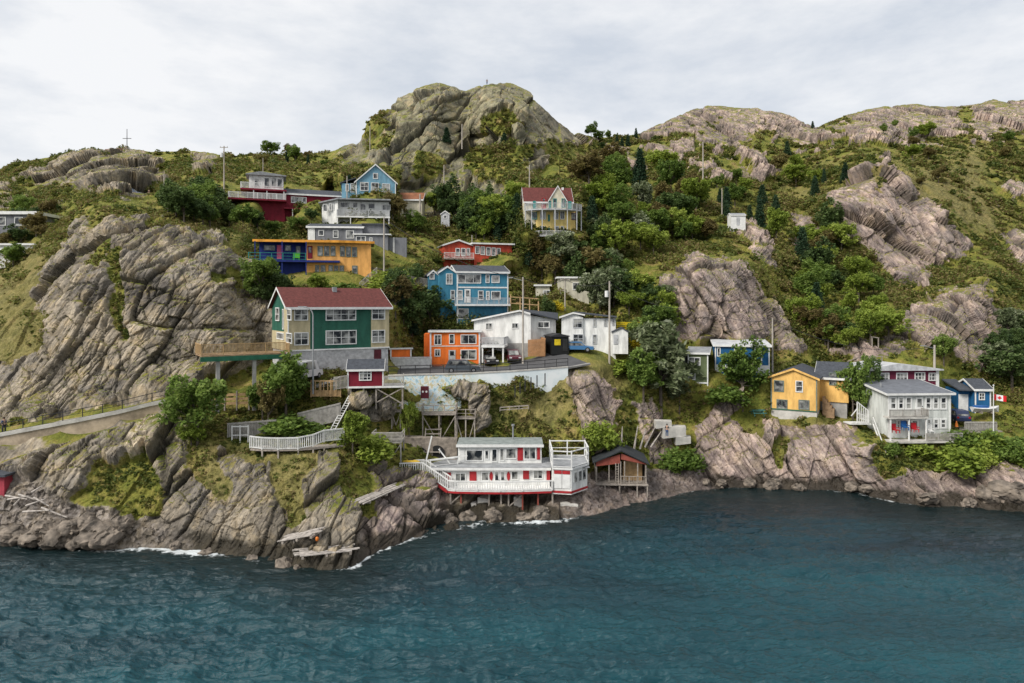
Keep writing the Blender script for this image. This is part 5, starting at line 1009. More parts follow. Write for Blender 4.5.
# curved front gallery
fr = [t.P(330,404,0.4), t.P(350,410,-.1), t.P(380,410,-.4), t.P(470,408,-.6), t.P(560,404,-.7), t.P(650,402,-.6), t.P(768,404,-.2)]
ys = [0.6,-.1,-.4,-.6,-.7,-.6,-.2]; fp = [(p[0], y) for p, y in zip(fr, ys)]
t.part('gallery_floor', MB().block(fp+[(x1,yb),(x0-.3,yb)], zf-.12, zf), WHITE)
t.part('gallery_fascia', MB().block(fp+[(x1-.2,yb-.3),(x0,yb-.3)], zf-.36, zf-.13), SCARLET)
mb = MB()
for p, q in zip(fp[1:-1], fp[2:]): mb.rail((*p,zf),(*q,zf),1.05,.26,.09,2.4,True,.14)
t.part('gallery_railing', mb, WHITE)
# stair at the left down to the gallery
sl = Vector((t.P(250,296,.8)[0], .8, t.P(250,330,.8)[1])); sr = Vector((fp[1][0], fp[1][1], zf))
mb = MB(); mb.rail(sl, sr, 1.15, .24, .09, 2.2, True, .14); mb.rail(sl+Vector((.3,1.2,0)), sr+Vector((.3,1.2,0)), 1.15, .24, .09, 2.2, True, .14); t.part('stair_railing', mb, WHITE)
mb = MB(); 
for i in range(11): c_ = sl.lerp(sr, (i+.5)/11); mb.box(c_.x-.2,c_.x+.2,c_.y+.05,c_.y+1.3,c_.z-.06,c_.z)
t.part('steps', mb, OLDWOOD); 
for y_ in (0,-1.3): t.part('stringer', MB().beam(sl-Vector((0,y_,.25)), sr-Vector((0,y_,.25)), .14, .3), SCARLET)
lx = t.P(160,330,.8)[0]; mb = MB(); mb.rail((lx,.8,sl.z-.1),(sl.x,.8,sl.z),1.15,.24,.09,2,True,.14); mb.rail((lx,2.2,sl.z-.1),(sl.x,2.2,sl.z),1.15,.24,.09,2,True,.14); mb.rail((lx,.8,sl.z-1.4),(lx+.2,2.2,sl.z-.1),1.1,.24,.09,2,True,.14)
t.part('landing_railing', mb, WHITE); t.part('landing_floor', MB().box(lx, sl.x, .8, 2.3, sl.z-.2, sl.z-.1), OLDWOOD)
bx0 = t.P(132,300,1.5)[0]; mb = MB(); mb.box(bx0, lx+1.8, 1.3, 2.6, t.P(0,302,1.5)[1], t.P(0,298,1.5)[1]); mb.beam((bx0+.2,1.4,t.P(0,302,1.5)[1]), (lx+.4,1.4,sl.z-1.2), .1); mb.beam((lx+.4,1.4,sl.z-2.5),(lx+.4,1.4,sl.z),.12); mb.beam((lx-.4,1.4,sl.z-1.2),(lx+.9,1.4,sl.z-2.4),.1); t.part('landing_brace', mb, WHITE)
# pentagon sun room at the right end with railed deck on top
a0 = t.P(770,400,.0)[0]; a1 = t.P(846,400,-.5)[0]; a2 = t.P(910,380,1.8)[0]
zr_ = t.P(808, 318, -.2)[1]; rp = [(a0,0),(a1,-.4),(a2,2.0),(a2,5.8),(a0,5.8)]
t.part('sunroom_wall', MB().block(rp, zf-.5, zr_), CREAMW)
t.part('sunroom_roof', MB().block([(a0-.05,-.15),(a1+.1,-.6),(a2+.2,1.95),(a2+.2,6),(a0-.05,6)], zr_+.01, zr_+.2), WHITE)
t.part('sunroom_deck', MB().block([(a0+.05,.0),(a1,-.45),(a2+.05,2.0),(a2+.05,5.8),(a0+.05,5.8)], zr_+.205, zr_+.25), mat('grey_deck_felt', (.30,.31,.32), .9))
t.part('sunroom_band', MB().block([(a0+.01,-.05),(a1,-.46),(a2+.06,1.98),(a2-.2,2.2),(a0+.2,.2)], zf-.35, zf-.1), SCARLET)
for u in (.08,.52):
    p = Vector((a0,0,0)).lerp(Vector((a1,-.4,0)), u); q = Vector((a0,0,0)).lerp(Vector((a1,-.4,0)), u+.4)
    t.part('blank_panel', MB().block([(p.x,p.y-.08),(q.x,q.y-.08),(q.x,q.y+.05),(p.x,p.y+.05)], zf+.2, zr_-.55), WHITE)
    t.part('maroon_lintel', MB().block([(p.x,p.y-.085),(q.x,q.y-.085),(q.x,q.y+.05),(p.x,p.y+.05)], zr_-.5, zr_-.12), SCARLET)
for i in range(3):
    e0 = Vector((a1,-.4,0)); e1 = Vector((a2,2.0,0)); n_ = Vector((2.4,-(a2-a1),0)).normalized(); p = e0.lerp(e1,.14+.27*i); q = e0.lerp(e1,.14+.27*i+.2)
    wpart = t.part('window', MB().block([tuple((p+n_*.07)[:2]),tuple((q+n_*.07)[:2]),tuple((q-n_*.03)[:2]),tuple((p-n_*.03)[:2])], zf+.75, zr_-.35), WHITE)
    p = e0.lerp(e1,.155+.27*i); q = e0.lerp(e1,.145+.27*i+.18); t.part('pane', MB().block([tuple((p+n_*.09)[:2]),tuple((q+n_*.09)[:2]),tuple((q)[:2]),tuple((p)[:2])], zf+.82, zr_-.42), GLASS, wpart)
mb = MB(); zz = zr_+.2; c5 = [(a0,-.1),(a1,-.5),(a2+.1,2.0),(a2+.1,5.8),(a0,5.8)]
for p, q in ((0,1),(1,2),(2,3),(3,4),(4,0)): mb.rail((*c5[p],zz),(*c5[q],zz),1.9,1,.08,2.4,False,.13,True)
t.part('roof_deck_railing', mb, WHITE)
mb = MB(); mb.rail((x0-1.6,yb-.3,z1+.36),(ux0,yb+1.2,z1+.36),.75,1,.07,3,False,.1); t.part('roof_railing', mb, WHITE)
t.part('chimney_pipe', MB().tube((t.P(612,200,6)[0],6,uz+.2),(t.P(612,200,6)[0],6,uz+2.0),.1).tube((t.P(612,200,6)[0],6,uz+2.0),(t.P(612,200,6)[0],6,uz+2.2),.2), GREYMETAL)
for X in (308,362,404,516,564,594,650,712,770): 
    p = t.P(X, 408, .1); t.part('stilt', MB().box(p[0]-.09, p[0]+.09, 0.0, .18, -2.6, zf-.3), RUST if X in (404,650,712,308) else OLDWOOD)
mb = MB(); 
for X in (404, 650): p = t.P(X,410,.1)[0]; mb.beam((p,.1,zf-.6),(p-1.8,.1,zf-2.2),.12)
t.part('stilt_brace', mb, OLDWOOD)
# piers of pale stone under it
for X, Y, w_, h_ in ((440,465,52,40),(495,445,48,34),(632,438,34,26),(836,478,70,50),(560,470,30,30)):
    px, py = 360+X/4, 390+Y/4; p = P3(px, py, 79.6 if X != 836 else 79); s_ = T('foundation_block', 'pale worn masonry block under the shore house', 'block', loc=p, group='masonry blocks under the shore house')
    ww = w_/4*79/FOC; hh = h_/4*79/FOC; mb = MB(); rnd = random.Random(X)
    mb.block([(-ww/2,-.6),(ww/2,-.5),(ww/2+.1,1.4),(-ww/2,1.4)], [-1.4,-1.2,-1.3,-1.4], [hh/2+.1,hh/2-.15,hh/2+.2,hh/2]); s_.part('block', mb, PALECONC)
# upper timber frame behind (bent poles left of the upper storey)
t = T('leaning_timber_frame', 'leaning white timber poles left of the shore house roof', 'frame', loc=P3(425,463,81)); mb = MB(); mb.beam((0,0,-.3),(.8,0,3.2),.16); mb.beam((1.6,.3,1.6),(3.0,.3,-.2),.14); mb.beam((-.8,0,.2),(5.0,.3,.8),.14); t.part('poles', mb, WHITE)
t = T('dark_stone_shed', 'rough stone wall with three dark openings behind the shore house roof', 'wall', loc=P3(394,462,83.2)); ww = 7.6; 
t.part('wall', MB().block([(0,0),(ww,.6),(ww,1.6),(0,1.2)], -1.6, [3.0,2.7,2.7,3.1]), mat('tan_rubble', (.27,.23,.19), .95, .3, 1.6, .9, 2))
for x_, r_ in ((1.6,.4),(3.3,.7),(5.2,.95)):
    mb = MB(); n = 12; pl = [(x_+r_*math.cos(math.pi*i/n), .9+r_*1.1*math.sin(math.pi*i/n)) for i in range(n+1)] + [(x_-r_,-.3),(x_+r_,-.3)]; mb.extr(pl, 'y', x_/ww*.6-.04, x_/ww*.6+.05); t.part('opening', mb, DARKIN)
t = T('yellow_kayak', 'small yellow boat hull lying left of the shore house', 'boat', loc=P3(411,462,80)); mb = MB(); mb.sphere((0,0,0),1,(1.1,.35,.28),12,8); t.part('hull', mb, mat('boat_yellow', (.65,.42,.04), .5), smooth=True); t.part('seat', MB().box(-.3,.3,-.15,.15,.2,.3), DARKIN)

# platforms on stilts on the slope above
def platform(name, label, px, py, D, w, d, h, rail=True, m=OLDWOOD, yaw=0, legs=3, wall=False, group=None):
    t = T(name, label, 'platform', loc=P3(px, py, D), yaw=yaw, group=group); t.part('floor', MB().box(0, w, 0, d, -.15, 0), m)
    for i in range(legs):
        for y_ in (.08, d-.2): t.part('post', MB().box(i*(w-.15)/(legs-1), i*(w-.15)/(legs-1)+.15, y_, y_+.15, -h, -.15), m)
    mb = MB(); mb.beam((.1,.1,-.3),(w*.5,.1,-h*.8),.1); mb.beam((w-.1,.1,-.3),(w*.5,.1,-h*.8),.1); t.part('brace', mb, m)
    if rail:
        mb = MB(); mb.rail((0,0.05,0),(w,.05,0),1.05,.14 if wall else .9,.06 if not wall else .1,1.3,wall or False,.1,True); mb.rail((w,.05,0),(w,d,0),1.05,.5,.06,1.3,False,.1,True); mb.rail((0,.05,0),(0,d,0),1.05,.5,.06,1.3,False,.1,True); t.part('railing', mb, m)
    return t
platform('timber_platform', 'weathered timber lookout platform with open rail above the shore house', 422, 414, 85, 4.2, 2.4, 4.6)
platform('timber_platform', 'small open timber landing right of the railed lookout platform', 456, 418, 85.5, 2.4, 1.8, 5.2)
platform('boarded_platform', 'grey boarded platform on splayed legs behind the pointed bush', 372, 442, 79.5, 3.4, 2.4, 3.4, wall=True, m=FENCEG)
platform('timber_landing', 'tiny white-railed landing beneath the maroon shed deck', 391, 411, 83.5, 1.2, 1.2, 2.2, legs=2)
t = T('plank_steps', 'short flight of weathered steps below the lookout platform', 'stairs', loc=P3(432,440,83.5))
for i in range(6): t.part('step', MB().box(-.9,.9,-.2+.3*i,.12+.3*i,-1.5+i*.5,-1.42+i*.5), OLDWOOD)
for x_ in (-.95,.95): t.part('stringer', MB().beam((x_,-.2,-1.6),(x_,1.5,1.2),.1,.2), OLDWOOD)
t = T('hillside_timber_rail', 'broken timber rail lying across the grassy slope below the painted wall', 'rail', loc=P3(500,411,86.3)); mb = MB(); mb.rail((0,0,0),(3.6,0,.25),.45,1,.09,1.2,False,.1); t.part('rails', mb, OLDWOOD)
t = T('mural_step_posts', 'row of dark posts stepping down in front of the painted wall', 'posts', loc=P3(515,392,87.6))
for i, (px, py) in enumerate(((515,391),(520,388),(525,385),(531,383),(537,381),(545,379))): q = P3(px, py, 87.6+i*.3)-t.loc; t.part('post', MB().box(q.x-.07,q.x+.07,q.y-.07,q.y+.07,q.z-.8,q.z+.75), BLACKMETAL)

# white picket deck on the cliff and its neighbours
pk = T('white_picket_deck', 'curved white picket deck standing on the cliff edge in front of the trees', 'deck', loc=P3(250,449,73)); pts = [(250,448,73),(262,449.5,72.6),(278,450,72.6),(298,449.5,72.8),(313,446.5,73.4),(324,442,74),(344,440,75)]
V = [P3(*p)-pk.loc for p in pts]; mb = MB()
for p, q in zip(V[:-1], V[1:]): mb.rail(p, q, 1.25, .2, .09, 1.9, True, .12)
pk.part('pickets', mb, FENCEW)
fl = MB().block([(v.x, v.y) for v in V]+[(V[-1].x, V[-1].y+2.5),(V[0].x, V[0].y+3)], -.15, [v.z*.0+.02 for v in V]+[.02,.02]); pk.part('floor', fl, OLDWOOD)
for v in V[1:-1]: pk.part('post', MB().box(v.x-.08, v.x+.08, v.y, v.y+.16, -1.9, -.15), OLDWOOD)
t = T('grey_board_fence', 'weathered grey board fence behind the white picket deck', 'fence', loc=P3(228,441,76)); mb = MB(); mb.rail((0,0,0),(5.4,1.2,.25),1.9,.16,.12,2.2,True,.12); t.part('boards', mb, FENCEG)
mb = MB(); mb.rail((.7,-.6,-.4),(2.4,-.4,-.4),2.1,.5,.08,.9,False,.12,True); t.part('gate_frame', mb, WHITE)
t = T('long_board_fence', 'long leaning grey board fence right of the reddish bush', 'fence', loc=P3(298,431,78.5)); mb = MB(); mb.rail((0,0,0),(4.6,1.0,1.0),2.0,.15,.13,2.2,True,.12); t.part('boards', mb, FENCEG)
t = T('patio_bench', 'small grey bench on the white picket deck', 'bench', loc=P3(303,440,75)); t.part('seat', MB().box(-.7,.7,-.2,.2,.4,.47), FENCEG)
for x_ in (-.6,.52): t.part('leg', MB().box(x_,x_+.08,-.18,.18,0,.4), FENCEG)
# lattice of brown timber and the retaining timbers under the green house
t = T('timber_crib_fence', 'tan timber crib and posts under the green house deck', 'fence', loc=P3(212,404,80)); mb = MB()
for z_ in (0,.5,1.0): mb.beam((0,0,z_),(5.6,.8,z_+.1),.12,.3)
t.part('rails', mb, TANWOOD)
for i in range(5): t.part('post', MB().box(i*1.35,i*1.35+.14,-.12+i*.2,.03+i*.2,-.8,1.5), OLDWOOD)
t = T('timber_debris_pen', 'tan timber pen filled with scrap wood below the grey basement', 'pen', loc=P3(311,397,81)); mb = MB(); mb.rail((0,0,0),(3.5,0,0),1.9,.5,.1,1.1,True,.13); mb.box(0,3.5,.05,.12,.1,.8); t.part('railing', mb, TANWOOD)
for i in range(9): r_ = random.Random(i); t.part('scrap_board', MB().beam((r_.uniform(0,1),r_.uniform(.4,1.6),r_.uniform(.8,1.5)),(r_.uniform(2,3.4),r_.uniform(.4,1.6),r_.uniform(1.2,2.4)),.16,.06), FENCEW if i % 2 else OLDWOOD)
t = T('wooden_ladder', 'long pale ladder leaning on the rock below the maroon shed', 'ladder', loc=P3(332,431,78)); e = P3(351,396,81)-t.loc; mb = MB(); sd_ = Vector((.28,-.1,0))
for s_ in (-1,1): mb.beam(sd_*s_, e+sd_*s_, .08)
for i in range(1,14): c_ = e*(i/14); mb.beam(c_-sd_, c_+sd_, .06)
t.part('ladder_frame', mb, FENCEW)

# boathouse on the shingle
k9 = (560, 380, 4)
t = T('red_boathouse', 'open-fronted red boathouse with a sagging black roof on the shingle beach', 'boathouse', loc=P3(596,483,84.5), yaw=-4, crop=k9)
w = t.P(345,400)[0]; h = t.P(150,340)[1]; hr = t.P(250,284)[1]; de = 5.5
for x_ in (0,w*.25,w*.48,w*.56,w*.82,w-.12): t.part('post', MB().box(x_,x_+.13,0,.13,-.6,h+.1 if x_ in (0,w-.12) else h+.5), OLDWOOD)
t.part('front_board', MB().extr([(0,h-.15),(w*.48,h+.25),(w*.48,hr-.4),(0,h+.45)], 'y', -.06, 0), RUST)
t.part('gable_board', MB().extr([(w*.5,h+.75),(w,h+.15),(w,h+.3),(w*.5,hr-.3)], 'y', -.06, 0), RUST)
t.part('back_wall', MB().box(0,w,de-.1,de,-.6,h+.3), OLDWOOD); t.part('side_wall', MB().box(-.1,0,.1,de,-.6,h), OLDWOOD); t.part('side_wall', MB().box(w,w+.1,.1,de,-.6,h), OLDWOOD)
t.part('inner_wall', MB().box(w*.56,w*.95,1.6,1.7,0,h+.2), TANWOOD)
t.part('roof', MB().extr([(-.4,h+.25),(w*.5,hr),(w+.4,h+.15),(w+.4,h+.28),(w*.5,hr+.14),(-.4,h+.4)], 'y', -.35, de+.3), mat('black_felt', (.035,.04,.045), .9))
t.part('floor', MB().box(-.1,w+.2,-.6,de,-.12,0), OLDWOOD); mb = MB(); mb.rail((w*.5,-.05,0),(w,-.05,0),.9,.3,.05,1.2,True,.08); t.part('railing', mb, OLDWOOD)
for x_ in (1.0,w*.45,w*.8,w): t.part('stilt', MB().box(x_,x_+.14,-.55,-.4,-1.5,-.12), OLDWOOD)
mb = MB(); 
for i in range(7): mb.box(w*.39,w*.45,-.1-i*.0,.0,.25+i*.3,.31+i*.3)
mb.box(w*.385,w*.4,-.12,0,0,2.5); mb.box(w*.44,w*.455,-.12,0,0,2.5); t.part('ladder', mb, OLDWOOD)

def OG(px, py, off):
    q = G3(px, py); return P3(px, py, q.y-off)
# slipway of planks, broken wharves, driftwood
def planks(name, label, a, b, width, n, m, cat, seed=1, group=None):
    t = T(name, label, cat, loc=a, group=group); r_ = random.Random(seed); d = (b-a); L = d.length; u = d.normalized(); s_ = u.cross(Vector((0,0,1))).normalized(); mb = MB()
    for i in range(n):
        o = s_*(width*(i/(n-1)-.5)); e0 = u*r_.uniform(-.5,.4); e1 = d+u*r_.uniform(-.5,.5); mb.beam(o+e0+Vector((0,0,r_.uniform(-.04,.08))), o+e1+Vector((0,0,r_.uniform(-.04,.08))), width/n*.85, .09)
    t.part('planks', mb, m); mb = MB()
    for f_ in (.1,.5,.9): c_ = d*f_; mb.beam(c_-s_*width*.6-Vector((0,0,.16)), c_+s_*width*.6-Vector((0,0,.16)), .2)
    t.part('crossbeam', mb, OLDWOOD)
    for f_ in (.15,.55,.9): t.part('post', MB().beam(d*f_-s_*width*.4, d*f_-s_*width*.4-Vector((0,0,1.8)), .16), OLDWOOD)
    return t
SILVER = mat('silvered_planks', (.44,.40,.36), .9, .3, 2.5)
planks('plank_slipway', 'sloping silvered plank slipway left of the shore house stairs', OG(359,502,.9), OG(400,484,.9), 1.4, 7, SILVER, 'slipway')
planks('broken_wharf', 'upper deck of broken silvered planks on the point of rock', OG(285,538,1.1), OG(320,531,1.3), 1.9, 7, SILVER, 'wharf', 3)
planks('broken_wharf', 'lower deck of broken planks on the point, nearest the water', OG(297,553,1.2), OG(356,547,1.2), 1.9, 7, SILVER, 'wharf', 4)
t = T('orange_float', 'orange float lying on the broken wharf at the point', 'float', loc=OG(317,541,1.6)); t.part('float', MB().sphere((0,0,.2),.17,(1,1,1.3)), mat('orange_float_paint', (.7,.2,.03), .5), smooth=True); t.part('neck', MB().tube((0,0,.38),(0,0,.5),.05), BLACKMETAL)
t = T('red_shore_shed', 'faded red shed cut by the left edge above the driftwood', 'shed', loc=P3(-14,493,71)); t.part('wall', MB().box(0,1.9,0,2.5,-.5,1.7), mat('faded_red_shed', (.36,.05,.07), .8)); t.part('roof', MB().box(-.2,2.2,-.3,2.7,1.71,1.95), DARKROOF); t.part('door', MB().box(.6,1.2,-.05,-.002,-.1,1.4), WHITE)
for i, (x_, y_, a_, L_) in enumerate([(12,502,20,2.6),(22,497,-25,3.2),(30,508,35,2.8),(38,500,-40,2.4),(26,514,10,3.0),(46,510,-32,3.4),(18,508,60,1.8),(8,497,-12,2.6),(34,494,48,2.0)]):
    p = G3(x_, y_)+Vector((0,-.5,.35)); o = MB().tube((0,0,0),(L_*math.cos(math.radians(a_)), -.4, L_*math.sin(math.radians(a_))*.5),.11,.06,6).build('driftwood_log', SILVER); o.location = p
    tag(o, 'driftwood log on the rocks right of the red shore shed', 'driftwood', 'driftwood logs by the red shed')
for i, (x_, y_, a_, L_) in enumerate([(634,450,80,3.4),(640,448,72,2.8),(646,446,62,3.0),(650,447,55,2.6),(621,446,86,2.6)]):
    p = G3(x_, y_)+Vector((0,-.6,.0)); o = MB().tube((0,0,0),(L_*math.cos(math.radians(a_)), .2, L_*math.sin(math.radians(a_))),.16,.05,5).build('bleached_log', SILVER); o.location = p
    tag(o, 'bleached log propped behind the red boathouse', 'log', 'bleached logs behind the boathouse')
for i, (x_, y_, w_, h_, lb) in enumerate([(656,424,2.2,.8,'upper pale concrete slab in the gully right of the hanging bush'),(663,431,3.2,1.3,'largest pale concrete slab in the gully, middle of the three'),(676,440,2.1,.9,'lowest pale concrete slab in the gully above the round bush')]):
    t = T('concrete_slab', lb, 'slab', loc=P3(x_, y_, 92.5+i*.3*0)); t.part('slab', MB().block([(0,0),(w_,.3),(w_+.2,1.6),(0,1.4)], [-h_*.8,-h_*.6,-h_*.6,-h_*.8], [h_*.45,h_*.35,h_*.4,h_*.5]), PALECONC)

# white stair structure, picnic table, bird, fence on the right terrace
t = T('white_stair_hood', 'white timber stair frame on the cliff edge left of the pale grey house', 'frame', loc=P3(852,423.5,91.5)); mb = MB(); w=2.6
t.part('floor', MB().box(-.3,w,0,1.8,-.15,0), WHITE); mb.extr([(.0,.02),(w-.3,.02),(w-.3,.12),(0,.12)],'y',0,.1)
mb.beam((0.7,0,0),(0.7,0,2.9),.12); mb.beam((w-.4,0,0),(w-.4,0,1.7),.12); mb.beam((.7,0,2.9),(w-.4,0,1.7),.12); mb.beam((.7,0,1.4),(w-.4,0,.9),.08); mb.beam((.7,0,.8),(w-.4,0,.4),.08); mb.beam((-.1,0,1),(.7,0,2.0),.1)
for i in range(1,6): mb.beam((.7+i*.27,0,0),(.7+i*.27,0,2.9-i*.22),.07)
t.part('rails', mb, WHITE)
t = T('cliff_steps_rail', 'long white handrail running down the rock right of the white stair frame', 'handrail', loc=P3(873,424,91)); e = P3(886,459,87)-t.loc; mb = MB(); mb.beam((0,0,.9), e+Vector((0,0,.9)), .1); mb.beam((0,0,0), e, .12)
for i in range(6): c_ = e*(i/5); mb.beam(c_, c_+Vector((0,0,.9)), .08)
t.part('handrail', mb, FENCEW)
t = T('green_picnic_table', 'teal green picnic table beside the golden yellow house', 'table', loc=P3(758,415.5,95.5)); TG = mat('teal_furniture', (.05,.17,.16), .7)
t.part('tabletop', MB().box(-.9,.9,-.35,.35,.72,.8), TG); t.part('bench', MB().box(-.9,.9,-.95,-.65,.42,.48), TG); t.part('bench', MB().box(-.9,.9,.65,.95,.42,.48), TG)
for x_ in (-.7,.62): mb = MB(); mb.beam((x_,-.8,0),(x_,0,.75),.08); mb.beam((x_,.8,0),(x_,0,.75),.08); t.part('leg', mb, TG)
t = T('timber_terrace', 'grey timber terrace with low wall beside the flagpole at the far right', 'terrace', loc=P3(965,431,91)); mb = MB(); mb.rail((0,0,0),(4.2,0,0),1.15,.2,.12,1.4,True,.12); t.part('boards', mb, FENCEG); t.part('floor', MB().box(0,5,0,3,-.15,0), OLDWOOD)
mb = MB(); mb.rail((0,0,-1.2),(4.2,0,-1.2),1.0,.2,.12,1.4,True,.12); t.part('lower_boards', mb, FENCEG)
# deck chairs and flag
def chair(label, px, py, D, m, yaw=0):
    t = T('garden_chair', label, 'chair', loc=P3(px, py, D), yaw=yaw, group='garden chairs by the pale grey house'); t.part('seat', MB().box(-.35,.35,-.35,.35,.35,.43), m); t.part('backrest', MB().block([(-.35,.3),(.35,.3),(.35,.4),(-.35,.4)], .43, 1.15), m)
    for x_ in (-.33,.27):
        for y_ in (-.33,.27): t.part('leg', MB().box(x_,x_+.07,y_,y_+.07,0,.35), m)
    for x_ in (-.42,.34): t.part('armrest', MB().box(x_,x_+.08,-.35,.35,.6,.66), m)
BRED = mat('chair_red', (.5,.02,.03), .5); BBLU = mat('chair_blue', (.02,.12,.35), .5)
chair('red garden chair at the left end of the pale grey house terrace', 896, 433, 87.8, BRED, 20)
chair('blue garden chair between two red ones on the pale grey house terrace', 905, 430, 87.9, BBLU)
chair('red garden chair beside the glass door of the pale grey house', 915, 432, 88, BRED)
chair('white garden chair at the right end of the pale grey house terrace', 931, 434, 88, FENCEW)
t = T('orange_cone', 'orange cone on the grass right of the pale grey house', 'cone', loc=P3(956.5,427,91)); t.part('cone', MB().tube((0,0,.05),(0,0,.8),.22,.05), mat('orange_float_paint', (.7,.2,.03))); t.part('base', MB().box(-.3,.3,-.3,.3,0,.05), BLACKMETAL)
fp_ = T('flagpole', 'white flagpole with a crossarm at the far right terrace', 'flagpole', loc=P3(993.5,430,90)); fp_.part('pole', MB().tube((0,0,-.5),(0,0,5.8),.08,.05), FENCEW); fp_.part('finial', MB().sphere((0,0,5.88),.11), FENCEW)
fl = T('canada_flag', 'red and white Canadian flag flying from the white flagpole', 'flag', loc=P3(994.3,400,90)); fm_r = mat('flag_red', (.6,.015,.02), .7, .05); fm_w = mat('flag_white', (.78,.76,.76), .7, .05)
def wave(x0, x1, z0, z1, name, m):
    mb = MB(); n = 6
    for i in range(n+1):
        x = x0+(x1-x0)*i/n; y = .14*math.sin(x*3.2); dz = -.16*x
        mb.v += [(x,y,z0+dz),(x,y,z1+dz),(x,y+.015,z1+dz),(x,y+.015,z0+dz)]
    for i in range(n):
        a_ = 4*i
        for j in range(4): mb.f.append((a_+j, a_+(j+1)%4, a_+4+(j+1)%4, a_+4+j))
    return fl.part(name, mb, m)
wave(0,.36,0,.78,'red_band',fm_r); wave(.36,1.12,0,.78,'white_band',fm_w); wave(1.12,1.5,0,.78,'red_band',fm_r)
leaf = [(0,.30),(.06,.18),(.15,.21),(.12,.06),(.24,.10),(.30,.0),(.16,-.12),(.03,-.14),(.02,-.28),(-.02,-.28),(-.03,-.14),(-.16,-.12),(-.30,.0),(-.24,.10),(-.12,.06),(-.15,.21),(-.06,.18)]
mb = MB(); mb.extr([(x*.8, z*.95) for x, z in leaf], 'y', -.02, 0); lf = fl.part('maple_leaf', mb, fm_r); lf.location = (.74, .14*math.sin(.74*3.2)-.03, .39-.12); lf.rotation_euler = (0, math.radians(9), math.radians(-17))

# satellite bits on the plum house etc: stairs and frames on the slope behind
t = T('hillside_gate_frame', 'bleached timber gate frame on the slope above the plum storey', 'frame', loc=P3(872,352,107)); mb = MB(); mb.beam((0,0,0),(0,0,2.4),.14); mb.beam((1.0,0,0),(1.0,0,2.2),.14); mb.beam((-.1,0,2.4),(1.1,0,2.2),.14); t.part('posts', mb, OLDWOOD); mb = MB(); mb.beam((-3,.2,.2),(0,0,.3),.12); mb.beam((-4,-.2,-1.5),(-1,0,-.4),.2,.1); t.part('rails', mb, OLDWOOD)
t = T('hillside_fence', 'low bleached timber fence above the light roof of the plum storey', 'fence', loc=P3(863,363,104)); mb = MB(); mb.rail((0,0,0),(3.0,.2,0),1.0,.8,.08,1.0,False,.12,True); t.part('rails', mb, OLDWOOD)
t = T('bleached_lookout', 'small bleached timber seat on the slope behind the utility pole', 'bench', loc=P3(951,366,106)); t.part('seat', MB().box(0,1.8,0,.6,.4,.5), SILVER); t.part('backrest', MB().beam((0,.6,.5),(1.6,.6,1.9),.1,.4), SILVER); t.part('leg', MB().box(.1,.2,0,.6,-.5,.4), SILVER)

# ------------------------------------------------------------------ vehicles
TYRE = mat('tyre_rubber', (.015,.015,.015), .8); RIM = mat('wheel_rim', (.35,.35,.36), .4, metal=.6); LAMP = mat('lamp_glass', (.7,.7,.68), .2); TAIL = mat('tail_lamp', (.4,.01,.01), .3)
def car(label, px, py, D, yaw, m, kind='suv', name='parked_car', cat='car'):
    t = T(name, label, cat, loc=P3(px, py, D), yaw=yaw); L, Wd = (4.6, 1.85); H1, H2 = (.95, 1.68) if kind == 'suv' else ((.85, 1.45) if kind == 'sedan' else (1.1, 2.2))
    prof = [(-L/2,.35),(L/2,.35),(L/2,.75),(L/2-.15,H1-.1),(L/2-1.0,H1),(-L/2+.1,H1),(-L/2,.8)]
    t.part('body', MB().extr(prof, 'y', -Wd/2, Wd/2), m)
    cab = [(L/2-1.15,H1),(L/2-1.75,H2-.06),(L/2-2.1,H2),(-L/2+.5,H2),(-L/2+.12,H1)] if kind != 'van' else [(L/2-.7,H1),(L/2-1.3,H2),(-L/2+.1,H2),(-L/2+.05,H1)]
    t.part('cabin', MB().extr(cab, 'y', -Wd/2+.12, Wd/2-.12), m)
    for s_ in (-1,1):
        y_ = s_*(Wd/2-.12); mb = MB(); gl = [(L/2-1.35,H1+.05),(L/2-1.8,H2-.14),(-L/2+.65,H2-.14),(-L/2+.4,H1+.05)]
        mb.extr(gl, 'y', min(y_, y_+s_*.015), max(y_, y_+s_*.015)); t.part('side_window', mb, GLASS)
    t.part('windscreen', MB().extr([(L/2-1.12,H1+.06),(L/2-1.66,H2-.1),(L/2-1.7,H2-.1),(L/2-1.2,H1+.06)], 'y', -Wd/2+.22, Wd/2-.22), GLASS)
    t.part('rear_window', MB().extr([(-L/2+.16,H1+.08),(-L/2+.45,H2-.1),(-L/2+.48,H2-.1),(-L/2+.2,H1+.08)], 'y', -Wd/2+.22, Wd/2-.22), GLASS)
    for x_ in (-L/2+.85, L/2-.85):
        for s_ in (-1,1):
            wh = t.part('wheel', MB().tube((x_,s_*(Wd/2-.2),.34),(x_,s_*(Wd/2+.02),.34),.34,.34,16), TYRE); t.part('rim', MB().tube((x_,s_*(Wd/2+.0),.34),(x_,s_*(Wd/2+.035),.34),.2,.19,12), RIM, wh)
    for s_ in (-1,1):
        t.part('headlight', MB().box(L/2-.06,L/2+.02,s_*.65-.18,s_*.65+.18,.62,.78), LAMP); t.part('tail_light', MB().box(-L/2-.02,-L/2+.06,s_*.7-.12,s_*.7+.12,.72,.95), TAIL)
    t.part('bumper', MB().box(L/2-.02,L/2+.06,-.85,.85,.3,.5), BLACKMETAL)
    return t
cm = lambda n, c_: mat(n, c_, .3, .04, spec=.6)
car('dark grey estate car parked on the road above the painted wall', 462.5, 372.4, 89.8, 4, cm('car_slate', (.07,.085,.10)))
car('black car parked under the white carport', 489, 364.5, 97.3, -75, cm('car_black', (.012,.012,.014)), 'sedan')
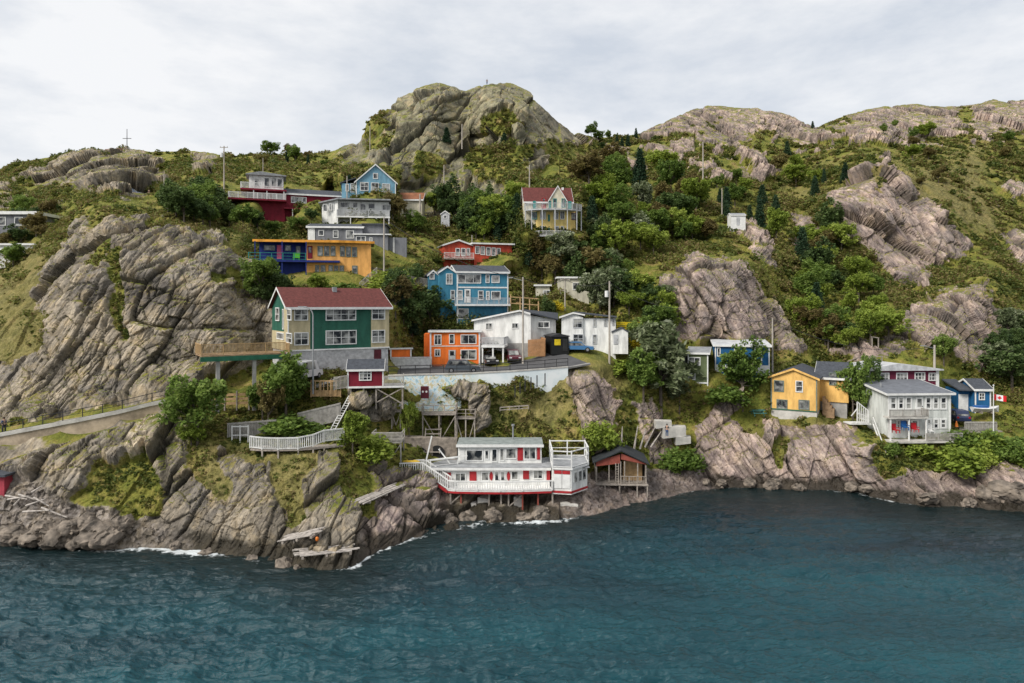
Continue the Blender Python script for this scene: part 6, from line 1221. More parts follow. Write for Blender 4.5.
car('maroon people carrier parked right of the white carport', 512.5, 361.3, 98, -80, cm('car_maroon', (.09,.008,.02)), 'suv')
car('white van parked among trees under the green house', 306, 379, 81.5, 75, cm('van_white', (.6,.6,.6)), 'van', 'parked_van', 'van')
car('blue and silver car on the grass of the left clifftop', 131, 196.5, 150, 5, cm('car_blue_silver', (.18,.26,.42)), 'suv')
car('white pickup partly hidden by trees left of the maroon house', 240, 209, 133, 0, cm('car_white', (.62,.62,.62)), 'suv')
t = T('small_boat', 'small white and blue boat on the grass in front of the small blue cottage', 'boat', loc=P3(985,413,95)); mb = MB(); n = 10
prof_ = [(-1.8,.55,.75),(-1.0,.75,.7),(0,.8,.68),(1.0,.6,.75),(1.9,.05,.95)]
for x_, w_, z_ in prof_: mb.v += [(x_,-w_,z_),(x_,0,.12),(x_,w_,z_),(x_,w_*.7,z_+.08),(x_,-w_*.7,z_+.08)]
for i in range(4):
    for j in range(5): a_ = 5*i; mb.f.append((a_+j, a_+(j+1)%5, a_+5+(j+1)%5, a_+5+j))
mb.f += [(4,3,2,1,0),(20,21,22,23,24)]; t.part('hull', mb, FENCEW); t.part('cockpit', MB().box(-1.5,.3,-.4,.4,.7,1.05), mat('boat_blue', (.03,.12,.35), .5)); t.part('cradle', MB().box(-.9,-.7,-.6,.6,0,.3).box(.6,.8,-.6,.6,0,.3), OLDWOOD)
car('dark blue car tucked right of the pale grey house', 956, 421, 94.5, 80, cm('car_navy', (.02,.03,.08)), 'suv')
car('blue car parked at the foot of the white gable house', 578, 351.5, 99.5, -10, cm('car_blue', (.04,.14,.3)), 'sedan')

# ------------------------------------------------------------------ people
SKIN = mat('skin', (.45,.28,.2), .7)
def person(label, px, py, D, top, legs, scale=1.0, yaw=0):
    """one continuous body (skin modifier over a joint skeleton) with hair, shirt and trousers following it"""
    def fig(name, joints, edges, m, parent):
        me = bpy.data.meshes.new(name); me.from_pydata([j[0] for j in joints], edges, []); o = bpy.data.objects.new(name, me); C.objects.link(o)
        md = o.modifiers.new('skin', 'SKIN'); 
        for i, j in enumerate(joints): me.skin_vertices[0].data[i].radius = (j[1], j[1])
        me.skin_vertices[0].data[0].use_root = True; o.modifiers.new('sub', 'SUBSURF').levels = 1; me.materials.append(m)
        if parent is not None: o.parent = parent
        return o
    J = [((0,0,.95),.13),((0,0,1.2),.12),((0,0,1.42),.12),((0,0,1.52),.055),((0,-.02,1.64),.1),((.1,0,.88),.09),((.12,-.03,.5),.065),((.12,0,.08),.045),((.12,-.14,.04),.04),((-.1,0,.88),.09),((-.14,.05,.5),.065),((-.14,.08,.08),.045),((-.14,-.06,.04),.04),((.2,0,1.4),.055),((.25,.02,1.12),.04),((.24,-.12,.9),.032),((-.2,0,1.4),.055),((-.25,.02,1.12),.04),((-.24,-.12,.9),.032)]
    E = [(0,1),(1,2),(2,3),(3,4),(0,5),(5,6),(6,7),(7,8),(0,9),(9,10),(10,11),(11,12),(2,13),(13,14),(14,15),(2,16),(16,17),(17,18)]
    if not J or True:
        me = bpy.data.meshes.new('person'); me.from_pydata([j[0] for j in J], E, []); b = bpy.data.objects.new('person', me); C.objects.link(b)
        bm = bmesh.new(); bm.from_mesh(me); ly = bm.verts.layers.skin.verify(); bm.verts.ensure_lookup_table()
        for i, j in enumerate(J): bm.verts[i][ly].radius = (j[1], j[1])
        bm.verts[0][ly].use_root = True; bm.to_mesh(me); bm.free(); b.modifiers.new('skin', 'SKIN'); sb = b.modifiers.new('sub', 'SUBSURF'); sb.levels = 1; sb.render_levels = 1; me.materials.append(SKIN)
    b.location = P3(px, py, D); b.rotation_euler = (0,0,math.radians(yaw)); tag(b, label, 'person')
    def shell(name, idx, ed, grow, m):
        me = bpy.data.meshes.new(name); me.from_pydata([J[i][0] for i in idx], [(idx.index(a), idx.index(c_)) for a, c_ in ed], []); o = bpy.data.objects.new(name, me); C.objects.link(o); o.parent = b
        bm = bmesh.new(); bm.from_mesh(me); ly = bm.verts.layers.skin.verify(); bm.verts.ensure_lookup_table()
        for k_, i in enumerate(idx): bm.verts[k_][ly].radius = (J[i][1]+grow, J[i][1]+grow)
        bm.verts[0][ly].use_root = True; bm.to_mesh(me); bm.free(); o.modifiers.new('skin', 'SKIN'); sb = o.modifiers.new('sub', 'SUBSURF'); sb.levels = 1; sb.render_levels = 1; me.materials.append(m)
    shell('shirt', [1,2,13,14,16,17], [(1,2),(2,13),(13,14),(2,16),(16,17)], .025, top); shell('trousers', [0,5,6,7,9,10,11], [(0,5),(5,6),(6,7),(0,9),(9,10),(10,11)], .022, legs)
    h_ = MB().sphere((0,.0,1.70),.115,(1,1.05,.85),10,8).build('hair', mat('dark_hair', (.03,.02,.015), .8), b, True)
    return b
DK = mat('dark_cloth', (.02,.022,.03), .9); DB = mat('blue_cloth', (.04,.08,.18), .9); LG = mat('pale_cloth', (.5,.5,.5), .9)
person('person in dark clothes standing on the grass beside the car on the left clifftop', 149, 197.3, 148, DK, DK, yaw=30)
person('person in a blue top walking the coast path at the left edge', 4, 433.0, 76.3, DB, DK, yaw=70)
person('tiny person standing on the summit of the rocky mountain', 487, 84.5, 223, DK, DB)
person('person in dark clothes on the concrete slabs in the gully', 667, 437, 91.5, DK, DB, yaw=-30)

# ------------------------------------------------------------------ poles, lamps, wires
def pole(label, px, py, top, D, arms=1, xf=False, lamp=0, r=.14, lean=0, name='utility_pole', cat='utility pole'):
    H = (py-top)*D/FOC; t = T(name, label, cat, loc=P3(px, py, D)); t.part('pole', MB().tube((0,0,-1.5),(lean,0,H),r,r*.7,8), POLEWOOD)
    for i in range(arms):
        z_ = H-.35-i*.8; t.part('crossarm', MB().box(lean-.8,lean+.8,-.12,-.0-.002,z_,z_+.12), POLEWOOD)
        mb = MB()
        for x_ in (-.7,0,.7): t.part('insulator', MB().tube((lean+x_,-.06,z_+.12),(lean+x_,-.06,z_+.32),.06,.04,6), GREYMETAL)
    if xf: t.part('transformer', MB().tube((lean-.42,-.1,H-2.3),(lean-.42,-.1,H-1.4),.27,.27,12), WHITE)
    if lamp:
        mb = MB(); mb.beam((0,0,H-.5),(lamp*1.6,-.2,H-.1),.07); t.part('lamp_arm', mb, GREYMETAL); t.part('lamp_head', MB().box(min(lamp*1.4,lamp*2.1),max(lamp*1.4,lamp*2.1),-.35,-.05,H-.16,H-.02), GREYMETAL)
    return t.o.location+Vector((lean,0,H-.2))
A_ = pole('tall utility pole left of the maroon house, against the left hill', 224, 200, 146, 138, 1, True, 0, .16)
B_ = pole('short pale pole on the left clifftop behind the parked car', 164, 198, 174, 128, 0)
pole('thin pole standing in front of the maroon house glass cabin', 263, 190, 158, 134, 0, r=.09)
pole('tall thin pole on the skyline left of the mountain', 370, 157, 126, 175, 0, r=.14)
C_ = pole('tall pole in the trees right of the sky-blue gable house', 444, 200, 165, 146, 0)
D_ = pole('pole on the mountain foot slope between two shrubs', 462, 143, 124, 170, 0, r=.16)
E_ = pole('pole just behind the roof of the pale yellow house', 529.5, 184, 165, 136, 0)
pole('short pale post beside the brown-roofed cottage', 420, 204, 194, 138, 0, r=.2)
F_ = pole('pole standing in front of the white balcony house left side', 347, 205, 176, 129, 0, r=.12)
G_ = pole('tall grey pole at the right end of the apricot house', 384, 268, 217, 104, 0, r=.14)
pole('thin pole behind the roof of the brick-red bungalow', 472, 262, 235, 128, 0, r=.1)
H_ = pole('street pole with a lamp between the white carport house and the cabin', 523, 362, 277, 95.5, 0, False, -1, .15)
I_ = pole('utility pole in the trees behind the two white houses', 565, 318, 278, 112, 1, r=.14)
J_ = pole('tall utility pole with a white transformer in front of the white gable house', 609.5, 354, 281, 98, 0, True, 0, .16)
K_ = pole('leaning pole on the crag behind the sage green house', 697, 352, 306, 107, 0, r=.13, lean=.9)
L_ = pole('utility pole beside the mid-blue house', 772.5, 370, 318, 99, 0, r=.14)
M_2 = pole('utility pole with a small lamp behind the plum storey', 934.5, 388, 345, 98, 0, False, -1, .2)
pole('tall pole on the slope below the right crag', 703, 176, 142, 178, 0, r=.2)
pole('pole among the bushes above the white hut', 722, 208, 188, 160, 0, r=.13)
# curved street lamp in front of the green house
t = T('street_lamp', 'grey street lamp with a curved arm in front of the green house', 'street lamp', loc=P3(313,377,80.5)); H = (377-316)*80.5/FOC
mb = MB().tube((0,0,-2.0),(0,0,H),.11,.08); t.part('pole', mb, GREYMETAL); mb = MB(); pp = [Vector((0,0,H))]
for i in range(1,7): a_ = math.radians(15*i); pp.append(Vector((-1.1*(1-math.cos(a_)), 0, H+1.1*math.sin(a_))))
for p, q in zip(pp[:-1], pp[1:]): mb.tube(p, q, .07, .07, 6)
t.part('arm', mb, GREYMETAL); t.part('lamp_head', MB().box(-1.75,-1.05,-.12,.12,H+1.02,H+1.16), GREYMETAL)
# cross on the left hilltop, bunker under it
t = T('hilltop_cross', 'thin dark cross-shaped mast on top of the left hill', 'mast', loc=P3(127,150,238)); H = (150-129)*238/FOC; t.part('mast', MB().tube((0,0,-1.5),(0,0,H),.17,.10,6), BLACKMETAL); t.part('crossbar', MB().beam((-1.5,0,H*.55),(1.5,0,H*.55),.16), BLACKMETAL)
t = T('hilltop_bunker', 'low reddish stone bunker on the crest below the cross mast', 'bunker', loc=P3(105,152.5,240)); t.part('wall', MB().block([(0,0),(8,0),(8,4),(0,4)], -2, [1.2,1.6,1.6,1.2]), mat('pink_stone', (.38,.22,.2), .9)); t.part('roof', MB().block([(7.9,-.2),(11.5,0),(11.5,4),(7.9,4)], -2, [1.7,.6,.6,1.7]), CONC)
def wire(p, q, sag, label):
    mb = MB(); n = 10; pts_ = [p.lerp(q, i/n)-Vector((0,0,sag*4*(i/n)*(1-i/n))) for i in range(n+1)]; o0 = pts_[0]
    for a_, b_ in zip(pts_[:-1], pts_[1:]): mb.tube(a_-o0, b_-o0, .035, .035, 4)
    o = mb.build('power_line', BLACKMETAL); o.location = o0; tag(o, label, 'cable')
wire(H_, I_, .8, 'overhead cable from the street lamp pole to the pole in the trees'); wire(I_, J_, .8, 'overhead cable from the pole in the trees to the transformer pole')
wire(J_, K_, 1.5, 'overhead cable from the transformer pole to the leaning pole'); wire(K_, L_, 1.0, 'overhead cable from the leaning pole to the mid-blue house'); wire(L_, M_2, 2.0, 'overhead cable from the mid-blue house to the plum storey')
wire(G_, H_, 1.5, 'overhead cable from the apricot house pole to the street lamp pole')
# ------------------------------------------------------------------ foliage
def leaf_mat(name, stops):
    m = bpy.data.materials.new(name); m.use_nodes = True; nt = m.node_tree; L = nt.links; b = nt.nodes['Principled BSDF']; b.inputs['Roughness'].default_value = .65; b.inputs['Specular IOR Level'].default_value = .25
    geo = nt.nodes.new('ShaderNodeNewGeometry'); oi = nt.nodes.new('ShaderNodeObjectInfo'); r = nt.nodes.new('ShaderNodeValToRGB'); e = r.color_ramp.elements
    while len(e) < len(stops): e.new(.5)
    for q, (p, c_) in zip(e, stops): q.position = p; q.color = (*c_, 1)
    n = nt.nodes.new('ShaderNodeTexNoise'); n.inputs['Scale'].default_value = .55; n.inputs['Detail'].default_value = 3; L.new(geo.outputs['Position'], n.inputs['Vector'])
    a = nt.nodes.new('ShaderNodeMath'); a.operation = 'MULTIPLY_ADD'; a.inputs[1].default_value = .5; L.new(geo.outputs['Random Per Island'], a.inputs[0])
    c_ = nt.nodes.new('ShaderNodeMath'); c_.operation = 'MULTIPLY_ADD'; c_.inputs[1].default_value = .9; c_.inputs[2].default_value = -.3; L.new(n.outputs['Fac'], c_.inputs[0])
    d = nt.nodes.new('ShaderNodeMath'); d.operation = 'MULTIPLY_ADD'; d.inputs[1].default_value = .32; L.new(oi.outputs['Random'], d.inputs[0]); L.new(c_.outputs[0], d.inputs[2]); L.new(d.outputs[0], a.inputs[2])
    L.new(a.outputs[0], r.inputs[0]); L.new(r.outputs[0], b.inputs['Base Color'])
    tr = nt.nodes.new('ShaderNodeBsdfTranslucent'); L.new(r.outputs[0], tr.inputs[0]); ms = nt.nodes.new('ShaderNodeMixShader'); ms.inputs[0].default_value = .4
    L.new(b.outputs[0], ms.inputs[1]); L.new(tr.outputs[0], ms.inputs[2]); L.new(ms.outputs[0], nt.nodes['Material Output'].inputs[0]); return m
LM = {'broad': leaf_mat('broad_leaf', [(.1,(0.054,0.096,0.019)),(.45,(0.126,0.198,0.036)),(.8,(0.216,0.300,0.066)),(1,(0.312,0.384,0.108))]),
      'dark': leaf_mat('dark_leaf', [(.1,(0.036,0.062,0.022)),(.5,(0.078,0.126,0.038)),(.85,(0.132,0.192,0.060)),(1,(0.192,0.240,0.084))]),
      'light': leaf_mat('light_leaf', [(.1,(0.108,0.156,0.022)),(.45,(0.210,0.282,0.042)),(.8,(0.336,0.408,0.072)),(1,(0.432,0.480,0.120))]),
      'willow': leaf_mat('willow_leaf', [(.1,(0.072,0.096,0.042)),(.5,(0.144,0.180,0.084)),(.8,(0.264,0.300,0.168)),(1,(0.528,0.552,0.408))]),
      'brown': leaf_mat('autumn_leaf', [(.1,(0.084,0.066,0.024)),(.5,(0.168,0.132,0.048)),(.8,(0.240,0.204,0.072)),(1,(0.216,0.240,0.072))]),
      'spruce': leaf_mat('spruce_needle', [(.1,(0.014,0.036,0.019)),(.5,(0.034,0.072,0.036)),(.85,(0.066,0.114,0.054)),(1,(0.096,0.156,0.072))])}
BARK = mat('bark', (.12,.10,.08), .95, .3, 3)
rng = np.random.default_rng(5)
def quads_mesh(name, c, size, m, up=0.55, asp=1.5):
    n = len(c); nv = rng.normal(size=(n,3)); nv[:,2] = np.abs(nv[:,2])+up; nv /= np.linalg.norm(nv, axis=1, keepdims=True)
    a = np.cross(nv, rng.normal(size=(n,3))); a /= np.linalg.norm(a, axis=1, keepdims=True)+1e-9; b = np.cross(nv, a)
    s = (size*rng.uniform(.6,1.35,n))[:,None]; a = a*s*.5*asp; b = b*s*.5
    v = np.stack([c-a*.2-b, c+a-b*.15, c+a*.2+b, c-a+b*.15], 1).reshape(-1,3)
    me = bpy.data.meshes.new(name); me.vertices.add(4*n); me.vertices.foreach_set('co', v.reshape(-1).astype(np.float32)); me.loops.add(4*n); me.loops.foreach_set('vertex_index', np.arange(4*n, dtype=np.int32))
    me.polygons.add(n); me.polygons.foreach_set('loop_start', np.arange(0,4*n,4,dtype=np.int32)); me.polygons.foreach_set('loop_total', np.full(n,4,np.int32)); me.update(calc_edges=True); me.materials.append(m); return me
def crown_pts(H, kind, seed):
    r = np.random.default_rng(seed); pts = []; cl = []
    if kind == 'spruce':
        for k in range(46):
            z = H*(.10+.88*(k/45)**.9); R = .27*H*(1-z/H)**.85+.12
            for j in range(int(4+9*(1-z/H))):
                a = r.uniform(0, 2*math.pi); rr = R*r.uniform(.45,1.1); c = np.array([rr*math.cos(a), rr*math.sin(a), z-rr*.35]); n = 13
                d = r.normal(size=(n,3))*np.array([.13,.13,.07])*H/6*1.6; pts.append(c+d)
        return np.concatenate(pts), cl
    nc = 105; lobes = [(r.uniform(-.22,.22)*H, r.uniform(-.22,.22)*H, r.uniform(.42,.80)*H, r.uniform(.17,.30)*H) for _ in range(6)] + [(0,0,.62*H,.30*H)]
    for k in range(nc):
        lx, ly, lz, lr = lobes[k % len(lobes)]; d = r.normal(size=3); d /= np.linalg.norm(d); d[2] = d[2]*.85+.1
        c = np.array([lx,ly,lz])+d*lr*r.uniform(.55,1.12); c[2] = max(c[2], .12*H); cr_ = H*r.uniform(.045,.095); n = int(44*(cr_/(H*.07))**1.5)
        q = r.normal(size=(n,3)); q /= np.linalg.norm(q,axis=1,keepdims=True); pts.append(c+q*cr_*r.uniform(.5,1.15,(n,1))); cl.append(c)
    return np.concatenate(pts), cl
PROTO = {}
for kind in LM:
    for v in range(3 if kind not in ('brown','willow') else 2):
        sd_ = hash_ = (sorted(LM).index(kind)+1)*10+v; P_, cl = crown_pts(6.0, kind, sd_); cm_ = quads_mesh('crown', P_, .23 if kind != 'spruce' else .2, LM[kind], asp=1.5 if kind != 'willow' else 2.2)
        tb = MB(); tb.tube((0,0,-1.0),(0,0,2.6 if kind != 'spruce' else 5.6),.17,.09 if kind != 'spruce' else .02,7)
        for c in cl[::9]: tb.tube((0,0,1.6+.1*c[2]),tuple(c),.06,.02,5)
        me = bpy.data.meshes.new('trunk'); me.from_pydata(tb.v,[],tb.f); me.materials.append(BARK); PROTO[(kind,v)] = (cm_, me)
# bushes: crown down to the ground
for kind in ('broad','light','brown','dark'):
    r = np.random.default_rng(90+len(kind)); pts = []
    for k in range(70):
        d = r.normal(size=3); d /= np.linalg.norm(d); d[2] = abs(d[2]); c = d*np.array([1.15,1.0,1.15])*r.uniform(.6,1.0)*1.0+np.array([0,0,.15]); q = r.normal(size=(26,3))*.17; pts.append(c+q)
    PROTO[('b'+kind,0)] = (quads_mesh('crown', np.concatenate(pts), .17, LM[kind]), None)
NAMES = {'broad':('leafy_tree','tree'),'dark':('leafy_tree','tree'),'light':('leafy_tree','tree'),'willow':('willow_tree','tree'),'brown':('autumn_tree','tree'),'spruce':('spruce_tree','tree')}
NT = [0]
def tree(kind, px, py, hpx, label, group=None, wide=1.0, D=None, cat=None):
    p = G3(px, py) if D is None else P3(px, py, D); dist = p.y; H = hpx*dist/FOC; bush = kind.startswith('b') and kind not in ('broad','brown')
    v = 0 if bush else random.randrange(3 if kind not in ('brown','willow') else 2); cm_, tm = PROTO[(kind, v)]
    s = H/(1.35 if bush else (5.6 if kind != 'spruce' else 5.9)); nm = 'bush' if bush else NAMES[kind][0]
    r = bpy.data.objects.new(nm, None) if tm else bpy.data.objects.new(nm, cm_); C.objects.link(r)
    r.location = p-Vector((0,0,.15)); r.rotation_euler = (0,0,random.uniform(0,6.28)); r.scale = (s*wide*random.uniform(.9,1.1), s*wide*random.uniform(.9,1.1), s); r.empty_display_size = .4
    tag(r, label, cat or ('bush' if bush else NAMES[kind][1]), group); NT[0] += 1
    if tm:
        for n_, me in (('crown', cm_), ('trunk', tm)): o = bpy.data.objects.new(n_, me); C.objects.link(o); o.parent = r
    return r
one_off = [
 ('broad',197,442,66,'bushy green tree on the cliff edge left of the white picket deck',1.0),('light',190,444,22,'small bright bushy tree at the foot of the clifftop tree by the path',1.6),
 ('broad',286,420,66,'tall green tree in front of the concrete deck posts',.95),('broad',262,420,44,'green tree left of the tall one by the concrete deck posts',.9),('brown',268,430,46,'rusty brown thinning tree below the tall green one',.75),
 ('bbroad',290,434,18,'low green bush behind the left half of the picket deck',1.6),('bbroad',309,434,12,'small low green bush behind the middle of the picket deck',1.8),
 ('light',354,455,46,'pointed bright green bushy tree at the right end of the picket deck',.8),('blight',372,456,20,'green bush right of the pointed bushy tree',1.3),('light',409,442,40,'bright green sapling between the boarded and railed platforms',.6),
 ('willow',662,408,74,'large silvery willow above the gully left of the sage green house',1.0),('broad',645,402,52,'green tree at the left foot of the silvery willow',.9),('willow',680,408,34,'smaller silvery willow below the sage green house',.9),
 ('broad',742,404,58,'round bright green tree in front of the mid-blue house',.95),('bbroad',726,404,16,'bush left of the round tree by the mid-blue house',1.6),
 ('broad',853,421,58,'broad green tree between the golden house and the pale grey house',.7),('dark',866,410,56,'darker green tree touching the pale grey house left wall',.7),
 ('broad',944,366,30,'small round tree right of the pole behind the plum storey',1.0),('blight',596,450,26,'bright bush hanging down the cleft right of the shore house',.9),('blight',588,436,14,'small bright bush higher in the cleft right of the shore house',1.0),
 ('bbroad',683,468,19,'round green bush on the shingle behind the boathouse',1.25),('blight',391,287,18,'lime green bush above the green house roof, right end',1.4),('dark',430,330,46,'dark green tree left of the teal blue house',1.1),('dark',413,338,40,'dark tree between the green house and the orange house',1.0),
 ('broad',262,305,42,'leafy green tree at the left foot of the apricot house',1.1),('dark',281,302,34,'dark leafy tree between the green roof and the cobalt verandah',1.0),('light',318,292,22,'small light green tree under the apricot house windows',1.2),
 ('bbroad',345,292,12,'low bush below the apricot wall, nearest the stairs',2.2),('brown',392,222,30,'brown autumn tree right of the grey house annex',1.1),('spruce',349,199,24,'small spruce in front of the sky-blue house side wing',.8),
 ('dark',1012,388,46,'dark green tree at the right edge above the small blue cottage',1.3),('willow',1000,384,36,'greyish tree right of the small blue cottage',1.1),('spruce',760,228,30,'dark spruce right of the white hut',.75),
 ('spruce',845,182,20,'lone dark spruce on the upper right slope',.9),('broad',436,226,26,1.0) if False else ('spruce',680,182,20,'dark spruce by the pole on the slope',1.0),('spruce',787,156,14,'dark spruce high on the ridge left of the gap',1.0),('spruce',813,127,8,'small spruce on the skyline between two crags',1.0),('spruce',500,143,18,'dark shrubby spruce on the mountain shoulder, right of centre',1.2),('spruce',447,143,16,'dark shrubby spruce on the mountain shoulder beside the pole',1.2),
 ('bbroad',893,452,10,'low bush in front of the pale grey house terrace',1.1),('bwhite' if False else 'blight',918,452,10,'pale green bush on the lawn below the pale grey house',1.6)]
for k_, px, py, h_, lb, wd in one_off: tree(k_, px, py, h_, lb, None, wd)
HBX = [(225,172,345,219,131),(344,165,396,207,134),(320,198,390,226,126),(307,223,385,248,116),(252,240,372,282,104),(445,240,512,270,123),(428,264,510,326,105),(524,184,583,237,124),(536,276,591,314,114),(474,310,555,352,95),(425,329,481,368,95),(561,311,628,354,100),(274,288,388,372,82),(388,345,412,366,93),(686,346,714,380,97),(713,340,770,374,98),(770,358,842,418,93),(863,362,953,438,88),(957,382,990,412,96),(0,212,40,262,110),(728,210,748,230,148),(616,318,645,335,105),(190,340,285,400,83),(340,360,404,400,80),(395,385,480,440,83),(395,360,600,378,88),(393,436,595,500,76),(594,448,652,490,84),(655,415,690,445,90),(438,206,452,222,135),(395,192,422,208,138),(124,186,155,198,140),(240,425,345,452,72),(735,385,770,418,93)]
REG = [ # polygon, count, (h lo, hi px), kinds, where
 ([(400,214),(440,210),(505,220),(520,205),(522,238),(512,262),(440,238),(398,236)],28,(20,36),['dark','dark','spruce','broad','light'],'in the wood above the brick-red bungalow'),
 ([(585,175),(640,168),(690,200),(722,240),(690,252),(660,268),(652,330),(632,330),(600,300),(590,240)],40,(22,42),['broad','broad','light','willow','spruce','light','brown','dark'],'in the wood right of the pale yellow house'),
 ([(512,245),(600,240),(612,300),(596,312),(540,280),(520,300),(512,270)],18,(26,46),['dark','dark','broad','willow','brown','spruce'],'in the trees around the beige house'),
 ([(772,232),(800,262),(828,208),(850,262),(905,302),(905,340),(868,352),(840,352),(815,345),(782,290)],34,(20,38),['broad','dark','light','spruce','brown','light'],'in the wooded hollow above the golden house'),
 ([(615,300),(668,300),(668,355),(650,372),(632,340)],10,(22,38),['dark','broad','light','willow'],'in the trees right of the yellow fence'),
 ([(158,205),(245,208),(265,240),(235,236),(180,222)],15,(22,36),['dark','broad','dark','spruce'],'behind the clifftop, below the maroon house'),
 ([(248,280),(285,282),(270,310),(245,300)],5,(18,30),['broad','dark'],'on the slope below the cobalt verandah'),
 ([(0,215),(55,212),(60,240),(35,250),(0,262)],8,(14,26),['dark','broad','brown'],'beside the white roofs at the left edge'),
 ([(395,280),(425,282),(424,335),(400,345),(392,320)],9,(20,36),['brown','dark','brown','spruce'],'on the slope between the green and teal houses'),
 ([(985,345),(1035,335),(1035,392),(1000,392)],7,(24,38),['broad','dark','willow'],'at the right edge above the flagpole'),
 ([(262,150),(340,152),(330,175),(262,172)],8,(8,18),['spruce','broad','brown'],'on the ridge behind the maroon house'),
 ([(580,132),(642,130),(640,150),(590,155)],9,(8,14),['spruce','dark','broad'],'on the skyline right of the mountain'),
 ([(640,170),(720,180),(800,170),(835,180),(800,215),(740,230),(700,205)],18,(12,24),['light','spruce','brown','broad'],'scattered on the slope around the white hut'),
 ([(850,130),(1020,135),(1020,225),(960,220),(910,180)],12,(8,18),['broad','light','brown'],'scattered on the upper right hillside')]
def inpoly(p, x, y):
    r = False
    for k in range(len(p)):
        (x0,y0),(x1,y1) = p[k], p[(k+1) % len(p)]
        if (y0 > y) != (y1 > y) and x < (x1-x0)*(y-y0)/((y1-y0) or 1e-9)+x0: r = not r
    return r
ADJ = {'broad':'leafy green tree','dark':'dark leafy tree','light':'yellow-green tree','willow':'silvery tree','brown':'brownish tree','spruce':'dark spruce'}
for poly, n, (lo, hi), kinds, where in REG:
    xs = [p[0] for p in poly]; ys = [p[1] for p in poly]; got = 0; tries = 0; placed = []
    while got < n and tries < 4000:
        tries += 1; x = random.uniform(min(xs), max(xs)); y = random.uniform(min(ys), max(ys))
        if not inpoly(poly, x, y): continue
        h = random.uniform(lo, hi); d = G3(x, y).y; w = h*.42
        if any(x+w > a and x-w < c_ and y > b and y-h < e and d < D_+8 for a,b,c_,e,D_ in HBX): continue
        if any((x-a)**2+((y-b)*1.6)**2 < (min(h,k)*.28)**2 for a,b,k in placed): continue
        placed.append((x,y,h)); kd = random.choice(kinds); got += 1
        tree(kd, x, y, h, ADJ[kd]+'|'+where, ADJ[kd]+'s '+where, random.uniform(.9,1.25) if kd != 'spruce' else random.uniform(.7,.95))
# hedge-like bushes below the flagpole
for i in range(16):
    x = 950+i*5.2+random.uniform(-2,2); y = random.choice([452,462,468])+random.uniform(-4,4)
    tree(random.choice(['bbroad','blight']), x, y, random.uniform(15,22), 'bright green bush in the thicket below the flagpole', 'bushes below the flagpole', 1.25)
LM['yellow'] = leaf_mat('yellow_flower', [(.1,(.30,.28,.03)),(.5,(.55,.45,.03)),(1,(.75,.62,.05))]); me_ = PROTO[('blight',0)][0].copy(); me_.materials.clear(); me_.materials.append(LM['yellow']); PROTO[('byellow',0)] = (me_, None)
for x, y, h, lb in [(641,349,10,'yellow-flowered bush at the foot of the stepped yellow fence'),(652,356,8,'small yellow-flowered bush lowest on the slope right of the white gable house'),(632,342,7,'yellow-flowered bush just under the yellow fence rails'),(556,309,8,'yellow-flowered bush beside the timber stair frame')]: tree('byellow', x, y, h, lb, None, 1.2)
for kd, x, y, h, w_, lb in [('dark',229,226,24,1.1,'dark tree under the left corner of the white railed terrace'),('broad',243,230,26,1.1,'green tree in front of the left end of the maroon house'),('dark',258,232,22,1.1,'dark tree in front of the maroon wall, left of the scrubby bank'),('broad',274,236,16,1.3,'low green tree above the left end of the amber fascia'),('broad',298,235,18,1.3,'green tree between the maroon and grey houses'),('dark',312,222,14,1.2,'small dark tree left of the white balcony house'),('dark',549,320,22,.9,'dark tree between the two parts of the beige house'),('willow',600,318,42,.9,'silvery tree just right of the right end of the beige house'),('broad',640,345,30,1.0,'green tree beside the yellow fence'),('dark',655,338,34,1.1,'dark green tree at the foot of the crag beside the yellow fence'),('light',602,300,30,.9,'bright green tree above the roof of the white gable house'),('broad',14,268,24,1.2,'green tree at the right of the lower white roof at the left edge'),('dark',20,243,18,1.5,'dark tree in front of the upper white roof at the left edge'),('brown',40,238,14,1.4,'reddish brown tree right of the upper white roof at the left edge'),('brown',828,352,34,1.05,'large tan-brown tree in the hollow above the golden house'),('blight',628,372,14,1.6,'pale green bush on the ledge right of the road end')]: tree(kd, x, y, h, lb, None, w_)
print('trees', NT[0])

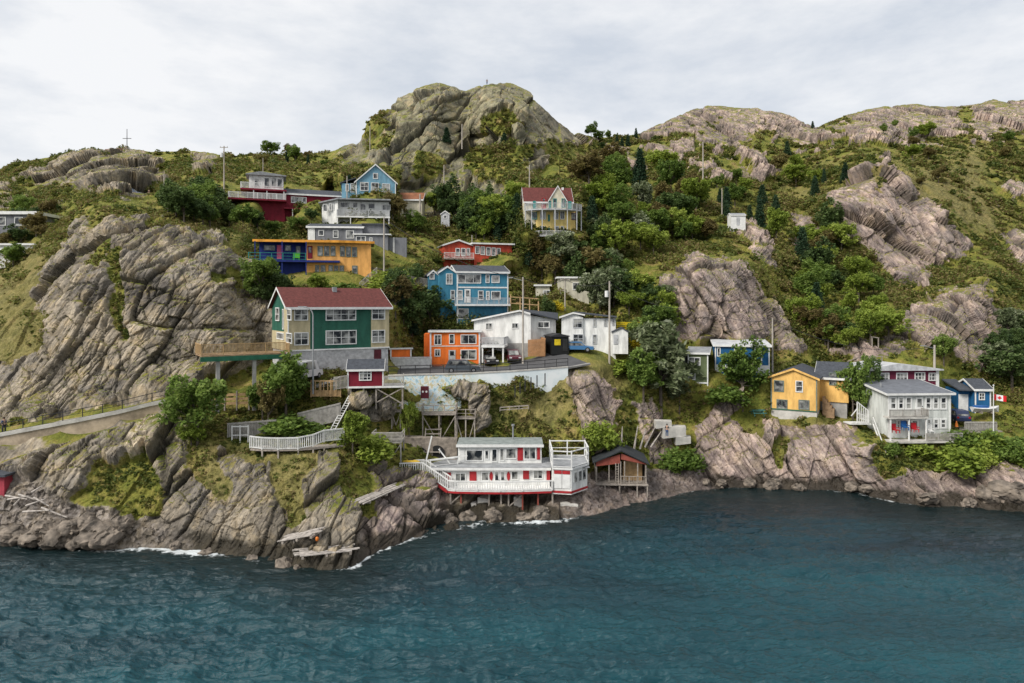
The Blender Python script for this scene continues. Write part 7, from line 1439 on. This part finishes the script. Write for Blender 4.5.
# ------------------------------------------------------------------ heath: low scrub nobody could count
def scrub():
    n0 = 24000; out = []
    ii = rng.integers(8, NC-8, n0*4); jj = rng.integers(6, NR-3, n0*4); P_ = PD[ii, jj]; rk = rock[ii, jj]; pxx = PX[ii, jj]; pyy = PY[ii, jj]; fl_ = flat[ii, jj]; dr = dry[ii, jj]
    dens = np.clip(.45+1.1*fbm((P_*.09).astype(np.float32), 3, 501), 0.05, 1); keep = (rk < .35)&(fl_ < .8)&(rng.random(len(ii)) < dens*(1-.75*dr))&(P_[:,2] > 1.5)
    for a,b,c_,e,D_ in HBX: keep &= ~((pxx > a-3)&(pxx < c_+3)&(pyy > b)&(pyy < e+4)&(P_[:,1] < D_+1))
    idx = np.nonzero(keep)[0][:n0]; P_ = P_[idx]; dist = P_[:,1]; k = len(idx)
    R = np.clip(dist/150, .5, 1.5)*rng.uniform(.3,1.15,k)**1.5*.85; m = 30
    q = rng.normal(size=(k,m,3)); q /= np.linalg.norm(q,axis=2,keepdims=True); q[...,2] = np.abs(q[...,2])*.8
    pts = P_[:,None]+q*R[:,None,None]*rng.uniform(.55,1.1,(k,m,1))+np.array([0,0,-.1]); size = np.repeat(np.clip(dist/100,.65,2.2)*.26, m)
    # larger shrubs merging on the middle slopes
    d2 = fbm((PD[ii, jj]*.05).astype(np.float32), 3, 601); keep2 = keep&(pyy > 135)&(pyy < 400)&(((d2 > -.02)&(PD[ii,jj][:,1] > 98))|((pxx < 60)&(d2 > -.2)&(PD[ii,jj][:,1] > 80)))
    ix = np.nonzero(keep2)[0][-2600:]; Q_ = PD[ii[ix], jj[ix]]; k2 = len(ix); m2 = 110; R2 = rng.uniform(.7,2.0,k2)
    q = rng.normal(size=(k2,m2,3)); q /= np.linalg.norm(q,axis=2,keepdims=True); q[...,2] = np.abs(q[...,2])*.95
    p2 = Q_[:,None]+q*R2[:,None,None]*rng.uniform(.5,1.15,(k2,m2,1)); s2 = np.repeat(np.clip(Q_[:,1]/110,.8,2)*.27, m2)
    return np.concatenate([pts.reshape(-1,3), p2.reshape(-1,3)]), np.concatenate([size, s2])
pts, size = scrub(); hm = leaf_mat('heath_leaf', [(.05,(.065,.09,.022)),(.3,(.10,.13,.028)),(.5,(.15,.172,.036)),(.66,(.21,.19,.055)),(.8,(.23,.16,.08)),(.95,(.19,.225,.05))])
hm.node_tree.nodes['Noise Texture'].inputs['Scale'].default_value = .16
for l in hm.node_tree.nodes: 
    if l.type == 'MATH' and abs(l.inputs[1].default_value-.9) < 1e-6: l.inputs[1].default_value = 2.2; l.inputs[2].default_value = -.8
ho = bpy.data.objects.new('heath_scrub', quads_mesh('heath_scrub', pts, size, hm, .5)); C.objects.link(ho); tag(ho, 'low green and brown scrub covering the slopes between the rocks', 'scrub', kind='stuff')
# boulders along the waterline: a handful one can tell apart
def boulder(px, py, r_, label, seed, group):
    bm = bmesh.new(); bmesh.ops.create_icosphere(bm, subdivisions=4, radius=1); co = np.array([v.co[:] for v in bm.verts], np.float32); va, ea = facets(co*1.3+seed*7.7, seed); d = 1+.38*va+.12*fbm(co*2.2+seed, 3, seed)
    for v, s in zip(bm.verts, d): v.co *= float(s)
    me = bpy.data.meshes.new('boulder'); bm.to_mesh(me); bm.free(); me.materials.append(BM_); o = bpy.data.objects.new('boulder', me); C.objects.link(o)
    p = G3(px, py); o.location = p+Vector((0,-.3*r_,-.1*r_)); rr = random.Random(seed); o.scale = (r_*rr.uniform(.9,1.5), r_, r_*rr.uniform(.6,.9)); o.rotation_euler = (rr.uniform(-.3,.3),rr.uniform(-.3,.3),rr.uniform(0,6)); tag(o, label, 'boulder', group)
BM_ = mat('boulder_stone', (.24,.20,.16), .8, .3, 1.2, .8, 3, col2=(.04,.035,.03))
k_ = 0
for px, py, r_ in [(62,535,1.5),(75,528,1.1),(88,522,1.3),(100,530,1.7),(112,536,1.2),(70,540,.9),(52,528,1.2),(125,524,1.0),(95,540,1.0),(40,536,1.4),(15,534,1.3),(84,538,1.1)]:
    k_ += 1; boulder(px, py, r_, 'pale boulder in the waterside heap below the coast path', k_, 'boulders below the coast path')
for px, py, r_ in [(468,514,1.1),(492,518,1.0),(520,517,.9),(450,520,.9),(540,516,1.0)]:
    k_ += 1; boulder(px, py, r_, 'boulder under the shore house stilts', k_, 'boulders under the shore house')
for px, py, r_ in [(985,497,1.3),(1003,500,1.5),(1018,506,1.3),(770,486,.9),(925,500,1.1)]:
    k_ += 1; boulder(px, py, r_, 'rounded boulder on the right-hand waterline', k_, 'boulders on the right shore')

rb_ = random.Random(3)
for i in range(11):
    x = rb_.uniform(700,1020); y = float(ip(SHORE, x))-rb_.uniform(0,7)
    k_ += 1; boulder(x, y, rb_.uniform(.35,.95), 'small dark boulder at the water between boathouse and flagpole', k_, 'small boulders along the right waterline')
for i in range(5):
    x = rb_.uniform(135,320); y = float(ip(SHORE, x))-rb_.uniform(-1,5)
    k_ += 1; boulder(x, y, rb_.uniform(.3,.8), 'small rock at the foot of the lower left cliff', k_, 'small rocks under the lower left cliff')
# tell the repeats apart by their order from the left
ORD = 'leftmost,second,third,fourth,fifth,sixth,seventh,eighth,ninth,tenth,eleventh,twelfth,thirteenth,fourteenth,fifteenth,sixteenth,seventeenth,eighteenth,nineteenth,twentieth,twenty-first,twenty-second,twenty-third,twenty-fourth,twenty-fifth,twenty-sixth'.split(',')
gs = {}
for o in bpy.data.objects:
    if o.parent is None and 'group' in o and 'label' in o: gs.setdefault((o['group'], o['label']), []).append(o)
for (g_, l_), os_ in gs.items():
    adj, _, where = l_.partition('|')
    if len(os_) == 1:
        os_[0]['label'] = ('the only '+adj+' '+where) if where else l_; continue
    os_.sort(key=lambda o: o.location.x/o.location.y)
    for i, o in enumerate(os_):
        w_ = ORD[min(i, len(ORD)-1)]; w_ = 'rightmost' if i == len(os_)-1 else w_
        if where: o['label'] = f"{w_} {adj}{'' if w_ in ('leftmost','rightmost') else ' from the left'} {where}"
        else: o['label'] = f"{w_} {l_}" if w_ in ('leftmost','rightmost') else f"{w_} from the left: {l_}"
